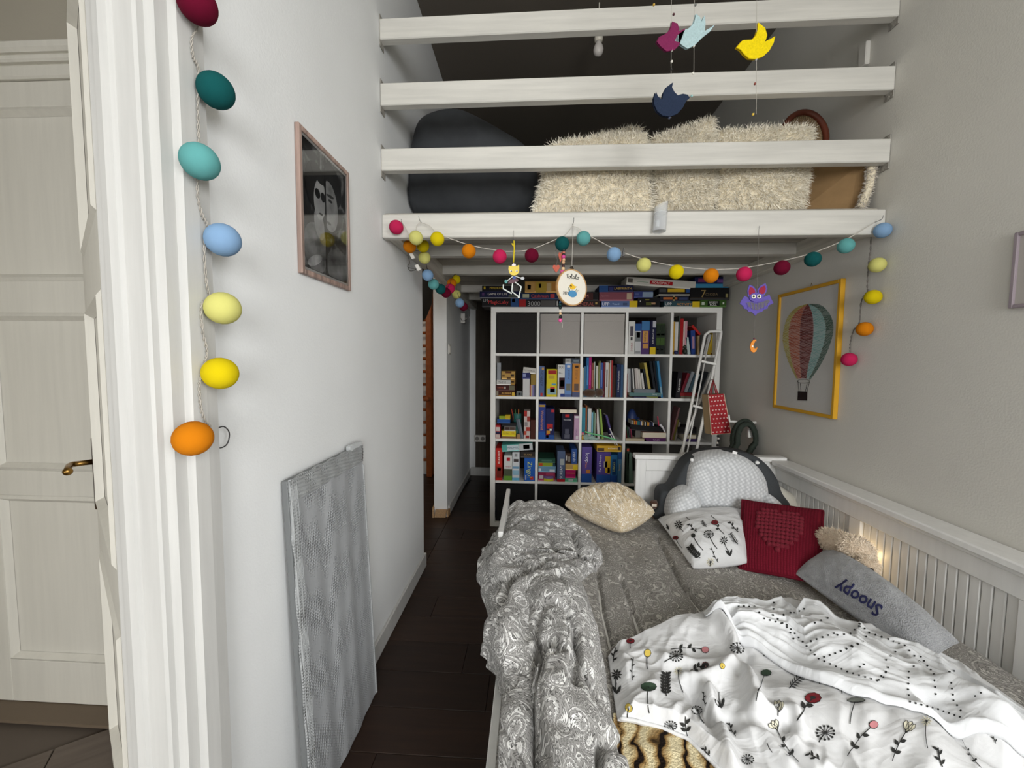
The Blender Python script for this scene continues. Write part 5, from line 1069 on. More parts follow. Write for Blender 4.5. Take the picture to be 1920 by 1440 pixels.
for ch in '2021':
    st_ = {'2': [(0, 0.8), (0.25, 1), (0.5, 0.75), (0.0, 0.05), (0.55, 0.0)], '0': [(0.25, 1), (0, 0.5), (0.25, 0), (0.5, 0.5), (0.25, 1)], '1': [(0.1, 0.7), (0.3, 1.0), (0.3, 0.0)]}[ch]
    hline([(x_+u*0.12, -0.43+v*0.15) for u, v in st_], 0.0009, mK, 'stitched_letter'); x_ += 0.10
b = B(); obox(b, hv(0, 1.12, 0), HR*0.005, HN*0.004, HZ*0.008, 0.001); tube(b, [hv(-0.14, 1.12), hv(0.14, 1.12)], 0.002, 6); obj('clamp_screw', b, M((60, 52, 44), 0.4, metal=0.6), hp)
thread(hp, hv(0, 1.16), W(1075, 418, 'Y', 1.868), 0.0012, mCord)
# strand of beads with red hearts
D = 1.835; bs = thing('bead_strand', W(1054, 500, 'Y', D), 'strand of wooden beads with two red hearts hanging beside the embroidery hoop', 'ornament')
bl = [(1055, 452, 4.5, PK), (1056, 458, 3.5, (30, 40, 40)), (1057, 463, 4, (20, 60, 60)), (1057, 469, 3.5, (30, 40, 40)), (1057, 474, 3, (196, 110, 90)), (1057, 477, 3, (30, 24, 24)), (1056.5, 481.5, 4, (206, 70, 140)), (1057, 487, 3, (214, 170, 130)), (1056.5, 492, 3, (214, 170, 130)), (1056, 499, 3, (60, 20, 30)), (1056, 504, 3.6, (222, 186, 142)), (1054, 510, 4, (214, 92, 150)), (1050.5, 571, 3.5, (20, 60, 60)), (1050.5, 577, 3, (20, 40, 40)), (1050.5, 583, 2.5, (232, 222, 206)), (1050.5, 588, 2.5, (222, 186, 142)), (1051, 594.5, 3.4, (20, 26, 24)), (1050.5, 600.5, 3.8, (222, 84, 152))]
for x, y, r, c in bl:
    b = B(); ball(b, W(x, y, 'Y', D), r/FPX*D, 10, 7); obj('bead', b, M(c, 0.35), bs, smooth=True)
b = B(); lathe(b, W(1050.5, 568.5, 'Y', D), [(0.003, -0.010), (0.005, -0.006), (0.005, 0.006), (0.003, 0.010)], 10); obj('bead', b, M((60, 120, 186), 0.35), bs, smooth=True)
b = B(); tube(b, [W(x, y, 'Y', D) for x, y in ((1060, 440), (1056, 455), (1057, 480), (1055, 510), (1051, 545), (1050.5, 603), (1055, 606), (1054, 615))], 0.0009, 5); obj('thread', b, mCord, bs)
heart = [(0, -1.0), (0.5, -0.45), (0.95, 0.15), (0.85, 0.62), (0.5, 0.78), (0.15, 0.62), (0, 0.38), (-0.15, 0.62), (-0.5, 0.78), (-0.85, 0.62), (-0.95, 0.15), (-0.5, -0.45)]
for x, y, w_, h_ in ((1043, 503, 7, 8.5), (1051, 481, 4, 11)): sh_('heart', [(x+u*w_, y-v*h_) for u, v in heart], D, 0.006, M((186, 84, 62), 0.6), bs, shift=0.006)
b = B(); tube(b, catmull([W(x, y, 'Y', D+0.006) for x, y in ((1043, 497), (1045, 486), (1040, 478), (1041, 470), (1052, 462))], 5), 0.0008, 5); obj('thread', b, mDkCord, bs)
# crocheted bat with a moon
D = 1.835; bt_ = thing('crochet_bat', W(1417, 560, 'Y', D), 'purple crocheted bat with red ears and a small orange moon below it', 'ornament'); o5 = (1340, 400); s5 = 5.143; mPur = M((106, 92, 176), 0.9, 0.5, 400, 0.1)
wg = sh_('wings', [(290, 795), (262, 835), (243, 870), (275, 893), (285, 920), (310, 925), (328, 950), (355, 950), (375, 968), (395, 988), (410, 965), (430, 955), (455, 950), (475, 930), (505, 920), (520, 890), (568, 866), (548, 830), (528, 785), (480, 805), (440, 840), (400, 852), (355, 842), (325, 815)], D, 0.004, mPur, bt_, o5, s5)
sh_('lace_web', [(300, 862), (330, 900), (370, 925), (410, 932), (460, 915), (510, 880), (535, 850), (520, 830), (470, 850), (400, 872), (340, 855)], D, 0.0015, M((128, 122, 136), 0.9, 0.8, 500), wg, o5, s5, -0.0016)
for k in range(7): sh_('lace_thread', [(310+k*34, 862+6*(k % 2)), (314+k*34, 862), (330+k*30, 922), (324+k*30, 922)], D, 0.001, mPur, wg, o5, s5, -0.003)
hd = sh_('head', ell(405, 810, 70, 45), D, 0.007, mPur, bt_, o5, s5, -0.008)
for e in ([(335, 688), (316, 745), (322, 800), (350, 815), (385, 790), (405, 765), (400, 735), (370, 700)], [(490, 673), (440, 698), (412, 740), (418, 778), (445, 795), (480, 790), (498, 760), (509, 720)]):
    er = sh_('ear', e, D, 0.004, mPur, bt_, o5, s5, -0.002); cx_, cy_ = sum(p[0] for p in e)/len(e), sum(p[1] for p in e)/len(e); sh_('ear_lining', [(cx_+(x-cx_)*0.68, cy_+(y-cy_)*0.68) for x, y in e], D, 0.002, M((156, 40, 64), 0.9), er, o5, s5, -0.004)
for x in (378, 430): ey = sh_('eye', ell(x, 801, 20, 20), D, 0.004, M((240, 236, 216), 0.4), hd, o5, s5, -0.011); sh_('pupil', ell(x, 801, 10, 10), D, 0.002, mK, hd, o5, s5, -0.0125)
mo = sh_('moon', [(402, 1215), (375, 1222), (352, 1248), (343, 1290), (352, 1330), (378, 1343), (400, 1330), (414, 1292), (395, 1305), (380, 1300), (372, 1280), (378, 1255), (402, 1232)], D, 0.006, M((226, 138, 44), 0.6), bt_, o5, s5)
sh_('moon_eye', ell(366, 1282, 8, 10, 8), D, 0.001, M((240, 236, 226), 0.5), mo, o5, s5, -0.0012); b = B(); ball(b, W(1340+380/5.143, 400+1206/5.143, 'Y', D), 0.004, 8, 6); ball(b, W(1340+394/5.143, 400+1237/5.143, 'Y', D), 0.003, 8, 6); obj('bead', b, M((96, 20, 50), 0.4), bt_)
thread(bt_, W(1415.5, 592, 'Y', D), W(1413.6, 634, 'Y', D)); b = B(); tube(b, [W(1423.5, 424, 'Y', 1.869), W(1423, 430, 'Y', 1.845), W(1421, 490, 'Y', D), W(1419, 545, 'Y', D)], 0.0008, 5); obj('thread', b, mDkCord, bt_)
# felt birds on threads
D = 1.40
BIRD = {'y': ([(828, 143), (872, 178), (887, 225), (878, 255), (870, 268), (905, 252), (938, 232), (928, 275), (900, 325), (860, 362), (815, 378), (770, 375), (740, 350), (715, 318), (690, 305), (705, 285), (730, 258), (790, 255), (815, 225), (825, 190)], 3.428)}
def bird(parent, pts, mat, d, dark):
    sh_('felt_bird', pts, d, 0.003, mat, parent, (1180, 0), 3.428); cx_ = sum(p[0] for p in pts)/len(pts); cy_ = sum(p[1] for p in pts)/len(pts)
    sh_('felt_wing', [(cx_+(x-cx_)*1.0-9, cy_+(y-cy_)*1.0+6) for x, y in pts], d, 0.003, dark, parent, (1180, 0), 3.428, 0.006)
def strand(lbl, x, pieces, beads, bottom):
    t = thing('bird_mobile', W(x, 150, 'Y', D), lbl, 'mobile', None)
    for pts, mat, dk in pieces: bird(t, pts, mat, D, dk)
    for bx_, by_, c in beads: b = B(); ball(b, W(bx_, by_, 'Y', D+0.004), 0.0042, 8, 6); obj('bead', b, M(c, 0.3), t, smooth=True)
    topx = W(x, 0, 'Y', D); b = B(); tube(b, [W(x, bottom, 'Y', D+0.004), W(x+1, 0, 'Y', D+0.004), Vector((topx.x, D+0.004, ZC))], 0.0006, 5); obj('thread', b, M((176, 170, 160), 0.5), t)
pb_ = [(275, 138), (310, 150), (322, 185), (318, 200), (345, 190), (360, 180), (350, 230), (320, 290), (290, 320), (240, 328), (205, 300), (178, 268), (195, 235), (225, 222), (255, 200), (272, 165)]
lbp = [(430, 88), (455, 110), (465, 140), (485, 95), (490, 150), (485, 200), (550, 158), (520, 200), (470, 240), (420, 290), (375, 312), (340, 290), (320, 272), (292, 262), (310, 225), (350, 195), (385, 180), (415, 150)]
nvb = [(282, 528), (275, 560), (290, 590), (312, 612), (345, 602), (375, 608), (388, 628), (365, 650), (345, 690), (310, 730), (265, 748), (215, 742), (180, 715), (160, 670), (158, 630), (172, 590), (185, 620), (212, 640), (218, 600), (240, 560)]
yeb = BIRD['y'][0]
strand('felt bird strand with a burgundy bird above a navy bird', 1258, [(pb_, felt((126, 44, 84)), felt((96, 30, 62))), (nvb, felt((42, 52, 72)), felt((26, 32, 48)))], [(1263, 27, (70, 24, 34)), (1260, 94, (226, 222, 214)), (1259.5, 115.5, (220, 216, 206)), (1258.5, 130, (30, 26, 24)), (1255, 221, (50, 60, 84)), (1226, 9, (200, 160, 60))], 221)
strand('felt bird strand with a single pale blue bird', 1301, [(lbp, felt((176, 200, 202)), felt((150, 176, 180)))], [(1301, 86, (230, 228, 220)), (1299.5, 137.5, (226, 222, 210)), (1304, 9, (120, 120, 116)), (1297, 180, (150, 190, 186))], 137)
strand('felt bird strand with a single bright yellow bird', 1418, [(yeb, felt((240, 210, 22)), felt((206, 170, 10)))], [(1418, 111, (190, 190, 180)), (1415.5, 157, (130, 60, 50)), (1412, 214.5, (214, 180, 70))], 214)
# clear plastic tube fixed on the beam
g = G('clear_plastic', 0.15, 0.5); g.b.inputs['Transmission Weight'].default_value = 0.75; g.b.inputs['Base Color'].default_value = (0.95, 0.96, 0.97, 1); g.b.inputs['IOR'].default_value = 1.2
cpl = W(1236, 434, 'Y', 1.838); cu = thing('plastic_cup', cpl, 'clear plastic tube clipped to the front beam of the loft', 'cup'); rr = 0.0285
b = B(); hgt = 0.118; n = 24; ro = []
for r_, z0, z1 in ((rr, 0.0, hgt), (rr-0.002, 0.002, hgt)):
    lo = [b.verts.new(cpl+Vector((r_*math.cos(2*math.pi*k/n), r_*math.sin(2*math.pi*k/n), z0))) for k in range(n)]; hi = [b.verts.new(cpl+Vector((r_*math.cos(2*math.pi*k/n)+0.006, r_*math.sin(2*math.pi*k/n), z1+0.012*math.cos(2*math.pi*k/n)))) for k in range(n)]; ro.append((lo, hi))
    for k in range(n): b.faces.new((lo[k], lo[(k+1) % n], hi[(k+1) % n], hi[k]))
    b.faces.new(lo)
for k in range(n): b.faces.new((ro[0][1][k], ro[0][1][(k+1) % n], ro[1][1][(k+1) % n], ro[1][1][k]))
obj('tube', b, g.m, cu, smooth=True, angle=40)
b = B(); tube(b, [cpl+Vector((rr*1.01*math.cos(t)+0.004, rr*1.01*math.sin(t), 0.08)) for t in [2*math.pi*k/24 for k in range(24)]], 0.0012, 5, closed=True); obj('ring', b, M((226, 228, 230), 0.3), cu)
b = B(); box(b, (cpl.x-0.008, cpl.y+rr-0.003, cpl.z+0.03), (cpl.x+0.008, 1.871, cpl.z+0.06), 0.001); obj('clip', b, M((226, 228, 230), 0.4), cu)

# ------------------------------------------------------------ pictures
def wallframe(name, label, xw, side, ya, yb, za, zb, wf, th, mf, mback, cat='picture'):
    """frame on a side wall; side +1 faces +x. ya<yb depth range"""
    t = thing(name, (xw, (ya+yb)/2, za), label, cat); s_ = side
    def bx_(nm, y0, y1, z0, z1, d0, d1, mt, bev=0.002):
        b = B(); box(b, (min(xw+s_*d0, xw+s_*d1), y0, z0), (max(xw+s_*d0, xw+s_*d1), y1, z1), bev); return obj(nm, b, mt, t)
    for y0, y1, z0, z1 in ((ya, ya+wf, za, zb), (yb-wf, yb, za, zb), (ya+wf, yb-wf, za, za+wf), (ya+wf, yb-wf, zb-wf, zb)): bx_('frame_bar', y0, y1, z0, z1, 0.0005, th, mf)
    bk = bx_('print', ya+wf, yb-wf, za+wf, zb-wf, 0.0005, th*0.55, mback, 0); return t, bk
# black and white photo collage on the left wall
a1, a2 = W(560, 370, 'X', XL+0.01), W(654, 440, 'X', XL+0.01); zt, zb_ = W(560, 231, 'X', XL+0.01).z, W(560, 510, 'X', XL+0.01).z
g = G('bw_photo_ground', 0.5); n = g.n('TexNoise', None, Vector=g.coord('Object'), Scale=14.0, Detail=7.0, Distortion=1.2); k = g.ramp(n, [(0.38, (18, 18, 18)), (0.52, (54, 54, 54)), (0.66, (150, 150, 150))]); g.col(k.outputs[0])
mFr = paintwood('worn_pink_frame', (176, 150, 138), 0.45, 0.5, 0.2, 2)
fr, bk = wallframe('framed_photo', 'framed black and white portrait collage on the white wall', XL, 1, a1.y, a2.y, zb_, zt, 0.016, 0.016, mFr, g.m)
fy0, fy1, fz0, fz1 = a1.y+0.016, a2.y-0.016, zb_+0.016, zt-0.016
def onphoto(nm, pts, mat, d=0.0098):
    b = B(); prism(b, [(XL+d, fy0+u*(fy1-fy0), fz0+v*(fz1-fz0)) for u, v in pts], (0.0006, 0, 0)); return obj(nm, b, mat, bk)
gy = lambda v: M((v, v, v), 0.5, 0, 40, 0.12)
for u0, u1, v0, v1 in ((0, 0.025, 0, 1), (0.975, 1, 0, 1), (0.025, 0.975, 0, 0.02), (0.025, 0.975, 0.98, 1)): onphoto('mat_border', [(u0, v0), (u1, v0), (u1, v1), (u0, v1)], M((212, 208, 204), 0.6))
el2 = lambda cx, cy, rx, ry, rot=0.0, n=22: [(cx+rx*math.cos(t)*math.cos(rot)-ry*math.sin(t)*math.sin(rot), cy+(rx*math.cos(t)*math.sin(rot)+ry*math.sin(t)*math.cos(rot))*0.75) for t in [2*math.pi*k/n for k in range(n)]]
clip = lambda P_, lo, hi: [(min(hi, max(lo, u)), min(0.975, max(0.025, v))) for u, v in P_]
def bwtone(v, amp): 
    g = G('bw_tone_%d' % v, 0.5); n = g.n('TexNoise', None, Vector=g.coord('Object'), Scale=16.0, Detail=5.0); k = g.ramp(n, [(0.32, (v*(1-amp),)*3), (0.68, (min(255, v*(1+amp)),)*3)]); g.col(k.outputs[0]); return g.m
onphoto('shoulder', clip(el2(0.26, 0.20, 0.26, 0.26), 0.03, 0.455), bwtone(120, .35)); onphoto('neck', clip(el2(0.33, 0.40, 0.10, 0.16, 0.3), 0.03, 0.455), bwtone(168, .15), 0.0101)
onphoto('hair', clip(el2(0.27, 0.68, 0.21, 0.25), 0.03, 0.455), bwtone(24, .4), 0.0103); onphoto('face', clip(el2(0.35, 0.60, 0.125, 0.215, -0.12), 0.03, 0.455), bwtone(196, .12), 0.0105)
onphoto('fringe', clip(el2(0.32, 0.79, 0.15, 0.075, -0.3), 0.03, 0.455), bwtone(26, .4), 0.0107); onphoto('sunglasses', clip(el2(0.30, 0.635, 0.055, 0.05), 0.03, 0.455), bwtone(20, .2), 0.0108); onphoto('sunglasses', clip(el2(0.415, 0.635, 0.05, 0.05), 0.03, 0.455), bwtone(20, .2), 0.0108)
onphoto('mouth', clip(el2(0.37, 0.49, 0.045, 0.012), 0.03, 0.455), bwtone(90, .2), 0.0108); onphoto('foam', clip(el2(0.22, 0.10, 0.16, 0.05, 0.4), 0.03, 0.455), bwtone(170, .4), 0.0106)
onphoto('photo_divider', [(0.458, 0.02), (0.48, 0.02), (0.48, 0.98), (0.458, 0.98)], gy(16), 0.0112)
onphoto('shirt', clip(el2(0.78, 0.12, 0.30, 0.22), 0.482, 0.97), bwtone(110, .4)); onphoto('hair', clip(el2(0.62, 0.78, 0.24, 0.24), 0.482, 0.97), bwtone(30, .4), 0.0102); onphoto('face', clip(el2(0.56, 0.60, 0.20, 0.27, 0.1), 0.482, 0.97), bwtone(172, .15), 0.0104)
onphoto('brow', clip(el2(0.58, 0.69, 0.09, 0.016, 0.1), 0.482, 0.97), bwtone(60, .2), 0.0106); onphoto('eye', clip(el2(0.58, 0.65, 0.05, 0.016), 0.482, 0.97), bwtone(50, .2), 0.0106); onphoto('lips', clip(el2(0.54, 0.46, 0.05, 0.016), 0.482, 0.97), bwtone(110, .2), 0.0106)
g = G('picture_glass', 0.03, 0.5); g.b.inputs['Transmission Weight'].default_value = 1.0; g.b.inputs['IOR'].default_value = 1.35
b = B(); box(b, (XL+0.0125, fy0, fz0), (XL+0.0135, fy1, fz1)); obj('glass', b, g.m, fr)
# balloon string-art picture on the right wall
q1, q2 = W(1463, 553, 'X', XR-0.01), W(1583, 522, 'X', XR-0.01); z0, z1 = W(1454, 764, 'X', XR-0.01).z, q1.z
bf, bk = wallframe('balloon_picture', 'hot air balloon string picture in a yellow frame on the grey wall', XR, -1, q2.y, q1.y, z0, z1, 0.018, 0.024, M((206, 154, 32), 0.5), M((196, 194, 190), 0.8, 0.1, 60))
ob = (1360, 500); sb = 4.5
def onb(nm, pts, mat, d=0.0135, px=True):
    P_ = [W(ob[0]+x/sb, ob[1]+y/sb, 'X', XR-d) for x, y in pts]; b = B(); prism(b, P_, (-0.0008, 0, 0)); return obj(nm, b, mat, bk)
BALX = {0: [(690, 318), (600, 345), (530, 420), (495, 520), (485, 620), (505, 720), (545, 830), (600, 945)], 1: [(692, 318), (630, 355), (570, 420), (540, 510), (535, 610), (545, 720), (570, 830), (610, 945)],
        2: [(694, 318), (660, 370), (640, 440), (632, 520), (630, 620), (628, 730), (632, 830), (640, 942)], 3: [(700, 318), (725, 370), (740, 430), (745, 520), (740, 620), (725, 730), (700, 840), (685, 942)],
        4: [(706, 316), (780, 355), (825, 420), (848, 510), (838, 620), (805, 730), (760, 840), (705, 948)], 5: [(712, 316), (800, 322), (860, 370), (900, 440), (912, 520), (895, 620), (850, 740), (790, 850), (715, 958)]}
def spl(L, n=34):
    q = catmull([(x, y, 0) for x, y in L], 8); t = np.linspace(0, len(q)-1, n); return [(np.interp(a, range(len(q)), [p.x for p in q]), np.interp(a, range(len(q)), [p.y for p in q])) for a in t]
for i, (c1, c2) in enumerate((((196, 184, 96), (170, 150, 70)), ((196, 108, 80), (160, 74, 56)), ((122, 50, 46), (90, 32, 32)), ((150, 190, 186), (120, 164, 160)), ((80, 106, 92), (54, 80, 66)))):
    A_, B_ = spl(BALX[i]), spl(BALX[i+1]); gore = onb('gore', A_+B_[::-1], M(tuple(0.5*a+0.5*190 for a in c1), 0.9), 0.0132)
    V_, F_, mi_ = [], [], []
    for k in range(150):
        t = random.random(); j = int(t*33); a = A_[j]; c = B_[min(33, max(0, j+random.choice((-2, -1, 1, 2))))]; ex = random.uniform(-0.06, 0.06)
        a = (a[0]+(c[0]-a[0])*ex, a[1]); w_ = 1.5; P4 = [(a[0], a[1]-w_), (a[0], a[1]+w_), (c[0], c[1]+w_), (c[0], c[1]-w_)]; n0 = len(V_)
        V_ += [tuple(W(ob[0]+x/sb, ob[1]+y/sb, 'X', XR-0.0146-0.0012*random.random())) for x, y in P4]; F_.append((n0, n0+1, n0+2, n0+3)); mi_.append(k % 2)
    mobj('string_threads', V_, F_, [M(c1, 0.8), M(c2, 0.8)], gore, smooth=False, mi=mi_, kind='stuff')
onb('basket', [(612, 1052), (692, 1055), (690, 1130), (610, 1128)], M((30, 14, 16), 0.9), 0.0145)
for L_ in ([(612, 965), (622, 1052)], [(632, 985), (638, 1052)], [(690, 985), (675, 1054)], [(712, 965), (690, 1054)]):
    b = B(); tube(b, [W(ob[0]+x/sb, ob[1]+y/sb, 'X', XR-0.0145) for x, y in L_], 0.001, 5); obj('rope', b, mK, bk)
b = B(); tube(b, [W(ob[0]+x/sb, ob[1]+y/sb, 'X', XR-0.0145) for x, y in ell(660, 967, 52, 16, 20)], 0.001, 5, closed=True); obj('burner_ring', b, mK, bk)
b = B(); p = W(1522, 534, 'X', XR-0.006); tube(b, [p-Vector((0, 0.006, 0.004)), p+Vector((-0.002, 0, 0.010)), p+Vector((0, 0.006, -0.004))], 0.0012, 5); obj('hanger', b, mBrass, bf)
# small frame at the right
q1 = W(1906, 437, 'X', XR-0.008); zb_ = W(1902, 578, 'X', XR-0.008).z
wallframe('small_frame', 'small mauve frame on the grey wall away from the balloon picture', XR, -1, q1.y-0.19, q1.y, zb_, q1.z, 0.012, 0.016, M((150, 138, 144), 0.5), M((178, 172, 166), 0.8))

# ------------------------------------------------------------ bubble-wrapped panel leaning on the left wall
def bubble(name, c0, c1, sc):
    g = G(name, 0.30, 0.5); v = g.n('TexVoronoi', {'feature': 'F1'}, Vector=g.coord('Object', (sc, sc, sc), (0, 0, 0)), Scale=1.0, Randomness=0.12)
    h = g.ramp(v.outputs['Distance'], [(0.12, (255, 255, 255)), (0.45, (0, 0, 0))]); n = g.n('TexNoise', None, Vector=g.coord('Object', (1, 7, 0.5)), Scale=2.0, Detail=3.0)
    g.col(g.mix(n, rgb(c0), rgb(c1))); g.bump(h, 0.7, 0.006); return g.m
mBub = bubble('bubble_wrap', (150, 152, 154), (182, 184, 186), 105); mBub2 = bubble('bubble_wrap_double', (146, 148, 148), (172, 174, 174), 105)
y0, y1 = 1.067, 1.548; hgt = 1.062; xt, xb = XL+0.022, XL+0.068
wp = thing('wrapped_panel', (XL+0.06, 1.3, 0), 'tall flat panel in bubble wrap leaning against the white wall', 'panel')
LU = Vector((xt-xb, 0, hgt)).normalized(); LN = Vector((LU.z, 0, -LU.x)); hl = math.hypot(hgt, xt-xb)
def lean(y, s, n): return Vector((xb, y, 0.004))+LU*s+LN*n
NY, NZ = 60, 70; ys_ = np.linspace(y0+0.028, y1-0.004, NY); sv = np.linspace(0.0, hl-0.062, NZ)
fold_ = lambda y, s: 0.0014*math.sin((y-y0)*64+0.35*math.sin(s*3))+0.0022*math.sin((y-y0)*27+s)
V_ = [tuple(lean(y, s, 0.0095+fold_(y, s))) for y in ys_ for s in sv]; mobj('inner_wrap', V_, gridfaces(NY, NZ), mBub, wp)
b = B(); obox(b, lean((y0+y1)/2, hl/2, -0.006), LU*(hl/2), Vector((0, (y1-y0)/2, 0)), LN*0.010, 0.004); obj('core', b, M((112, 114, 114), 0.5), wp)
for nm, ya_, yb_, sa, sb_ in (('top_overlap', y0, y1, hl-0.066, hl+0.004), ('side_overlap', y0-0.002, y0+0.032, 0.0, hl)):
    n1, n2 = 40, 40
    V_ = [tuple(lean(ya_+(yb_-ya_)*i/(n1-1), sa+(sb_-sa)*j/(n2-1), 0.012+0.003*math.sin(i*0.9+j*0.5)*math.sin(j*0.4))) for i in range(n1) for j in range(n2)]
    ob_ = mobj(nm, V_, gridfaces(n1, n2), mBub2, wp); ob_.modifiers.new('thickness', 'SOLIDIFY').thickness = 0.006
b = B()
for k in range(9): obox(b, lean(y1-0.10+k*0.011, hl+0.006+0.004*random.random(), 0.006), Vector((0.002, 0.007, 0)), LN*0.008, LU*(0.006+0.005*random.random()), 0.001)
obj('tape', b, M((176, 178, 178), 0.25), wp)
b = B(); obox(b, lean(y1-0.002, hl/2-0.04, 0.004), Vector((0, 0.004, 0)), LN*0.010, LU*(hl/2-0.04), 0.002); obj('edge_fold', b, mBub2, wp)

# ------------------------------------------------------------ by the bookcase: ladder, gift bag, hooks
mLad = M((226, 224, 218), 0.4)
def at2(x, y, d): return W(x, y, 'Y', d)
la = thing('step_ladder', (1.05, 2.95, 0), 'white tubular step ladder leaning against the bookcase', 'ladder')
L0, L1 = at2(1321, 632, 3.19), at2(1279, 850, 2.98); R0, R1 = at2(1352, 626, 3.17), at2(1305, 850, 2.96)
def ext(a, b_): t = (0.012-a.z)/(b_.z-a.z); return a+(b_-a)*t
LB_, RB_ = ext(L0, L1), ext(R0, R1); topc = (L0+R0)/2+Vector((0.004, 0, 0.028))
b = B(); tube(b, [LB_, L1, L0]+[L0+Vector((0.006, 0, 0.018)), topc+Vector((-0.03, 0, 0.002)), topc+Vector((0.035, 0, 0.006)), R0+Vector((0.0, 0, 0.018))]+[R0, R1, RB_], 0.011, 10); obj('frame', b, mLad, la, smooth=True)
b = B(); tube(b, [LB_+Vector((0.035, 0.0, 0)), L0+Vector((0.035, 0.0, -0.02))], 0.006, 8); obj('inner_rail', b, mLad, la, smooth=True)
b = B(); tube(b, [at2(1337, 690, 3.21), at2(1293, 800, 3.12), at2(1262, 890, 3.05)], 0.009, 8); obj('rear_leg', b, mLad, la, smooth=True)
for t in (0.19, 0.50, 0.82):
    pass
zl = lambda a, b_, z: a+(b_-a)*((z-a.z)/(b_.z-a.z))
for y in (680, 762, 846, 930):
    z = at2(1320, y, 3.1).z; p, q = zl(L0, LB_, z+0.012), zl(R0, RB_, z-0.012); b = B(); dv_ = (q-p); obox(b, (p+q)/2, dv_/2, Vector((0, 0.03, 0.0)), Vector((0, 0, 0.009)), 0.003); obj('rung', b, mLad, la)
# gift bag hanging from the ladder
bgp = thing('gift_bag', at2(1350, 815, 2.93), 'red paper gift bag with white hearts hanging from the ladder', 'bag'); D = 2.93
bq = [at2(1328, 741, D+0.01), at2(1357, 738, D+0.01), at2(1371, 812, D), at2(1334, 815, D)]
b = B(); prism(b, [p+Vector((0, 0.004, 0)) for p in bq], (-0.02, 0.06, 0)); obj('kraft_body', b, M((150, 126, 92), 0.85), bgp)
b = B(); prism(b, bq, (0, 0.003, 0)); fr_ = obj('red_front', b, M((170, 26, 36), 0.6), bgp)
b = B()
for i in range(9):
    for j in range(5):
        u, v = (j+0.5+0.5*(i % 2))/5.3, (i+0.5)/9
        if u > 0.97: continue
        c = (bq[0]*(1-u)+bq[1]*u)*(1-v)+(bq[3]*(1-u)+bq[2]*u)*v
        vs = [b.verts.new(c+Vector((x*0.0065, -0.0012, z*0.0065))) for x, z in heart]; b.faces.new(vs)
obj('heart_print', b, M((236, 206, 200), 0.6), fr_)
b = B(); e_ = [bq[0], bq[1], bq[2], bq[3]]
for i in range(4):
    if i != 0: obox(b, (e_[i]+e_[(i+1) % 4])/2, (e_[(i+1) % 4]-e_[i])/2, Vector((0, 0.003, 0)), Vector((0.0015, 0, 0.0015)))
obj('border', b, M((226, 196, 170), 0.6), fr_)
b = B(); tp_ = at2(1338, 713, D+0.03)
tube(b, [bq[0]+(bq[1]-bq[0])*0.15, tp_, bq[0]+(bq[1]-bq[0])*0.62], 0.005, 6); tube(b, [bq[0]+(bq[1]-bq[0])*0.25+Vector((0, 0.05, 0)), tp_+Vector((0.003, 0.02, 0)), bq[0]+(bq[1]-bq[0])*0.7+Vector((0, 0.05, 0))], 0.005, 6); obj('handle', b, M((160, 22, 34), 0.5), bgp)
b = B(); pz = zl(R0, RB_, tp_.z); tube(b, [pz, tp_+Vector((0, 0, -0.004))], 0.004, 6); obj('peg', b, mLad, bgp)
# wall hook rail with coiled green strap
hk = thing('hook_rail', at2(1380, 790, 2.80), 'white metal hook rail on the wall beside the bookcase', 'hook'); D = 2.80
b = B(); tube(b, [at2(1366, 778, D), at2(1368, 790, D), at2(1404, 792, D), Vector((XR-0.001, D, at2(1404, 792, D).z))], 0.009, 8); obj('arm', b, mLad, hk, smooth=True)
b = B(); box(b, tuple(at2(1402, 819, D)-Vector((0.012, 0.03, 0))), tuple(at2(1408, 793, D)+Vector((0.006, -0.01, 0))), 0.002); obj('hook', b, mLad, hk)
cst = thing('green_strap_coil', at2(1398, 830, 2.74), 'dark green padded strap coiled over the white hook', 'strap'); mGS = M((46, 54, 46), 0.85, 0.5, 90, 0.15); D = 2.77
for i, (rx, ry, ox, oy, dy) in enumerate(((20, 33, 0, 0, 0.0), (17, 30, 3, 3, -0.035), (22, 36, -2, 4, 0.03))):
    b = B(); pts = [at2(1397+ox+rx*math.cos(t)+(-6 if math.sin(t) > 0.3 else 0), 822+oy+ry*math.sin(t), D+dy) for t in [2*math.pi*k/26 for k in range(26)]]; tube(b, pts, 0.017, 8, closed=True); obj('coil', b, mGS, cst, smooth=True)
# carved dark cabinet behind the headboard and a beaded chain
cbx = thing('brown_chest', (1.30, 2.75, 0), 'dark brown wooden chest standing behind the bed headboard', 'chest'); zt_ = at2(1330, 838, 2.9).z
part('body', (1.22, 2.52, 0), (1.50, 2.78, zt_-0.03), M((58, 36, 26), 0.5, 0.2, 20, 0.15), cbx, 0.006); part('lid', (1.21, 2.51, zt_-0.03), (1.51, 2.79, zt_), M((66, 42, 30), 0.5, 0.2, 20, 0.15), cbx, 0.006)
ch = thing('bead_chain', at2(1347, 850, 2.88), 'black and white bead chain hanging below the gift bag', 'chain')
for i in range(9): b = B(); ball(b, at2(1346+1.2*math.sin(i*1.3), 818+i*4.2, 2.90), 0.0085, 8, 6); obj('bead', b, M((206, 200, 190) if i % 2 else (24, 22, 22), 0.4), ch, smooth=True)

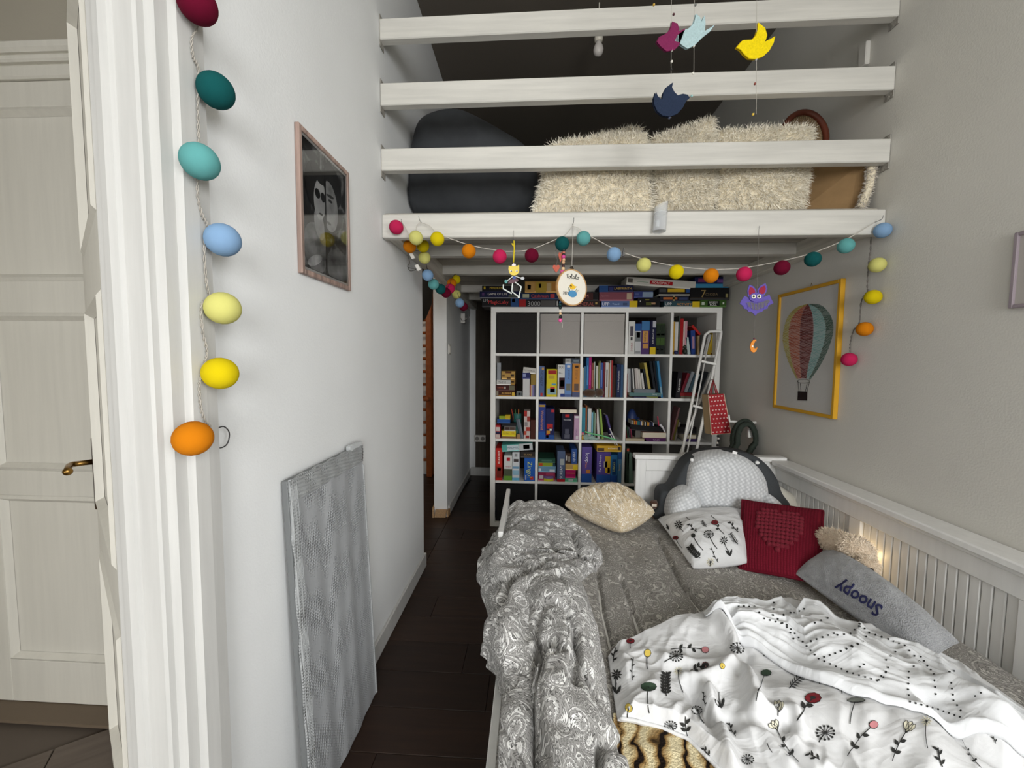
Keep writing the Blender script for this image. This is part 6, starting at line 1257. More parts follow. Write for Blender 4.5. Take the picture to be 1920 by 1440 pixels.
# ------------------------------------------------------------ passage at the left of the bookcase
def plate(name, label, cat, lo, hi, col, bev=0.004):
    t = thing(name, ((lo[0]+hi[0])/2, (lo[1]+hi[1])/2, lo[2]), label, cat); part('plate', lo, hi, M(col, 0.4), t, bev); return t
p = W(842, 655, 'X', -0.745); t = plate('light_switch', 'white light switch on the partition beside the passage', 'switch', (-0.745, p.y-0.04, p.z-0.045), (-0.735, p.y+0.04, p.z+0.045), (214, 210, 202)); part('rocker', (-0.736, p.y-0.02, p.z-0.03), (-0.731, p.y+0.02, p.z+0.03), M((222, 218, 210), 0.3), t, 0.002)
p = W(900, 822, 'Y', YB-0.014); t = plate('power_socket', 'white double power socket on the dark wallpaper', 'socket', (p.x-0.07, YB-0.026, p.z-0.042), (p.x+0.07, YB-0.014, p.z+0.042), (206, 202, 194))
for sx in (-0.034, 0.034): b = B(); lathe(b, (p.x+sx, YB-0.0265, p.z), [(0.024, 0.0), (0.022, 0.0015), (0.021, 0.0005)], 16, 'Y'); obj('outlet', b, M((120, 116, 110), 0.5), t)
p = W(865, 597, 'X', -0.745); t = plate('plug_adapter', 'white plug adapter on the partition under the garland', 'adapter', (-0.745, p.y-0.035, p.z-0.05), (-0.70, p.y+0.035, p.z+0.05), (216, 212, 206)); b = B(); tube(b, [(-0.70, p.y, p.z), (-0.69, p.y+0.03, p.z+0.005), (-0.70, p.y+0.09, p.z+0.005)], 0.006, 7); obj('pin', b, M((200, 196, 190), 0.4), t)
b = B(); tube(b, catmull([W(x, y, 'Z', 0.007) for x, y in ((882, 900), (872, 910), (866, 922), (858, 935), (848, 950), (838, 962), (830, 968))], 5), 0.006, 6); tag(obj('floor_cable', b, M((26, 24, 24), 0.6), smooth=True), 'black cable lying on the floor along the partition', 'cable')
# wall bars in the room behind
wb = thing('wall_bars', (-1.2, YB-0.08, 0), 'brown wooden wall bars in the room behind the opening', 'wall bars'); mWB = M((150, 82, 40), 0.45, 0.1, 20, 0.15); mWB2 = M((168, 104, 48), 0.5, 0.1, 20, 0.1)
xa = W(806, 700, 'Y', YB-0.06).x
part('upright', (xa-0.03, YB-0.13, 0), (xa+0.035, YB-0.04, 2.5), mWB, wb, 0.004); part('upright', (xa-0.75, YB-0.13, 0), (xa-0.685, YB-0.04, 2.5), mWB, wb, 0.004); part('back_board', (xa+0.04, YB-0.05, 0), (xa+0.09, YB-0.002, 2.5), mWB2, wb, 0.003)
for k in range(14): b = B(); tube(b, [(xa-0.72, YB-0.10, 0.20+k*0.152), (xa, YB-0.10, 0.20+k*0.152)], 0.017, 8); obj('rung', b, mWB, wb, smooth=True)
part('dip_handle', (xa-0.02, YB-0.30, 0.93), (xa+0.045, YB-0.10, 0.97), mWB, wb, 0.01)
bgx = thing('punch_bag', W(795, 540, 'Y', 4.0), 'black punch bag hanging in front of the wooden wall bars', 'punch bag'); c = W(793, 560, 'Y', 4.1)
b = B(); lathe(b, (c.x-0.03, c.y, c.z), [(0.02, -0.24), (0.06, -0.20), (0.12, -0.05), (0.14, 0.15), (0.14, 0.5), (0.10, 0.56)], 18); obj('bag', b, M((18, 17, 17), 0.6), bgx, smooth=True)
b = B(); tube(b, [(c.x-0.03, c.y, c.z+0.55), (c.x-0.03, c.y, ZC)], 0.008, 6); obj('strap', b, M((30, 30, 30), 0.6), bgx)
gm = G('added_lamp_glow'); gm.b.inputs['Emission Color'].default_value = (1, 0.86, 0.7, 1); gm.b.inputs['Emission Strength'].default_value = 40  # out-of-view globe added to throw warm light on the wall bars
gbl = thing('added_globe_lamp', (-1.85, 3.3, 2.5), 'unseen white globe lamp added to light the room with the wall bars', 'lamp')
b = B(); ball(b, (-1.85, 3.3, 2.5), 0.11, 16, 10); obj('globe', b, gm.m, gbl, smooth=True); b = B(); tube(b, [(-1.85, 3.3, 2.60), (-1.85, 3.3, ZC)], 0.005, 6); obj('cord', b, M((210, 206, 200), 0.5), gbl)
# white sensor box high on the right wall in the loft
p = W(1622, 102, 'X', XR-0.01); t = plate('wall_box', 'small white box on the wall above the loft guard rails', 'box', (XR-0.022, p.y-0.02, p.z-0.055), (XR, p.y+0.025, p.z+0.05), (206, 202, 194))

# ============================================================ what stands in and on the bookcase
CR = {'a': (890, 510, 8.0), 'b': (1110, 510, 7.111), 'c': (910, 655, 7.111), 'd': (1160, 655, 6.857), 'e': (910, 800, 6.194)}
PH = {'top': 'on top of the bookcase', (3, 0): 'beside a grey fabric box', (4, 0): 'in the top compartment behind the ladder', (0, 1): 'in the compartment under the black fabric box', (1, 1): 'in the compartment of upright puzzle boxes',
      (2, 1): 'in the book row behind the brown plush', (3, 1): 'in the compartment with a flat book stack', (4, 1): 'in the dark compartment behind the ladder', (0, 2): 'in the cluttered compartment with the pencil cup', (1, 2): 'in the compartment with the parrot box',
      (2, 2): 'in the compartment with the leaning white frame', (3, 2): 'in the compartment with the disc row', (4, 2): 'in the compartment behind the ladder rungs', (0, 3): 'in the compartment with the red upright game', (1, 3): 'in the compartment with the round tin', (2, 3): 'in the compartment with the purple games', (3, 3): 'in the compartment behind the headboard'}
PLACED = {}
USED = {}
def setlabel(t, label, cat):
    t['label'] = label; t['category'] = cat; USED.setdefault(label, []).append(t)
def where(xc, zc):
    if zc > ZS-0.01: return 'top'
    c = int(min(4, max(0, (xc-X0-OT/2)//(CW+IT)))); r = int(min(4, max(0, 4-(zc-OT/2)//(CH+IT)))); return (c, r)
mPaper = M((222, 212, 190), 0.9, 0.3, 200); TW = M((232, 228, 220), 0.6); 
def dark(c): return sum(c) < 330
def rect(cr, x0, x1, yt, yb, yp):
    ox, oy, s = CR[cr]; a = W(ox+x0/s, oy+(yt+yb)/2/s, 'Y', yp).x; b = W(ox+x1/s, oy+(yt+yb)/2/s, 'Y', yp).x; xm = ox+(x0+x1)/2/s
    return a, b, W(xm, oy+yb/s, 'Y', yp).z, W(xm, oy+yt/s, 'Y', yp).z
def item(cr, x0, x1, yt, yb, col, desc, kind='game_box', txt=None, tc=(230, 226, 214), vert=False, pat=(), dep=0.22, fwd=0.012, lean=0.0, tb=None, cat=None, rough=0.62, side=None, float_=False, rise=0):
    """box or book whose front face is the given rectangle of a crop; snapped onto what carries it"""
    yp = YS+fwd; a, b, z0, z1 = rect(cr, x0, x1, yt, yb, yp); key = where((a+b)/2, (z0+z1)/2); L = PLACED.setdefault(key, [])
    if key == 'top': fl, lo, hi, ce = ZS, X0-0.12, XR-0.01, 2.092
    else: lo, hi, fl, ce = cell(*key)
    w = b-a; a = max(a, lo+0.001); b = min(b, hi-0.001); z1 = min(z1, ce-0.004)
    cand = [fl]+[q[3] for q in L if min(b, q[1])-max(a, q[0]) > 0.25*min(b-a, q[1]-q[0])]
    s_ = min(cand, key=lambda q: abs(q-z0)); dz = s_-z0; z0 = s_
    if abs(dz) < 0.02: pass
    else: z1 = z1+dz if z1-z0 < 0.012 else z1
    z1 = max(z1, z0+0.008); w, h = b-a, z1-z0
    top = z1 if not lean else z1
    L.append((a, b, z0, top)); y0 = yp; y1 = min(yp+dep, YD-0.005 if key != 'top' else YS+0.34)
    name = 'book' if kind == 'book' else kind
    t = bpy.data.objects.new(name, None); t.empty_display_size = 0.03; COL.objects.link(t); t.location = ((a+b)/2, (y0+y1)/2, z0)
    setlabel(t, (desc+' '+PH[key]) if desc[-1] != '.' else desc[:-1], cat or ('book' if kind == 'book' else 'game box' if kind == 'game_box' else kind.replace('_', ' ')))
    mt = M(tuple(x*0.92 for x in col), rough, spec=0.15)
    if kind == 'book':
        standing = h > w*1.2; bmm = B(); k = min(0.0018, w*0.2, h*0.2)
        if standing:
            box(bmm, (a, y0, z0), (b, y0+0.002, z1)); box(bmm, (a, y0+0.002, z0), (a+k, y1, z1)); box(bmm, (b-k, y0+0.002, z0), (b, y1, z1)); pg = (a+k, y0+0.002, z0+0.003), (b-k, y1-0.003, z1-0.003)
        else:
            box(bmm, (a, y0, z0), (b, y1, z0+k)); box(bmm, (a, y0, z1-k), (b, y1, z1))
            if side != 'pages': box(bmm, (a, y0, z0+k), (b, y0+0.002, z1-k))
            pg = (a+0.002, y0+0.004, z0+k), (b-0.002, y1-0.002, z1-k)
        obj('cover', bmm, mt, t); bmm = B(); box(bmm, *pg); obj('pages', bmm, mPaper, t)
    else:
        bmm = B()
        if h > w or h < 0.02: box(bmm, (a, y0, z0), (b, y1, z1), 0.001); obj('box', bmm, mt, t)
        else:
            zz_ = z0+0.15*h; box(bmm, (a+0.001, y0+0.001, z0), (b-0.001, y1-0.001, zz_)); obj('tray', bmm, M(tuple(min(255, c*1.15+14) for c in col) if tb is None else tb, 0.6), t); bmm = B(); box(bmm, (a, y0, zz_), (b, y1, z1), 0.001); obj('lid', bmm, mt, t)
    for u0, u1, v0, v1, c in pat:
        bmm = B(); box(bmm, (a+u0*w, y0-0.0007, z0+v0*h), (a+u1*w, y0+0.0005, z0+v1*h)); obj('label_patch', bmm, M(tuple(x*0.92 for x in c), 0.6, spec=0.15), t)
    if txt:
        items_ = txt if isinstance(txt, list) else [(txt, 0.5, 0.5, 0.8, 0.55, tc)]
        for s, u, v, tw, th, c in items_:
            c3 = (a+u*w, y0-0.0013, z0+v*h)
            if vert == 1: text(t, s, c3, (0, 0, 1), (-1, 0, 0), th*h, tw*w, M(c, 0.6))
            elif vert == -1: text(t, s, c3, (0, 0, -1), (1, 0, 0), th*h, tw*w, M(c, 0.6))
            else: text(t, s, c3, (1, 0, 0), (0, 0, 1), tw*w, th*h, M(c, 0.6))
    if lean:
        # tip the whole item about its lower corner
        an = math.radians(lean); pv = Vector((b if lean > 0 else a, 0, z0)); R = Matrix.Rotation(an, 3, 'Y'); loc = t.location.copy()
        rel = loc-pv; rel.y = 0; n = R @ rel; t.location = Vector((pv.x+n.x, loc.y, pv.z+n.z)); t.rotation_euler = (0, an, 0)
    return t
Wh, Bk, Nv, Rd, Ye, Gn, Bl = (222, 220, 214), (22, 20, 22), (24, 28, 66), (170, 28, 30), (226, 192, 30), (60, 90, 40), (40, 84, 160)
# ---- games on top (bottom layer first)
item('a', 110, 660, 395, 520, Bk, 'black game box with jagged red title', txt=[('MagicLaby', .45, .5, .55, .6, (190, 40, 40)), ('LM', .10, .75, .12, .35, (150, 150, 150))], pat=[(.79, 1, .02, .98, (40, 78, 130)), (.82, .90, .55, .92, (170, 180, 190))], fwd=0.0)
item('a', 665, 1260, 410, 520, (30, 28, 30), 'black 3000-piece puzzle box with red badge', txt=[('3000', .38, .45, .34, .6, (150, 148, 146))], pat=[(0, .17, .05, 1, (168, 34, 36)), (.55, .92, .15, .85, (86, 82, 80)), (.95, .98, .2, .8, (190, 186, 180))], fwd=0.0)
item('a', 1300, 1880, 430, 525, (48, 36, 34), 'dark brown game box with rusty title', txt=[('GENERAL', .60, .5, .5, .5, (150, 66, 54))], pat=[(.88, .93, .45, .75, (190, 160, 90))], fwd=0.0)
item('b', 125, 605, 385, 480, (92, 112, 158), 'blue game box with yellow end', txt=[('UPP', .12, .5, .2, .55, TW and (224, 224, 230)), ('Travel', .40, .5, .25, .3, (170, 186, 216))], pat=[(.78, 1, 0, 1, Ye), (.60, .72, .3, .7, (70, 84, 120))], fwd=0.0)
item('b', 608, 905, 340, 480, Bk, 'black game box with small bee pictures', pat=[(.34, .52, .72, .82, (150, 140, 60)), (.38, .62, .22, .52, (90, 94, 40)), (.62, .80, .30, .48, (190, 150, 110)), (.10, .14, .55, .68, (220, 216, 210))], fwd=0.004)
item('b', 960, 1440, 390, 487, (52, 84, 92), 'teal game box with orange title and yellow end', txt=[('ACTIVITY', .56, .5, .42, .5, (200, 138, 60)), ('UPP', .12, .55, .18, .45, (220, 220, 220))], pat=[(.79, 1, .02, .98, Ye)], fwd=0.0, tb=(206, 206, 200))
item('b', 1445, 1790, 370, 485, (58, 92, 34), 'green game box with black title panel', txt=[('SPEEDY', .50, .64, .34, .28, (230, 230, 222)), ('ROLL', .50, .34, .26, .28, (230, 230, 222))], pat=[(.28, .74, .15, .85, (20, 24, 18)), (.05, .16, .3, .7, (200, 210, 190)), (.86, .92, .4, .65, (220, 224, 210))], fwd=-0.012)
item('a', 75, 660, 290, 393, Nv, 'navy game box with pale lettering', txt=[('GAME OF LIFE', .46, .62, .5, .4, (214, 208, 196))], pat=[(.06, .12, .4, .8, (90, 60, 110)), (.74, .98, .2, .55, (86, 92, 80))], fwd=0.0, tb=(126, 126, 130))
item('a', 680, 1250, 310, 408, (28, 44, 78), 'dark blue game box with red oval title', txt=[('Cashman', .52, .5, .45, .5, (196, 60, 54))], pat=[(.07, .24, .25, .8, (186, 186, 160)), (.80, .91, .2, .8, (176, 60, 66))], fwd=0.0)
item('a', 1300, 1860, 300, 428, (24, 22, 24), 'black game box with a red disc on its end', pat=[(.60, .85, .08, .92, (70, 36, 34))], txt=[('M', .68, .5, .1, .4, (200, 120, 110))], fwd=0.0)
item('b', 97, 555, 268, 383, (140, 78, 90), 'mauve pink game box with a cream square', txt=[('Quoridor', .18, .55, .22, .3, (176, 120, 130))], pat=[(.80, .94, .18, .88, (200, 178, 150))], fwd=0.0)
item('b', 560, 815, 258, 338, (60, 70, 130), 'violet blue game box with a pale mountain end', pat=[(.45, 1, .1, .9, (150, 168, 190)), (.05, .25, .4, .7, (90, 100, 150))], fwd=0.02)
item('b', 910, 1315, 315, 385, (32, 34, 48), 'dark game box with a fiery emblem', pat=[(.10, .56, .35, .72, (190, 108, 54)), (.42, .48, .1, .98, (200, 180, 120)), (.62, .9, .3, .7, (60, 70, 110))], fwd=0.01)
item('b', 1310, 1830, 210, 368, (18, 17, 18), 'black game box with gold seven', txt=[('7', .34, .5, .12, .75, (150, 124, 66)), ('CSODA', .55, .45, .32, .36, (110, 94, 60))], pat=[(.02, .86, .14, .17, (90, 74, 44)), (.91, .97, .2, .5, (150, 140, 90))], fwd=-0.012)
item('a', 110, 545, 205, 289, (26, 25, 30), 'black game box with yellow capitals', txt=[('MINDKRIST', .52, .6, .7, .35, (206, 176, 40))], pat=[(.06, .12, .4, .85, (206, 176, 40))], fwd=0.01)
item('a', 700, 1250, 140, 308, (196, 150, 76), 'orange and tan game box with a painted scene', pat=[(.0, .10, 0, 1, (46, 44, 36)), (.12, .36, .1, .9, (206, 160, 90)), (.40, .68, .05, .95, (190, 160, 60)), (.48, .54, .45, .8, (50, 44, 40)), (.70, .80, .15, .85, (206, 180, 130)), (.84, .99, .15, .9, (190, 130, 60)), (.17, .26, .3, .7, (180, 186, 170))], fwd=0.02)
item('b', 95, 550, 180, 266, Nv, 'navy game box with gold title and blue end', txt=[('LABYRINTH', .70, .55, .5, .55, (206, 168, 60))], pat=[(0, .26, 0, 1, (42, 82, 140)), (.28, .42, .2, .8, (50, 56, 110))], fwd=0.0)
item('b', 890, 1385, 212, 300, (34, 32, 36), 'black game box with yellow plate and white base', pat=[(.24, .70, .45, .92, (226, 186, 44)), (.74, 1, .38, 1, (44, 84, 150)), (.02, .20, .45, .9, (76, 76, 78))], fwd=0.0, tb=(206, 202, 190))
item('b', 1370, 1825, 65, 205, (40, 44, 92), 'navy game box with a light blue stripe', pat=[(0, 1, 0, .38, (70, 150, 190)), (.1, .3, .55, .85, (150, 60, 110)), (.66, .95, .5, .8, (120, 80, 150))], fwd=0.0, dep=0.2)
t = item('b', 455, 1378, 105, 205, (226, 222, 212), 'white game box with red logo lying tilted', txt=[('MONOPOLY', .50, .5, .26, .34, (240, 226, 220))], pat=[(.34, .67, .28, .74, (190, 26, 36)), (.02, .09, .3, .8, (96, 90, 84)), (.15, .32, .44, .50, (140, 170, 140))], fwd=-0.01, dep=0.2, tb=(226, 222, 212))
t.rotation_euler = (0, math.radians(4.2), 0); t.location.z += 0.006
# ---- row 1: upright games, books in the corner
item('b', 485, 570, 655, 1105, Wh, 'white game box with dark cartoon drawings', vert=1, txt=[('DOBBLE', .55, .22, .5, .26, (150, 50, 70))], pat=[(.25, .75, .55, .85, (90, 84, 92)), (.35, .65, .42, .52, (60, 56, 60))])
item('b', 573, 655, 690, 1105, (206, 206, 206), 'white and blue game box with a grey photo', pat=[(0, 1, .76, 1, (44, 88, 150)), (.05, .95, .42, .74, (120, 124, 124)), (.3, .8, .55, .72, (206, 160, 70)), (.1, .9, .02, .10, (150, 150, 150))])
item('b', 660, 766, 655, 1105, (84, 56, 110), 'purple game box with orange label', vert=-1, txt=[('Fauna', .5, .52, .34, .3, (90, 60, 60))], pat=[(0, 1, .72, 1, (70, 124, 176)), (.15, .80, .35, .70, (214, 160, 84)), (.2, .85, .18, .32, (206, 150, 80))])
item('b', 775, 852, 645, 1110, (26, 26, 60), 'navy game box with upright white title', vert=-1, txt=[('MY LITTLE DAY', .5, .52, .4, .42, (226, 224, 220))], pat=[(0, 1, 0, .21, Ye), (.4, .95, .80, .98, (200, 200, 206))])
for x0, x1 in ((856, 910), (912, 970)): item('b', x0, x1, 690, 1105, (66, 92, 42), 'narrow dark green game box, one of an alike pair', pat=[(0, 1, .55, .98, (38, 50, 34)), (.1, .9, .62, .68, (150, 170, 120)), (.0, 1, .0, .30, (30, 36, 30)), (.2, .6, .14, .18, (206, 190, 60))])
for x0, x1, yt, c, d in ((1070, 1102, 660, (206, 160, 60), 'thin yellow book'), (1104, 1146, 665, Wh, 'white book'), (1156, 1171, 585, (86, 92, 84), 'very thin grey booklet'), (1172, 1214, 620, Rd, 'tall bright red book'), (1216, 1236, 655, (214, 196, 190), 'thin cream book beside the red one'), (1238, 1266, 655, (206, 150, 160), 'pink book')): item('b', x0, x1, yt, 1108, c, d, 'book', fwd=0.05, dep=0.17)
item('b', 1280, 1318, 870, 1105, (186, 200, 196), 'pale green booklet leaning', 'book', fwd=0.05, dep=0.16, lean=-9); item('b', 1328, 1385, 780, 1105, (36, 64, 130), 'blue book leaning slightly', 'book', fwd=0.05, dep=0.16, lean=-3, pat=[(.3, .8, .25, .75, (170, 130, 150))]); item('b', 1405, 1432, 850, 1105, (176, 150, 110), 'short tan book', 'book', fwd=0.05, dep=0.15)
t = item('b', 1390, 1420, 690, 880, (190, 40, 36), 'small red book lying aslant', 'book', fwd=0.08, dep=0.12, lean=0); t.rotation_euler = (0, math.radians(-42), 0); t.location.z += 0.0; t.location = (cell(4, 0)[0]+0.245, t.location.y, cell(4, 0)[2]+0.165)
for x0, x1, yt, c, d in ((1490, 1530, 830, (170, 168, 164), 'grey magazine leaning right'), (1540, 1590, 810, (200, 168, 50), 'mustard yellow book leaning right'), (1600, 1640, 800, (104, 26, 32), 'dark red book leaning right')): item('b', x0, x1, yt, 1108, c, d, 'book', fwd=0.06, dep=0.16, lean=12)
def lump(name, label, cat, cr, parts_, fwd=0.03):
    """small rounded thing: list of (x, y, rx, ry, colour, part name) in crop units"""
    ox, oy, s = CR[cr]; P0 = W(ox+parts_[0][0]/s, oy+parts_[0][1]/s, 'Y', YS+fwd); key = where(P0.x, P0.z); fl = cell(*key)[2]; t = thing(name, (P0.x, P0.y, fl), label, cat); k = 3.2/FPX/s
    zmin = min(W(ox+x/s, oy+y/s, 'Y', YS+fwd).z-ry*k for x, y, rx, ry, c, n in parts_)
    for x, y, rx, ry, c, n in parts_:
        p = W(ox+x/s, oy+y/s, 'Y', YS+fwd); p.z += fl-zmin; b = B(); ball(b, p, 1, 14, 9, (rx*k, min(rx, ry)*k, ry*k)); obj(n, b, c if not isinstance(c, tuple) else M(c, 0.5), t, smooth=True)
    return t
lump('glass_figurine', 'dark green glass figurine standing before the pink book', 'figurine', 'b', [(1240, 1065, 30, 42, (30, 40, 30), 'body'), (1240, 1005, 22, 26, (34, 44, 34), 'head')], 0.03)
lump('blue_globe', 'tiny blue glass ball on the shelf before the yellow book', 'ornament', 'b', [(1120, 1082, 26, 26, (40, 46, 96), 'ball'), (1118, 1052, 8, 8, (180, 180, 190), 'cap')], 0.025)
# ---- row 2, compartment 1
item('c', 140, 396, 550, 632, (70, 36, 26), 'brown game box with golden title', txt=[('ALI BABA', .55, .55, .5, .6, (226, 176, 80))], pat=[(.02, .13, .1, .9, (150, 140, 120)), (.84, .98, .1, .7, (226, 186, 70)), (.15, .8, .0, .2, (176, 130, 60))])
item('c', 140, 396, 475, 548, (66, 30, 26), 'dark red flat game box', txt=[('CARCAS', .25, .5, .34, .4, (196, 100, 70))], pat=[(.70, .98, .1, .9, (110, 106, 84)), (.42, .52, .3, .7, (170, 160, 150))])
item('c', 150, 338, 408, 472, (206, 204, 198), 'white narrow box', txt=[('THE IS', .4, .5, .55, .5, (70, 66, 64))]); item('c', 340, 394, 400, 472, (176, 134, 66), 'small tan carton', pat=[(.1, .8, .4, .7, (70, 50, 30))], fwd=0.02)
item('c', 215, 392, 292, 400, (190, 150, 80), 'tan carton with dark print', pat=[(.3, .75, .75, .98, (90, 50, 34)), (.7, .95, .35, .6, (60, 46, 34)), (.05, .25, .35, .55, (110, 80, 44)), (.4, .7, .05, .25, (90, 64, 40))], fwd=0.03)
item('c', 155, 206, 180, 405, (150, 154, 158), 'tall slim grey box standing', fwd=0.02, dep=0.06)
item('c', 415, 490, 558, 628, (96, 100, 100), 'small grey box camera', 'toy_camera', pat=[(.35, .65, .25, .7, (30, 30, 32)), (.1, .9, .75, .9, (170, 172, 170))], dep=0.05, cat='camera')
item('c', 500, 590, 392, 632, (212, 210, 208), 'plain white upright box', dep=0.12); item('c', 592, 668, 475, 632, (150, 90, 60), 'small box with rainbow stripes', pat=[(.0, .22, 0, 1, (170, 90, 70)), (.22, .45, 0, 1, (206, 190, 160)), (.45, .7, 0, 1, (130, 120, 170)), (.7, 1, 0, 1, (90, 90, 110))], dep=0.1)
item('c', 606, 670, 335, 472, (150, 124, 58), 'mustard box on the striped one', dep=0.1); item('c', 492, 598, 310, 390, (40, 44, 96), 'navy blue small box', pat=[(.08, .45, .3, .85, (150, 160, 200))], dep=0.1)
t = item('c', 500, 670, 258, 325, (206, 202, 194), 'white flat box tilted on top', txt=[('ROTTENBLAS', .5, .5, .84, .4, (60, 58, 56))], dep=0.12); t.rotation_euler = (0, math.radians(6), 0); t.location.z += 0.008
# compartment 2
item('c', 713, 788, 225, 637, (88, 108, 150), 'slate blue game box', vert=1, txt=[('AZERON', .5, .6, .5, .5, (40, 50, 80))], pat=[(.5, .9, .88, .96, (206, 160, 90)), (.3, .7, .02, .12, (190, 60, 60))])
item('c', 815, 955, 265, 637, (226, 206, 40), 'yellow modelling dough box', pat=[(.15, .95, .82, .96, (170, 40, 40)), (.2, .75, .66, .78, (200, 170, 60)), (.1, .95, .08, .3, (150, 180, 186)), (.35, .8, .16, .36, (206, 70, 60)), (.5, .9, .42, .48, (90, 160, 190))])
item('c', 965, 1058, 205, 637, (226, 224, 220), 'white 500-piece puzzle box', txt=[('500', .5, .925, .8, .09, (50, 50, 54)), ('Bike', .4, .74, .5, .06, (80, 80, 84))], pat=[(.2, 1, .24, .6, (70, 40, 44)), (.35, .9, .32, .52, (170, 130, 60)), (.4, 1, 0, .1, (50, 70, 140))])
item('c', 1060, 1152, 190, 642, (110, 146, 200), 'light blue puzzle box with grey photos', vert=1, txt=[('PUZZLE', .55, .68, .5, .26, (70, 70, 84))], pat=[(.3, .75, .88, .95, (226, 224, 220)), (.2, .85, .2, .40, (120, 120, 110)), (0, 1, 0, .08, (90, 110, 160))], fwd=0.006)
item('c', 1160, 1262, 190, 642, (206, 138, 60), 'orange puzzle box with grey base', vert=1, txt=[('PUZZLE', .55, .68, .5, .26, (120, 80, 50))], pat=[(.35, .8, .87, .94, (60, 40, 30)), (.25, .85, .2, .40, (110, 90, 80)), (0, 1, 0, .16, (90, 96, 130))], fwd=0.006)
item('c', 1066, 1140, 120, 186, (176, 176, 174), 'pale grey flat box', txt=[('ABC', .5, .5, .6, .5, (90, 90, 90))]); item('c', 1141, 1256, 120, 186, (70, 78, 90), 'slate flat box', pat=[(.3, .9, .3, .7, (120, 130, 136))])
# compartment 3: thin books
for i, (x0, x1, yt, c, d) in enumerate(((1288, 1311, 245, (206, 200, 180), 'cream thin book'), (1313, 1341, 230, (70, 116, 150), 'steel blue book'), (1345, 1378, 110, (40, 104, 160), 'tall bright blue book'), (1380, 1413, 105, (170, 36, 110), 'tall magenta book'), (1416, 1446, 185, (130, 80, 60), 'rust brown book'),
    (1448, 1458, 165, (206, 214, 200), 'white-green slim book'), (1460, 1471, 165, (50, 66, 54), 'bottle green slim book'), (1475, 1500, 220, (214, 210, 200), 'short white book'), (1502, 1514, 180, (120, 120, 60), 'slim olive book'), (1516, 1530, 155, (150, 160, 110), 'pale olive book'), (1532, 1566, 180, (60, 84, 150), 'royal blue book'), (1570, 1592, 170, (110, 36, 50), 'maroon book'),
    (1600, 1640, 175, (220, 216, 210), 'white thick book with dots'), (1641, 1656, 185, (170, 140, 100), 'tan slim book'), (1660, 1673, 150, (214, 210, 200), 'tall ivory slim book'), (1677, 1696, 150, (170, 50, 50), 'scarlet slim book'), (1698, 1731, 215, (60, 40, 36), 'dark brown book'), (1735, 1749, 240, (30, 28, 30), 'black slim book'), (1752, 1803, 195, (30, 42, 80), 'navy encyclopedia'), (1806, 1840, 205, (60, 90, 124), 'slate blue book'))):
    kw = {}
    if i == 18: kw = dict(vert=1, txt=[("A Children's Encyclopedia", .5, .48, .5, .8, (214, 214, 214))])
    if i in (2, 3, 4, 10, 12): kw = dict(pat=[(.3, .7, .3, .8, tuple(min(255, q+50) for q in c) if i != 12 else (120, 110, 110))])
    item('c', x0, x1, yt, 645, c, d, 'book', fwd=0.035, dep=0.18, **kw)
mPl = fleece('brown_fluffy_plush', (52, 36, 28), (104, 78, 60), 150)
lump('brown_plush', 'fluffy brown plush animal lying before the thin books', 'soft toy', 'c', [(1390, 590, 95, 55, mPl, 'body'), (1520, 585, 60, 58, mPl, 'head'), (1490, 545, 16, 16, mPl, 'ear'), (1550, 545, 16, 16, mPl, 'ear')], 0.02)
# compartment 4: leaning books over a flat stack
item('d', 180, 546, 626, 652, (64, 62, 110), 'indigo book lying lowest', 'book', dep=0.17, pat=[(.05, .6, .3, .7, (120, 120, 160))]); item('d', 172, 540, 602, 625, (34, 36, 48), 'black-blue book lying flat', 'book', dep=0.16, pat=[(.5, .9, .3, .7, (160, 170, 90))]); item('d', 138, 546, 560, 601, (92, 126, 124), 'teal grey book lying flat', 'book', dep=0.17, txt=[('Story', .8, .5, .25, .6, (190, 200, 196))]); item('d', 200, 470, 515, 558, (120, 126, 132), 'grey book lying topmost', 'book', dep=0.16)
for x0, x1, yt, c, d, ln in ((96, 114, 310, (150, 50, 46), 'small red book at the compartment end', 0), (118, 136, 250, (206, 206, 204), 'white slim book', 2), (140, 158, 250, (196, 196, 196), 'pale grey slim book', 2), (162, 178, 250, (60, 60, 64), 'black slim book', 3), (188, 206, 250, (206, 204, 200), 'off-white slim book', 4), (226, 250, 245, (196, 186, 180), 'light beige book', 6), (254, 276, 245, (214, 206, 200), 'cream ridged book', 7), (280, 304, 255, (206, 200, 190), 'ivory leaning book', 8), (312, 338, 305, (214, 210, 204), 'short white leaning book', 9)):
    item('d', x0, x1, yt, 515, c, d, 'book', fwd=0.05, dep=0.15, lean=-ln if ln else 0)
for x0, x1, yt, c, d, ln in ((372, 400, 250, (40, 44, 48), 'black leaning book', 10), (404, 436, 170, (196, 176, 90), 'tall yellow-cream leaning book', 11), (470, 500, 150, (30, 34, 40), 'tall black leaning book', 10), (505, 530, 150, (26, 28, 34), 'tall inky leaning book', 9), (550, 578, 150, (64, 132, 176), 'tall sky blue leaning book', 8)): item('d', x0, x1, yt, 640, c, d, 'book', fwd=0.09 if x0 < 550 else 0.04, dep=0.15, lean=-ln, pat=[(.2, .8, .1, .3, (150, 180, 190))] if x0 > 540 else ())
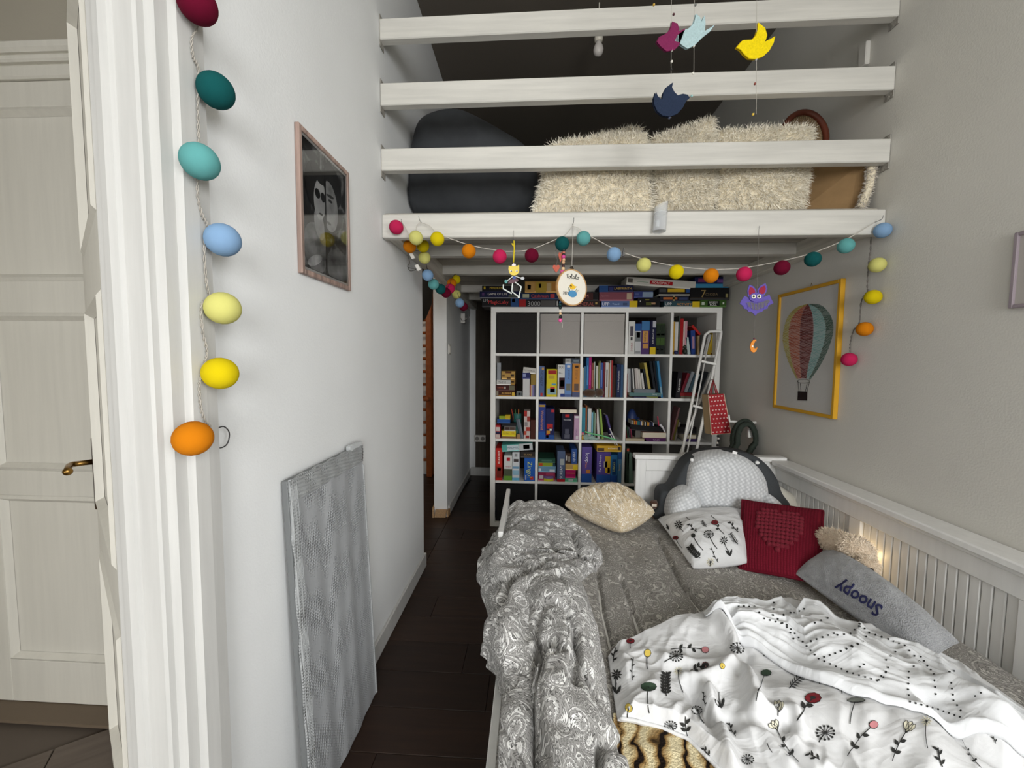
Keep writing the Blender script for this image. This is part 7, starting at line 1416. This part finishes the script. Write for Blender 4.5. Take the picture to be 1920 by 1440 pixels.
# compartment 5
item('d', 800, 1000, 600, 650, (110, 100, 84), 'brown-grey book lying flat', 'book', dep=0.17); item('d', 790, 1000, 560, 600, (130, 30, 32), 'crimson book lying flat', 'book', dep=0.16)
item('d', 735, 790, 290, 640, (30, 26, 30), 'black thick book with white spine title', 'book', fwd=0.02, dep=0.16, lean=4, vert=1, txt=[('Les contes', .5, .5, .5, .7, (214, 210, 204))])
for x0, x1, yt, c, d in ((800, 835, 300, (120, 34, 46), 'wine red leaning book'), (845, 885, 280, (150, 156, 160), 'silver leaning book'), (895, 925, 320, (60, 84, 96), 'petrol blue leaning book'), (935, 965, 310, (150, 170, 170), 'misty green leaning book'), (990, 1040, 280, (40, 44, 46), 'charcoal leaning book')): item('d', x0, x1, yt, 556, c, d, 'book', fwd=0.05, dep=0.15, lean=18)
# ---- row 3
item('c', 135, 200, 1010, 1197, (180, 40, 48), 'small red white and navy box', pat=[(.1, .9, .55, .85, (214, 206, 200)), (0, 1, .34, .5, (30, 34, 70)), (.05, .95, .05, .30, (206, 190, 180))], dep=0.08)
item('c', 220, 412, 1160, 1200, (140, 100, 66), 'flat wooden box', dep=0.12, kind='wooden_box', cat='box'); item('c', 220, 406, 1090, 1158, (232, 206, 40), 'bright yellow card game box', txt=[('Drum Quel', .28, .6, .4, .4, (60, 40, 30)), ('JoJo', .8, .65, .24, .3, (170, 40, 40))], dep=0.1); item('c', 250, 404, 1026, 1088, (110, 104, 100), 'dark grey small box with pictures', pat=[(.1, .45, .3, .8, (70, 50, 44)), (.5, .9, .3, .8, (90, 70, 60))], tb=(190, 190, 186), dep=0.1); item('c', 222, 410, 985, 1024, (36, 34, 36), 'black flat case', dep=0.1)
item('c', 157, 330, 932, 984, (42, 84, 150), 'blue flat box', dep=0.1); item('c', 184, 262, 890, 930, (150, 170, 50), 'lime green tiny box', dep=0.07); item('c', 264, 332, 880, 930, (206, 176, 40), 'yellow tiny box', dep=0.07)
pc = thing('pencil_cup', W(970, 790, 'Y', YS+0.05), 'teal pencil cup with coloured pencils in the cluttered compartment', 'cup'); q = rect('c', 365, 490, 860, 960, YS+0.09); fl = cell(0, 2)[2]; pc.location.z = fl
b = B(); cxm = (q[0]+q[1])/2; lathe(b, (cxm, YS+0.10, fl), [(0.030, 0), (0.034, 0.10), (0.036, q[3]-fl), (0.033, q[3]-fl), (0.030, 0.02)], 18); obj('cup', b, M((40, 96, 90), 0.5), pc, smooth=True, angle=40)
for i, c in enumerate(((170, 60, 40), (60, 120, 60), (206, 120, 50))): b = B(); tube(b, [(cxm+0.01*i-0.01, YS+0.10, fl+0.03), (cxm-0.05+0.03*i, YS+0.09, q[3]+0.04)], 0.0035, 6); obj('pencil', b, M(c, 0.5), pc)
for x0, c, dn_ in ((466, (96, 104, 114), 'darker'), (492, (120, 128, 136), 'lighter')): item('c', x0, x0+24, 930, 1192, c, 'thin steel grey book leaning, %s of two' % dn_, 'book', fwd=0.03, dep=0.14, lean=-13)
item('c', 514, 596, 820, 1168, (206, 190, 184), 'red and white patterned upright box', pat=[(.0, .5, .8, 1, (170, 50, 44)), (.5, 1, .62, .8, (160, 60, 50)), (.1, .6, .45, .6, (150, 140, 140)), (.4, 1, .28, .42, (176, 60, 50)), (.0, .45, .14, .28, (190, 80, 60)), (.3, .9, .02, .12, (150, 44, 40))], dep=0.12); item('c', 602, 682, 942, 1200, (74, 36, 26), 'dark brown upright box', dep=0.12); item('c', 420, 465, 1130, 1215, (166, 128, 90), 'little wooden block', dep=0.03, kind='wooden_block', cat='block', fwd=0.004)
item('c', 710, 802, 730, 1222, (50, 66, 140), 'blue game box with golden swirl title', vert=-1, txt=[('Wunderland', .5, .55, .5, .55, (206, 140, 80))], pat=[(.1, .9, .92, .98, (190, 150, 60)), (0, 1, 0, .22, (40, 90, 170))], fwd=0.004)
item('c', 806, 922, 790, 1207, (32, 36, 84), 'navy game box with a red parrot', pat=[(.12, .8, .34, .50, (186, 44, 44)), (.45, .7, .28, .38, (230, 226, 220)), (.1, .5, .18, .28, (206, 140, 40)), (.05, .35, .04, .18, (170, 40, 40)), (.6, .95, .88, .97, (190, 50, 60)), (0, 1, 0, .14, (40, 80, 150))])
item('c', 1020, 1166, 850, 1207, (24, 24, 44), 'black navy game box with red square', txt=[('WUNDER', .5, .74, .7, .06, (200, 200, 206))], pat=[(.3, .68, .84, .95, (190, 36, 40)), (.3, .66, .22, .40, (84, 84, 100)), (.25, .75, .04, .2, (90, 90, 104))]); item('c', 996, 1220, 800, 850, (60, 30, 32), 'old dark red book lying on the navy box', 'book', side='pages', dep=0.16, fwd=0.0)
item('c', 1182, 1256, 885, 1232, (196, 160, 186), 'pink upright game box', vert=-1, txt=[('MAGIC', .5, .3, .4, .3, (120, 80, 120))], pat=[(.2, .9, .9, .98, (226, 226, 224)), (.4, .9, .04, .16, (220, 210, 216))], fwd=0.004)
for x0, x1, yt, yb, c, d in ((1286, 1332, 780, 1095, (60, 140, 160), 'teal book'), (1334, 1356, 750, 1095, (150, 84, 44), 'rusty brown book'), (1358, 1366, 800, 1095, (40, 110, 130), 'dark teal slim book'), (1368, 1411, 790, 1097, (222, 220, 216), 'white book with grey title'), (1414, 1436, 840, 1098, (120, 176, 196), 'pale blue book'), (1438, 1452, 830, 1098, (70, 110, 70), 'moss green book'), (1454, 1470, 850, 1098, (150, 170, 150), 'sage slim book'), (1472, 1484, 800, 1098, (90, 60, 50), 'cocoa slim book')): item('c', x0, x1, yt, yb+110, c, d, 'book', fwd=0.06, dep=0.16)
for x0, x1, yt, c, d, ln in ((1500, 1530, 805, (220, 216, 210), 'white leaning book', 4), (1534, 1552, 800, (60, 74, 44), 'dark green leaning book', 5), (1556, 1582, 800, (150, 180, 80), 'grass green leaning book', 6), (1690, 1716, 870, (86, 74, 130), 'purple leaning book', 16)): item('c', x0, x1, yt, 1205, c, d, 'book', fwd=0.07, dep=0.14, lean=-ln)
wfm = thing('white_frame', W(1160, 800, 'Y', YS+0.03), 'white folding frame leaning in the book compartment', 'frame'); ox, oy, s = CR['c']; fz = lambda x, y: W(ox+x/s, oy+y/s, 'Y', YS+0.02)
for A_, B_, r_ in (((1662, 872), (1824, 1225), 0.0042), ((1672, 955), (1765, 1165), 0.003)): b = B(); tube(b, [fz(*A_), fz(*B_)], r_, 8); obj('rail', b, mLad, wfm, smooth=True)
for A_, B_ in (((1650, 958), (1702, 945)), ((1742, 1175), (1790, 1160))): b = B(); tube(b, [fz(*A_), fz(*B_)], 0.004, 8); obj('crossbar', b, mLad, wfm, smooth=True)
wfm.location.z = cell(2, 2)[2]
gh = thing('green_hanger', (0, 0, 0), 'mint green plastic hanger lying in the book compartment', 'hanger'); gh.location = (fz(1550, 1160).x, YS+0.02, cell(2, 2)[2]); b = B(); tube(b, catmull([fz(1325, 1098), fz(1420, 1125), fz(1540, 1150), fz(1600, 1165), fz(1700, 1195), fz(1750, 1207)], 5), 0.0065, 8); obj('bar', b, M((110, 190, 130), 0.5), gh, smooth=True); b = B(); tube(b, [fz(1595, 1160), fz(1600, 1140), fz(1612, 1135)], 0.003, 6); obj('hook', b, mMetal, gh)
lump('mint_plush', 'mint green plush toy lying on the shelf under the hanger', 'soft toy', 'c', [(1345, 1178, 45, 38, fleece('mint_plush_cloth', (120, 150, 140), (170, 196, 184), 150), 'head'), (1420, 1190, 50, 28, fleece('mint_plush_cloth2', (120, 150, 140), (170, 196, 184), 150), 'body'), (1480, 1200, 26, 16, (150, 176, 166), 'foot')], 0.012)
lump('tiny_doll', 'tiny pink haired doll beside the mint plush', 'doll', 'c', [(1300, 1120, 16, 32, (206, 160, 60), 'dress'), (1300, 1072, 17, 18, (226, 170, 150), 'head'), (1300, 1062, 18, 14, (206, 90, 130), 'hair')], 0.012)
# compartment 4 of row 3
item('d', 90, 355, 1150, 1195, (206, 190, 160), 'cream flat board', kind='wooden_board', cat='board', dep=0.2, fwd=0.0); item('d', 330, 605, 1142, 1192, (90, 44, 96), 'purple book lying flat', 'book', dep=0.16, txt=[('TALES', .55, .5, .4, .5, (190, 150, 190))], fwd=0.0); item('d', 305, 612, 1068, 1142, (130, 60, 40), 'thick old book showing its page edges', 'book', side='pages', dep=0.16, fwd=0.0); item('d', 215, 305, 1045, 1150, (110, 106, 100), 'grey box behind the thick book', dep=0.14, fwd=0.06)
t = item('d', 140, 590, 985, 1066, (22, 20, 22), 'long black disc rack', kind='disc_rack', cat='rack', dep=0.15, fwd=0.03); t.rotation_euler = (0, math.radians(5), 0)
for i in range(19):
    cn, c = random.choice((('black', (30, 30, 34)), ('red', (170, 60, 50)), ('yellow', (206, 190, 90)), ('teal', (40, 110, 120)), ('cream', (206, 200, 190)), ('orange', (200, 140, 50)), ('blue', (60, 70, 120)), ('grey', (90, 90, 92)))); x0 = 165+i*15.5
    t = item('d', x0, x0+13, 915+i*1.6, 985, c, 'slim %s disc case standing in the black rack.' % cn, 'disc_case', dep=0.12, fwd=0.035, cat='disc case')
lump('blue_cloth', 'dark blue cloth heaped behind the disc cases', 'cloth', 'd', [(165, 960, 75, 190, (28, 46, 92), 'fold'), (215, 1010, 90, 140, (26, 42, 86), 'fold')], 0.20)
for x0, c, dn_ in ((96, (96, 30, 34), 'dark red'), (118, (40, 70, 50), 'dark green'), (140, (60, 60, 66), 'dark grey'), (162, (120, 40, 60), 'plum')): item('d', x0, x0+16, 1000, 1150, c, 'small %s upright booklet' % dn_, 'book', fwd=0.03, dep=0.12, lean=-8)
rk = thing('toy_wand', (0, 0, 0), 'white and pink toy wand standing beside the disc rack', 'toy'); fd = lambda x, y: W(1160+x/6.857, 655+y/6.857, 'Y', YS+0.02); rk.location = (fd(560, 1190).x, YS+0.02, cell(3, 2)[2]); b = B(); tube(b, [fd(500, 860), fd(515, 980)], 0.005, 7); obj('tip', b, M((190, 50, 80), 0.5), rk, smooth=True); b = B(); tube(b, [fd(530, 965), fd(570, 1010), fd(612, 1110), fd(620, 1190)], [0.011, 0.008, 0.005, 0.004], 8); obj('handle', b, M((206, 204, 206), 0.5), rk, smooth=True)
for x0, yt, c, d in ((672, 740, (130, 90, 90), 'rose grey leaning booklet'), (695, 900, (110, 100, 40), 'olive leaning booklet'), (720, 930, (150, 140, 130), 'stone leaning booklet')): item('d', x0, x0+22, yt, 1195, c, d, 'book', fwd=0.06, dep=0.12, lean=12)
item('d', 850, 1020, 1150, 1195, (60, 40, 90), 'violet book lying flat', 'book', dep=0.16); item('d', 840, 1000, 1100, 1150, (190, 170, 130), 'cream book lying on the violet one', 'book', dep=0.16, side='pages'); item('d', 760, 1000, 1000, 1100, (34, 30, 30), 'black carton', dep=0.14, fwd=0.05)
# ---- row 4
item('e', 120, 195, 250, 617, (196, 44, 36), 'red upright game box', vert=1, txt=[('RUGLOFF', .5, .72, .5, .4, (240, 230, 220))], pat=[(.15, .95, .08, .42, (120, 40, 30)), (.3, .8, .3, .38, (226, 150, 60))], fwd=0.006)
item('e', 217, 310, 335, 622, (220, 220, 216), 'white upright box with red square', txt=[('HABA', .5, .55, .7, .07, (150, 40, 50))], pat=[(.32, .75, .78, .92, (190, 30, 40)), (0, 1, 0, .18, (110, 160, 60)), (0, 1, .18, .46, (84, 90, 70))]); item('e', 313, 396, 297, 627, (214, 216, 218), 'white and blue striped upright box', pat=[(.2, .85, .66, .76, (70, 60, 60)), (.3, .7, .84, .95, (150, 150, 150)), (.05, .95, .42, .5, (120, 160, 190)), (.05, .95, .2, .36, (150, 190, 210)), (0, 1, 0, .1, (110, 180, 210))])
item('e', 452, 586, 365, 637, (36, 92, 176), 'bright blue game box with yellow green letters', vert=-1, txt=[('Zingo!', .45, .5, .55, .75, (196, 206, 90))], pat=[(.55, .85, .06, .2, (206, 60, 50)), (.1, .2, .05, .25, (200, 200, 206))], fwd=0.006); item('e', 410, 584, 290, 360, (50, 44, 40), 'dark game box lying on the blue one', txt=[('BRAINS', .5, .5, .55, .45, (150, 120, 70))], fwd=0.02)
t = item('e', 195, 552, 215, 296, (96, 176, 166), 'mint and white tilted box across two uprights', txt=[('MINDMILL', .36, .5, .36, .5, (40, 60, 90))], pat=[(.55, 1, 0, 1, (196, 200, 200)), (.7, .9, .2, .8, (130, 140, 150)), (.17, .54, .1, .9, (206, 220, 224))], fwd=0.0); t.rotation_euler = (0, math.radians(-5), 0); t.location.z += 0.010
item('e', 615, 812, 525, 600, (140, 36, 70), 'crimson flat game box', pat=[(.05, .3, .2, .6, (200, 190, 190)), (.45, .9, .55, .9, (170, 60, 90))], fwd=0.03); item('e', 615, 817, 460, 523, (110, 150, 176), 'pale blue flat game box', pat=[(.02, .16, .2, .6, (220, 224, 226)), (.65, .95, .15, .5, (210, 216, 220))], fwd=0.02); item('e', 615, 784, 420, 458, (140, 160, 50), 'lime flat game box', pat=[(.05, .3, .1, .9, (190, 70, 40))], fwd=0.02); item('e', 615, 812, 368, 418, (40, 78, 62), 'dark green flat game box', pat=[(.2, .8, .3, .7, (70, 110, 90))], fwd=0.02)
tn = thing('round_tin', (0, 0, 0), 'round yellow tin with purple lid at the front of the shelf', 'tin'); q = rect('e', 668, 800, 555, 645, YS+0.045); fl = cell(1, 3)[2]; tn.location = ((q[0]+q[1])/2, YS+0.03, fl); rt = (q[1]-q[0])/2; b = B(); lathe(b, (tn.location.x, YS+0.005+rt, fl), [(rt*0.97, 0), (rt*0.97, 0.022), (rt*0.97, 0.023)], 26); obj('base', b, M((206, 196, 50), 0.4), tn, smooth=True, angle=40); b = B(); lathe(b, (tn.location.x, YS+0.005+rt, fl), [(rt, 0.022), (rt, 0.040), (rt*0.98, 0.042), (0.001, 0.042)], 26); obj('lid', b, M((110, 84, 140), 0.4), tn, smooth=True, angle=40)
item('e', 835, 926, 285, 645, (84, 98, 128), 'grey blue upright game box with pale face', vert=1, txt=[('SCREAM', .5, .32, .5, .42, (220, 222, 226))], pat=[(.35, .9, .55, .75, (170, 176, 176)), (0, 1, 0, .09, (190, 30, 40))], fwd=0.004)
item('e', 925, 1067, 600, 657, (96, 176, 140), 'mint green flat box', pat=[(.28, .66, .2, .8, (196, 206, 200))], fwd=0.004); item('e', 930, 1048, 502, 598, (176, 20, 90), 'magenta box', pat=[(.05, .95, .55, .62, (206, 120, 60))]); item('e', 930, 1077, 432, 498, (196, 160, 100), 'tan flat box with yellow end', pat=[(.62, .98, .05, .8, (232, 200, 40))]); item('e', 1000, 1064, 258, 410, (50, 84, 150), 'small blue upright box', vert=1, txt=[('QUEST', .5, .5, .5, .7, (220, 224, 230))]); item('e', 930, 992, 312, 405, (70, 50, 40), 'small dark carton with pale dots', pat=[(.1, .3, .3, .8, (200, 196, 190)), (.5, .9, .2, .7, (140, 130, 120))])
item('e', 1118, 1236, 237, 653, (96, 78, 150), 'tall purple game box with white script', vert=-1, txt=[('loop', .5, .70, .5, .28, (226, 222, 232)), ('Make', .45, .48, .4, .16, (206, 130, 70))], pat=[(0, 1, 0, .24, (40, 84, 160)), (.45, .85, .26, .36, (206, 130, 60))], fwd=0.006)
item('e', 1293, 1455, 295, 653, (92, 74, 150), 'purple game box with yellow cat picture', vert=1, txt=[('Cat & Mouse', .24, .62, .22, .55, (230, 228, 234))], pat=[(0, 1, 0, .27, (40, 84, 160)), (.6, .98, .32, .86, (216, 172, 40)), (.5, .75, .5, .7, (190, 180, 160)), (.78, .95, .3, .5, (240, 200, 70))], fwd=0.006)
item('e', 1457, 1533, 330, 653, (50, 120, 176), 'blue game box with upright title panel', vert=1, txt=[('DINGO', .45, .58, .4, .34, (206, 216, 120))], pat=[(0, 1, 0, .27, (40, 84, 160)), (.2, .8, .3, .85, (30, 70, 120))], fwd=0.006); item('e', 1537, 1592, 290, 658, (90, 140, 180), 'narrow pale blue game box', vert=1, txt=[('Mystery', .5, .5, .5, .4, (206, 180, 90))], pat=[(0, 1, .76, 1, (40, 84, 150))], fwd=0.01)
item('e', 1295, 1580, 222, 292, (226, 176, 50), 'yellow game box lying on the purple one', txt=[('KATAMINO', .66, .55, .4, .4, (240, 236, 226))], pat=[(.02, .3, .1, .6, (90, 70, 50)), (.86, .97, .3, .85, (70, 60, 60))], fwd=0.0)
item('e', 1632, 1668, 245, 680, (46, 60, 48), 'dark green upright box', pat=[(.2, .9, .9, .98, (200, 80, 60))], dep=0.14); item('e', 1672, 1722, 310, 680, (110, 134, 120), 'sage green box beside the dark green one', dep=0.14, lean=-4)
# alike pieces that only their place tells apart share label and group
for lb_, ts in USED.items():
    if len(ts) > 1:
        for t in ts: t['group'] = ' '.join(lb_.split()[:6])
